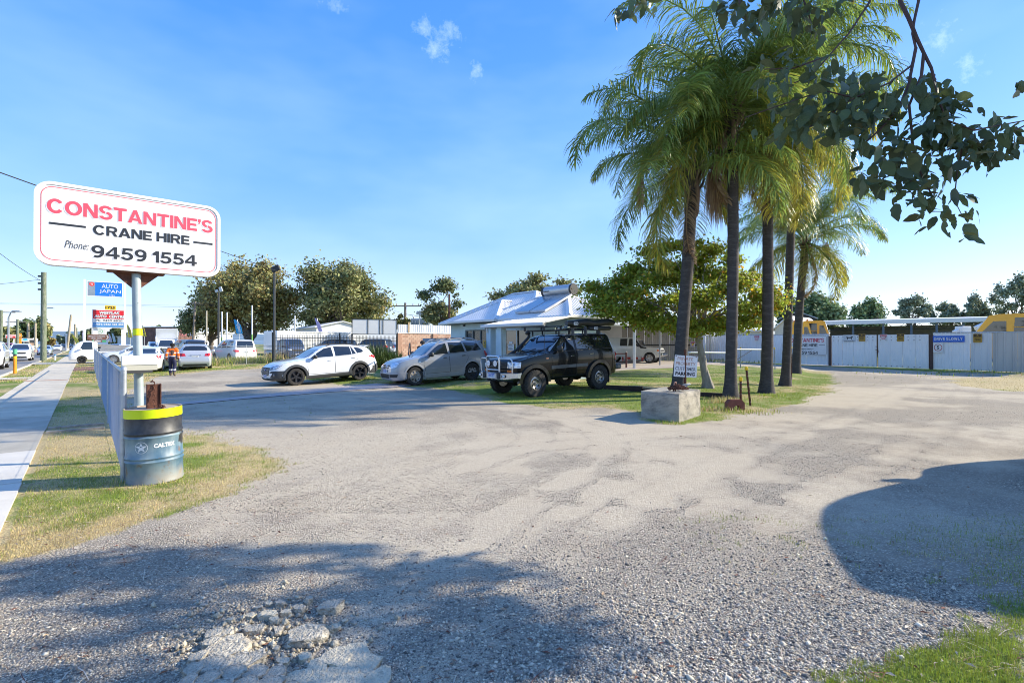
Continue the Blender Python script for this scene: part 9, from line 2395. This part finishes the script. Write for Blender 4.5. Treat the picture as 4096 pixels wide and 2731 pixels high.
box_building('shop','dark fronted shop behind the right yellow flag',at(578,1376,112).to_2d().to_3d(),at(607,1376,111).to_2d().to_3d(),8,4.8,mat('dark_front',(.03,.03,.03),.7),M_DPOLE)
GF='trees along the far road'
bg('dense green tree across the road behind the pale poles',130,128,1283,1372,58,[M_FIG,leafmat('mid_green_foliage',(.085,.11,.03),.4,.25,.6,.3)],5000,.5,51,nclump=24,clump=.4,tr=.4,group=GF,low=-.9)
bg('taller olive tree just left of the green power pole',168,150,1272,1372,32,[M_GUM,M_GUM2],3000,.6,52,nclump=18,clump=.4,tr=.4,group=GF,low=-.9)
bg('brownish tree across the road behind the red sign',30,120,1312,1372,40,[M_GUM,M_GUM2],2600,.5,53,nclump=16,clump=.45,tr=.3,group=GF,low=-.9)
bg('small golden tree right of the green power pole',202,135,1348,1380,18,leafmat('golden_foliage',None),900,.45,54,nclump=10,clump=.5,tr=.2,group=GF,low=-.9)
for k,(px,pt,hw)in enumerate(((238,1337,10),(276,1336,12),(255,1350,12),(300,1352,10),(322,1343,14))):
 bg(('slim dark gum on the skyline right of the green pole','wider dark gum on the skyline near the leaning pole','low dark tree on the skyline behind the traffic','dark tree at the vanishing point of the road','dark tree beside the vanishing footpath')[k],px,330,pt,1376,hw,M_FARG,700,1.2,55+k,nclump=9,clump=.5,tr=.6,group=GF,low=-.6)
bg('dark tree behind the car yard signs',360,150,1318,1372,26,M_GUM2,1600,.6,62,nclump=12,clump=.45,tr=.4,group=GF,low=-.9)
bg('dark tree behind the pink and pale feather flags',465,140,1310,1372,34,M_GUM2,2000,.6,63,nclump=14,clump=.45,tr=.4,group=GF,low=-.9)
bg('round dark tree behind the dark fronted shop',622,150,1308,1372,22,M_GUM2,1500,.6,64,nclump=12,clump=.45,tr=.4,group=GF,low=-.9)
def hills():
 rr=np.linspace(2600,5200,14);an=np.radians(np.linspace(-75,75,160));v=[]
 for r_ in rr:
  t=(r_-2600)/2600
  for a in an:
   x,y=r_*math.sin(a),r_*math.cos(a);h=90*float(sstep(0,.8,t))*(.72+.5*float(fbm(np.array([x]),np.array([y]),.0009,4,7)[0]))
   h*=float(sstep(-R(8),-R(30),a))*.95+.12
   v.append((x,y,h-1))
 na=len(an);f=[]
 for i in range(len(rr)-1):
  for j in range(na-1):f.append((i*na+j,i*na+j+1,(i+1)*na+j+1,(i+1)*na+j))
 o=mesh_np('hills',np.array(v),np.array(f).ravel(),4,mat('hazy_far_bushland',(.13,.20,.26),.95,var=.25,scale=.006),smooth=True);o['kind']='structure'  # blue of distance haze is put into the hills' base colour
hills()
# loose stones, grass, litter and the broken concrete in the foreground
def ground_samples(n,y0,y1,x0=-200,x1=4300,seed=1,pw=1.0):
 r=np.random.default_rng(seed)
 py=y0+(y1-y0)*r.uniform(0,1,n)**pw;px=r.uniform(x0,x1,n)
 Y=EYE*FPX/(py-HY);X=(px-CX)/FPX*Y
 return X,Y
def on_path(x,y):
 u=x*U.x+y*U.y;v=x*V.x+y*V.y
 return((v>-2.1)&(v<-.50)&(u>5.9))|(v<-3.2)
def hgt(x,y):return tz(x,y)+.012*(fbm(x,y,1.1,4,5)-.5)-.03*np.exp(-(((x+.95)/.5)**2+((y-2.85)/.33)**2))
M_STONE=[mat('crushed_stone',(0.329,0.291,0.236),.9,var=.2,scale=30,island=.55),mat('crushed_stone_pale',(0.574,0.500,0.392),.9,var=.15,scale=30,island=.3),mat('crushed_stone_dark',(0.168,0.154,0.133),.9,var=.2,scale=30,island=.4)]
OCT=np.array([(1,0,0),(-1,0,0),(0,1,0),(0,-1,0),(0,0,1),(0,0,-1)],float)
OF=np.array([(0,2,4),(2,1,4),(1,3,4),(3,0,4),(2,0,5),(1,2,5),(3,1,5),(0,3,5)])
def stones(n,y0,y1,s0,s1,seed,pw=1.0,keep=None):
 r=np.random.default_rng(seed);X,Y=ground_samples(n,y0,y1,seed=seed,pw=pw)
 g=grass_mask(X,Y);sd=sand_mask(X,Y)
 k=(r.uniform(0,1,n)>g*1.4)&~on_path(X,Y)&(r.uniform(0,1,n)<(1.0-.55*sd))
 if keep is not None:k&=keep(X,Y,r)
 X,Y=X[k],Y[k];n=len(X)
 s=s0+(s1-s0)*r.uniform(0,1,n)**3.0
 s=s*(1+.35*(sstep(3.2,1.6,np.hypot(X-2.0,Y-2.6))))
 sc=s[:,None]*r.uniform(.6,1.25,(n,3));sc[:,2]*=.62
 a=r.uniform(0,6.28,n);c_,s_=np.cos(a),np.sin(a)
 v=OCT[None]+r.normal(0,.2,(n,6,3));v=v*sc[:,None,:]
 vx=v[...,0]*c_[:,None]-v[...,1]*s_[:,None]+X[:,None];vy=v[...,0]*s_[:,None]+v[...,1]*c_[:,None]+Y[:,None]
 vz=v[...,2]+hgt(X,Y)[:,None]+(sc[:,2]*.35)[:,None]
 vv=np.stack([vx,vy,vz],-1).reshape(-1,3);ff=(OF[None]+6*np.arange(n)[:,None,None]).reshape(-1)
 o=mesh_np('gravel',vv,ff,3,M_STONE);o['kind']='stuff'
 mi=np.repeat(r.choice([0,0,1,1,2],n),8).astype(np.int32);o.data.polygons.foreach_set('material_index',mi)
 return o
stones(95000,1950,2760,.0026,.0085,3,.8)
stones(60000,1640,2050,.005,.0105,4,.9)
stones(1500,2100,2760,.008,.017,6,.8)
stones(18000,2250,2760,.0045,.0105,5,.8,lambda x,y,r:(np.hypot(x-1.9,y-2.6)<1.9*r.uniform(.4,1,len(x))))
M_GRASSG=leafmat('green_grass',(0.251,0.307,0.040),.4,.35,.6,.3,var=.2,scale=3)
M_GRASSS=leafmat('straw_grass',(0.572,0.443,0.215),.35,.25,.8,.2,var=.2,scale=3)
def grass(n,y0,y1,h0,h1,seed,x0=-150,x1=4250,pw=1.0,thr=.35,wk=.30,name='grass'):
 r=np.random.default_rng(seed);X,Y=ground_samples(n,y0,y1,x0,x1,seed,pw)
 g=grass_mask(X,Y)+.5*(fbm(X,Y,9,2,61)-.5)
 k=(g>thr+.25*r.uniform(-1,1,n))&~on_path(X,Y)
 X,Y=X[k],Y[k];n=len(X)
 dm=dry_mask(X,Y)+.45*(fbm(X,Y,7,3,71)-.5);dry=r.uniform(.15,.85,n)<dm
 h=(h0+(h1-h0)*r.uniform(0,1,n)**2)*np.where(dry,.7,1.0)*(.6+.8*fbm(X,Y,2.5,3,81))
 w=np.maximum(.0026,wk*Y/510.0)*r.uniform(.7,1.3,n)
 a=r.uniform(0,6.28,n);ln=r.uniform(.1,1.3,n)*np.where(dry,1.5,1.0);b=r.uniform(0,6.28,n)
 z=hgt(X,Y)
 dx,dy=np.cos(a)*w/2,np.sin(a)*w/2;lx,ly=np.cos(b)*ln*h*.5,np.sin(b)*ln*h*.5
 P=np.stack([np.stack([X-dx,Y-dy,z-.004],-1),np.stack([X+dx,Y+dy,z-.004],-1),np.stack([X+dx*.7+lx*.4,Y+dy*.7+ly*.4,z+h*.6],-1),np.stack([X-dx*.7+lx*.4,Y-dy*.7+ly*.4,z+h*.6],-1),np.stack([X+lx*1.3,Y+ly*1.3,z+h*np.sqrt(np.maximum(.15,1-(ln*.5)**2))],-1)],1)
 base=5*np.arange(n)[:,None]
 F=(base+np.array([0,1,2,0,2,3,3,2,4])[None]).reshape(-1)
 o=mesh_np(name,P.reshape(-1,3),F,3,[M_GRASSG,M_GRASSS]);o['kind']='stuff'
 o.data.polygons.foreach_set('material_index',np.repeat(dry,3).astype(np.int32));return o
grass(90000,1500,1760,.02,.055,11,1000,3700,.9)
grass(120000,1560,2300,.015,.05,12,-150,1250,.9)
grass(40000,2050,2760,.012,.05,13,2700,4250,.8,.30)
grass(60000,1425,1530,.03,.09,14,-50,1500,.9)
grass(26000,1445,1600,.02,.06,15,2700,4250,.9)
def weeds(spots,seed):
 r=np.random.default_rng(seed);vs,fs,mi=[],[],[]
 for(px,py,n,h,sp,dryf)in spots:
  c=GT(px,py)
  for i in range(n):
   x=c.x+r.normal(0,sp);y=c.y+r.normal(0,sp*.6);z=tzf(x,y);hh=h*r.uniform(.4,1.1);a=r.uniform(0,6.28);l_=r.uniform(.1,.6)*hh;w=max(.003,.35*y/510)*.8
   b=len(vs);dx,dy=math.cos(a)*w,math.sin(a)*w;ex,ey=-math.sin(a)*l_,math.cos(a)*l_
   vs+=[(x-dx,y-dy,z),(x+dx,y+dy,z),(x+dx*.6+ex*.4,y+dy*.6+ey*.4,z+hh*.6),(x-dx*.6+ex*.4,y-dy*.6+ey*.4,z+hh*.6),(x+ex,y+ey,z+hh)]
   fs+=[(b,b+1,b+2,b+3),(b+3,b+2,b+4)];mi+=[1 if r.random()<dryf else 0]*2
 mb=MB();mb.v=vs;mb.f=fs;mb.m=mi;o=mb.build('weeds',[M_GRASSG,M_GRASSS]);o['kind']='stuff'
weeds([(480,1935,40,.10,.10,.5),(700,1930,30,.08,.15,.6),(2680,1695,60,.10,.14,.3),(2850,1640,260,.14,.34,.6),(2900,1610,200,.2,.25,.85),(3000,1650,200,.10,.4,.4),(3090,1585,60,.12,.25,.2),(2930,1600,60,.12,.2,.4),(2820,1445,160,.35,1.2,.1),(2950,1450,120,.25,1.5,.2),(3760,1485,160,.18,2.0,.1),(4000,1495,160,.18,2.0,.2)]+[(890+40*k,1452,260,.55,.7,.25)for k in range(5)]+[(700+40*k,1462,80,.4,.6,.4)for k in range(5)]+[(1095,1445,200,.8,.5,.6),(1180,1440,200,.5,1.0,.3)],17)
def litter():
 r=np.random.default_rng(31);vs,fs,mi=[],[],[]
 X,Y=ground_samples(900,1650,2760,seed=32,pw=.8)
 X2,Y2=ground_samples(500,1700,2300,-100,1200,seed=33,pw=.8);X=np.concatenate([X,X2]);Y=np.concatenate([Y,Y2])
 for x,y in zip(X,Y):
  z=float(hgt(np.array([x]),np.array([y]))[0])+.008;a=r.uniform(0,6.28);b=len(vs)
  if r.random()<.6:
   L=r.uniform(.025,.055);w=L*r.uniform(.12,.2);c,s=math.cos(a),math.sin(a);up=r.uniform(.0,.012)
   for(p,q,h)in((-L/2,0,0),(0,-w,up),(L/2,0,up*.3),(0,w,up*.5)):vs.append((x+p*c-q*s,y+p*s+q*c,z+h))
   fs.append((b,b+1,b+2,b+3));mi.append(int(r.integers(0,3)))
  else:
   L=r.uniform(.04,.22);w=r.uniform(.0012,.003);c,s=math.cos(a),math.sin(a);k=r.uniform(-.1,.1)*L
   for(p,q,h)in((-L/2,-w,0),(-L/2,w,0),(0,w+k,.005),(0,-w+k,.005),(L/2,w*.5,0),(L/2,-w*.5,0)):vs.append((x+p*c-q*s,y+p*s+q*c,z+h))
   fs+=[(b,b+1,b+2,b+3),(b+3,b+2,b+4,b+5)];m=int(r.integers(1,4));mi+=[m,m]
 mb=MB();mb.v,mb.f,mb.m=vs,fs,mi
 o=mb.build('leaf_litter',[mat('dead_leaf',(.42,.27,.16),.8,island=.3),mat('bleached_leaf',(.50,.42,.33),.8,island=.3),mat('red_brown_leaf',(.20,.075,.04),.8,island=.3),mat('dry_twig',(.20,.13,.085),.9,island=.3)]);o['kind']='stuff'
litter()
M_RUB=mat('broken_concrete',(0.502,0.445,0.344),.95,var=.3,scale=24,bump=2.5,bscale=60,dirt=(0.271,0.239,0.186),dirt_lo=.48,dirt_hi=.62,dscale=34)
M_RUBP=mat('broken_concrete_pale',(0.623,0.542,0.393),.95,var=.25,scale=24,bump=2.5,bscale=60,dirt=(0.380,0.329,0.245),dirt_lo=.52,dirt_hi=.66,dscale=26)
def chunk_mesh(sx,sy,sz,seed,groove=False):
 r=np.random.default_rng(seed);bm=bmesh.new();bmesh.ops.create_icosphere(bm,subdivisions=3,radius=1.0)
 kk=r.integers(5,8);dirs=[(math.cos(a),math.sin(a))for a in np.sort(r.uniform(0,6.28,kk))];lim=r.uniform(.72,1.0,kk);off=r.uniform(0,100)
 for v in bm.verts:
  x,y,z=v.co
  for(dx,dy),l_ in zip(dirs,lim):
   d=x*dx+y*dy
   if d>l_*.86:x-=dx*(d-l_*.86);y-=dy*(d-l_*.86)
  z=min(z,.52+.05*x);z=max(z,-.6)
  n=float(fbm(np.array([x*2+off]),np.array([y*2+z*1.7]),1.6,3,seed)[0])-.5
  n2=float(fbm(np.array([x*6+off]),np.array([y*6+z*5]),1.6,3,seed+9)[0])-.5;k=1+.30*n+.14*n2;zz=z*(1+.22*n)+.10*n2
  if groove and z>.45:zz-=.06*(1 if abs(((x*.8+y*.6)*3.2)%1-.5)<.1 else 0)
  v.co=(x*k*sx,y*k*sy,zz*sz)
 me=bpy.data.meshes.new('concrete_chunk');bm.to_mesh(me);bm.free()
 me.polygons.foreach_set('use_smooth',[True]*len(me.polygons));me.set_sharp_from_angle(angle=R(38));return me
def rubble():
 GR='loose chunks of broken concrete'
 spots=[(1227,2540,86,66,.055,'largest loose concrete chunk, wedge shaped with parallel grooves on top',1),(1327,2432,54,46,.05,'squarish upright concrete chunk at the right end of the rubble',0),(1018,2520,52,28,.032,'long thin concrete chunk tilted beside the largest piece',0),(1075,2462,42,28,.034,'pale rounded concrete chunk in the middle of the rubble',2),(1339,2500,36,20,.028,'flat pale concrete chunk right of the largest piece',2),(1196,2438,30,24,.035,None,0),(1240,2405,18,24,.04,None,0),(1124,2418,26,20,.03,None,0),(1147,2450,26,18,.028,None,2),(1098,2480,25,20,.03,None,2),(1007,2465,24,16,.024,None,2),(925,2480,22,14,.02,None,2),(1117,2518,24,30,.03,None,0),(985,2502,22,14,.02,None,0),(1107,2580,18,14,.018,None,2),(1135,2636,34,20,.024,None,2),(1040,2430,18,12,.018,None,0),(1080,2415,18,14,.02,None,2),(1290,2490,16,10,.016,None,0),(960,2520,16,12,.016,None,0),(820,2420,16,10,.014,None,0),(1380,2470,14,10,.012,None,2),(880,2460,14,9,.012,None,2),(1190,2660,14,9,.012,None,0),(770,2560,18,12,.016,None,0)]
 LB={5:'darker rounded chunk between the squarish chunk and the pale pieces',6:'upright splinter of concrete leaning beside the squarish chunk',7:'grey angular chunk at the top left of the rubble heap',11:'pale outlying chunk at the left edge of the rubble',12:'blocky chunk touching the left side of the largest piece',15:'flat pale fragment lying alone below the largest piece',14:'small chunk lying alone between the apron and the largest piece',23:'tiny chunk on the bare soil at the edge of the apron',24:'small outlying chunk far left below the concrete patch edge'}
 for i,(px,py,hx,hy,hz,lb,pl)in enumerate(spots):
  lb=lb or LB.get(i)
  p=G(px,py,0);k=p.y/FPX
  me=chunk_mesh(hx*k,max(hy*k*1.15,hz),hz,300+i,pl==1);me.materials.append(M_RUBP if pl==2 else M_RUB)
  o=bpy.data.objects.new('concrete_chunk',me);COL.objects.link(o);o.location=(p.x,p.y,float(hgt(np.array([p.x]),np.array([p.y]))[0])+hz*.42);o.rotation_euler=(rng.uniform(-.12,.12),rng.uniform(-.12,.12),rng.uniform(-.5,.5))
  tag(o,lb or 'small broken concrete chunk lying in the rubble by the pothole','concrete chunk',GR)
 ap=empty('broken_apron',G(1100,2680,0),label='cracked and crumbling concrete apron along the bottom of the picture',cat='concrete slab');b0=Vector(ap.location)
 pcs=[(905,2600,98,52),(862,2545,48,24),(905,2545,34,20),(945,2565,34,26),(852,2580,42,22),(800,2640,38,26),(860,2665,80,40),(960,2650,60,34),(1015,2640,52,44),(780,2690,44,30),(840,2725,60,34),(940,2700,62,34),(1030,2700,60,34),(990,2745,60,34),(1100,2700,52,32),(1090,2745,64,30),(880,2765,70,34),(760,2740,40,34),(1190,2712,62,44),(1270,2668,62,50),(1350,2620,72,52),(1430,2600,66,48),(1470,2650,70,52),(1370,2680,84,52),(1280,2730,76,50),(1400,2745,92,54),(1510,2720,66,60),(1160,2770,60,30),(1220,2620,34,20)]
 for i,(px,py,hx,hy)in enumerate(pcs):
  p=G(px,py,0);k=p.y/FPX;right=px>1180
  me=chunk_mesh(hx*k*1.0,hy*k*1.75 if not right else hy*k*1.75,.06 if not right else .045,500+i);me.materials.append(M_RUBP if right else M_RUB)
  o=bpy.data.objects.new('slab_piece',me);COL.objects.link(o);o.parent=ap;z=float(hgt(np.array([p.x]),np.array([p.y]))[0])
  o.location=(p.x-b0.x,p.y-b0.y,max(z,-.012)+(.006 if not right else-.006));o.rotation_euler=(rng.uniform(-.05,.05),rng.uniform(-.05,.05),rng.uniform(-.3,.3))
rubble()
def crumbs():
 r=np.random.default_rng(77);n=900;px=np.concatenate([r.normal(1120,170,600),r.normal(860,90,300)]);py=np.concatenate([r.normal(2530,75,600),r.normal(2600,80,300)]);py=np.clip(py,2330,2725)
 Y=EYE*FPX/(py-HY);X=(px-CX)/FPX*Y;s=.006+.016*r.uniform(0,1,n)**2;sc=s[:,None]*r.uniform(.6,1.3,(n,3));v=(OCT[None]+r.normal(0,.25,(n,6,3)))*sc[:,None,:]
 v[...,0]+=X[:,None];v[...,1]+=Y[:,None];v[...,2]+=(hgt(X,Y)+sc[:,2]*.4)[:,None]
 o=mesh_np('concrete_crumbs',v.reshape(-1,3),(OF[None]+6*np.arange(n)[:,None,None]).reshape(-1),3,[M_RUBP,M_RUB]);o['kind']='stuff';o.data.polygons.foreach_set('material_index',np.repeat(r.integers(0,2,n),8).astype(np.int32))
crumbs()
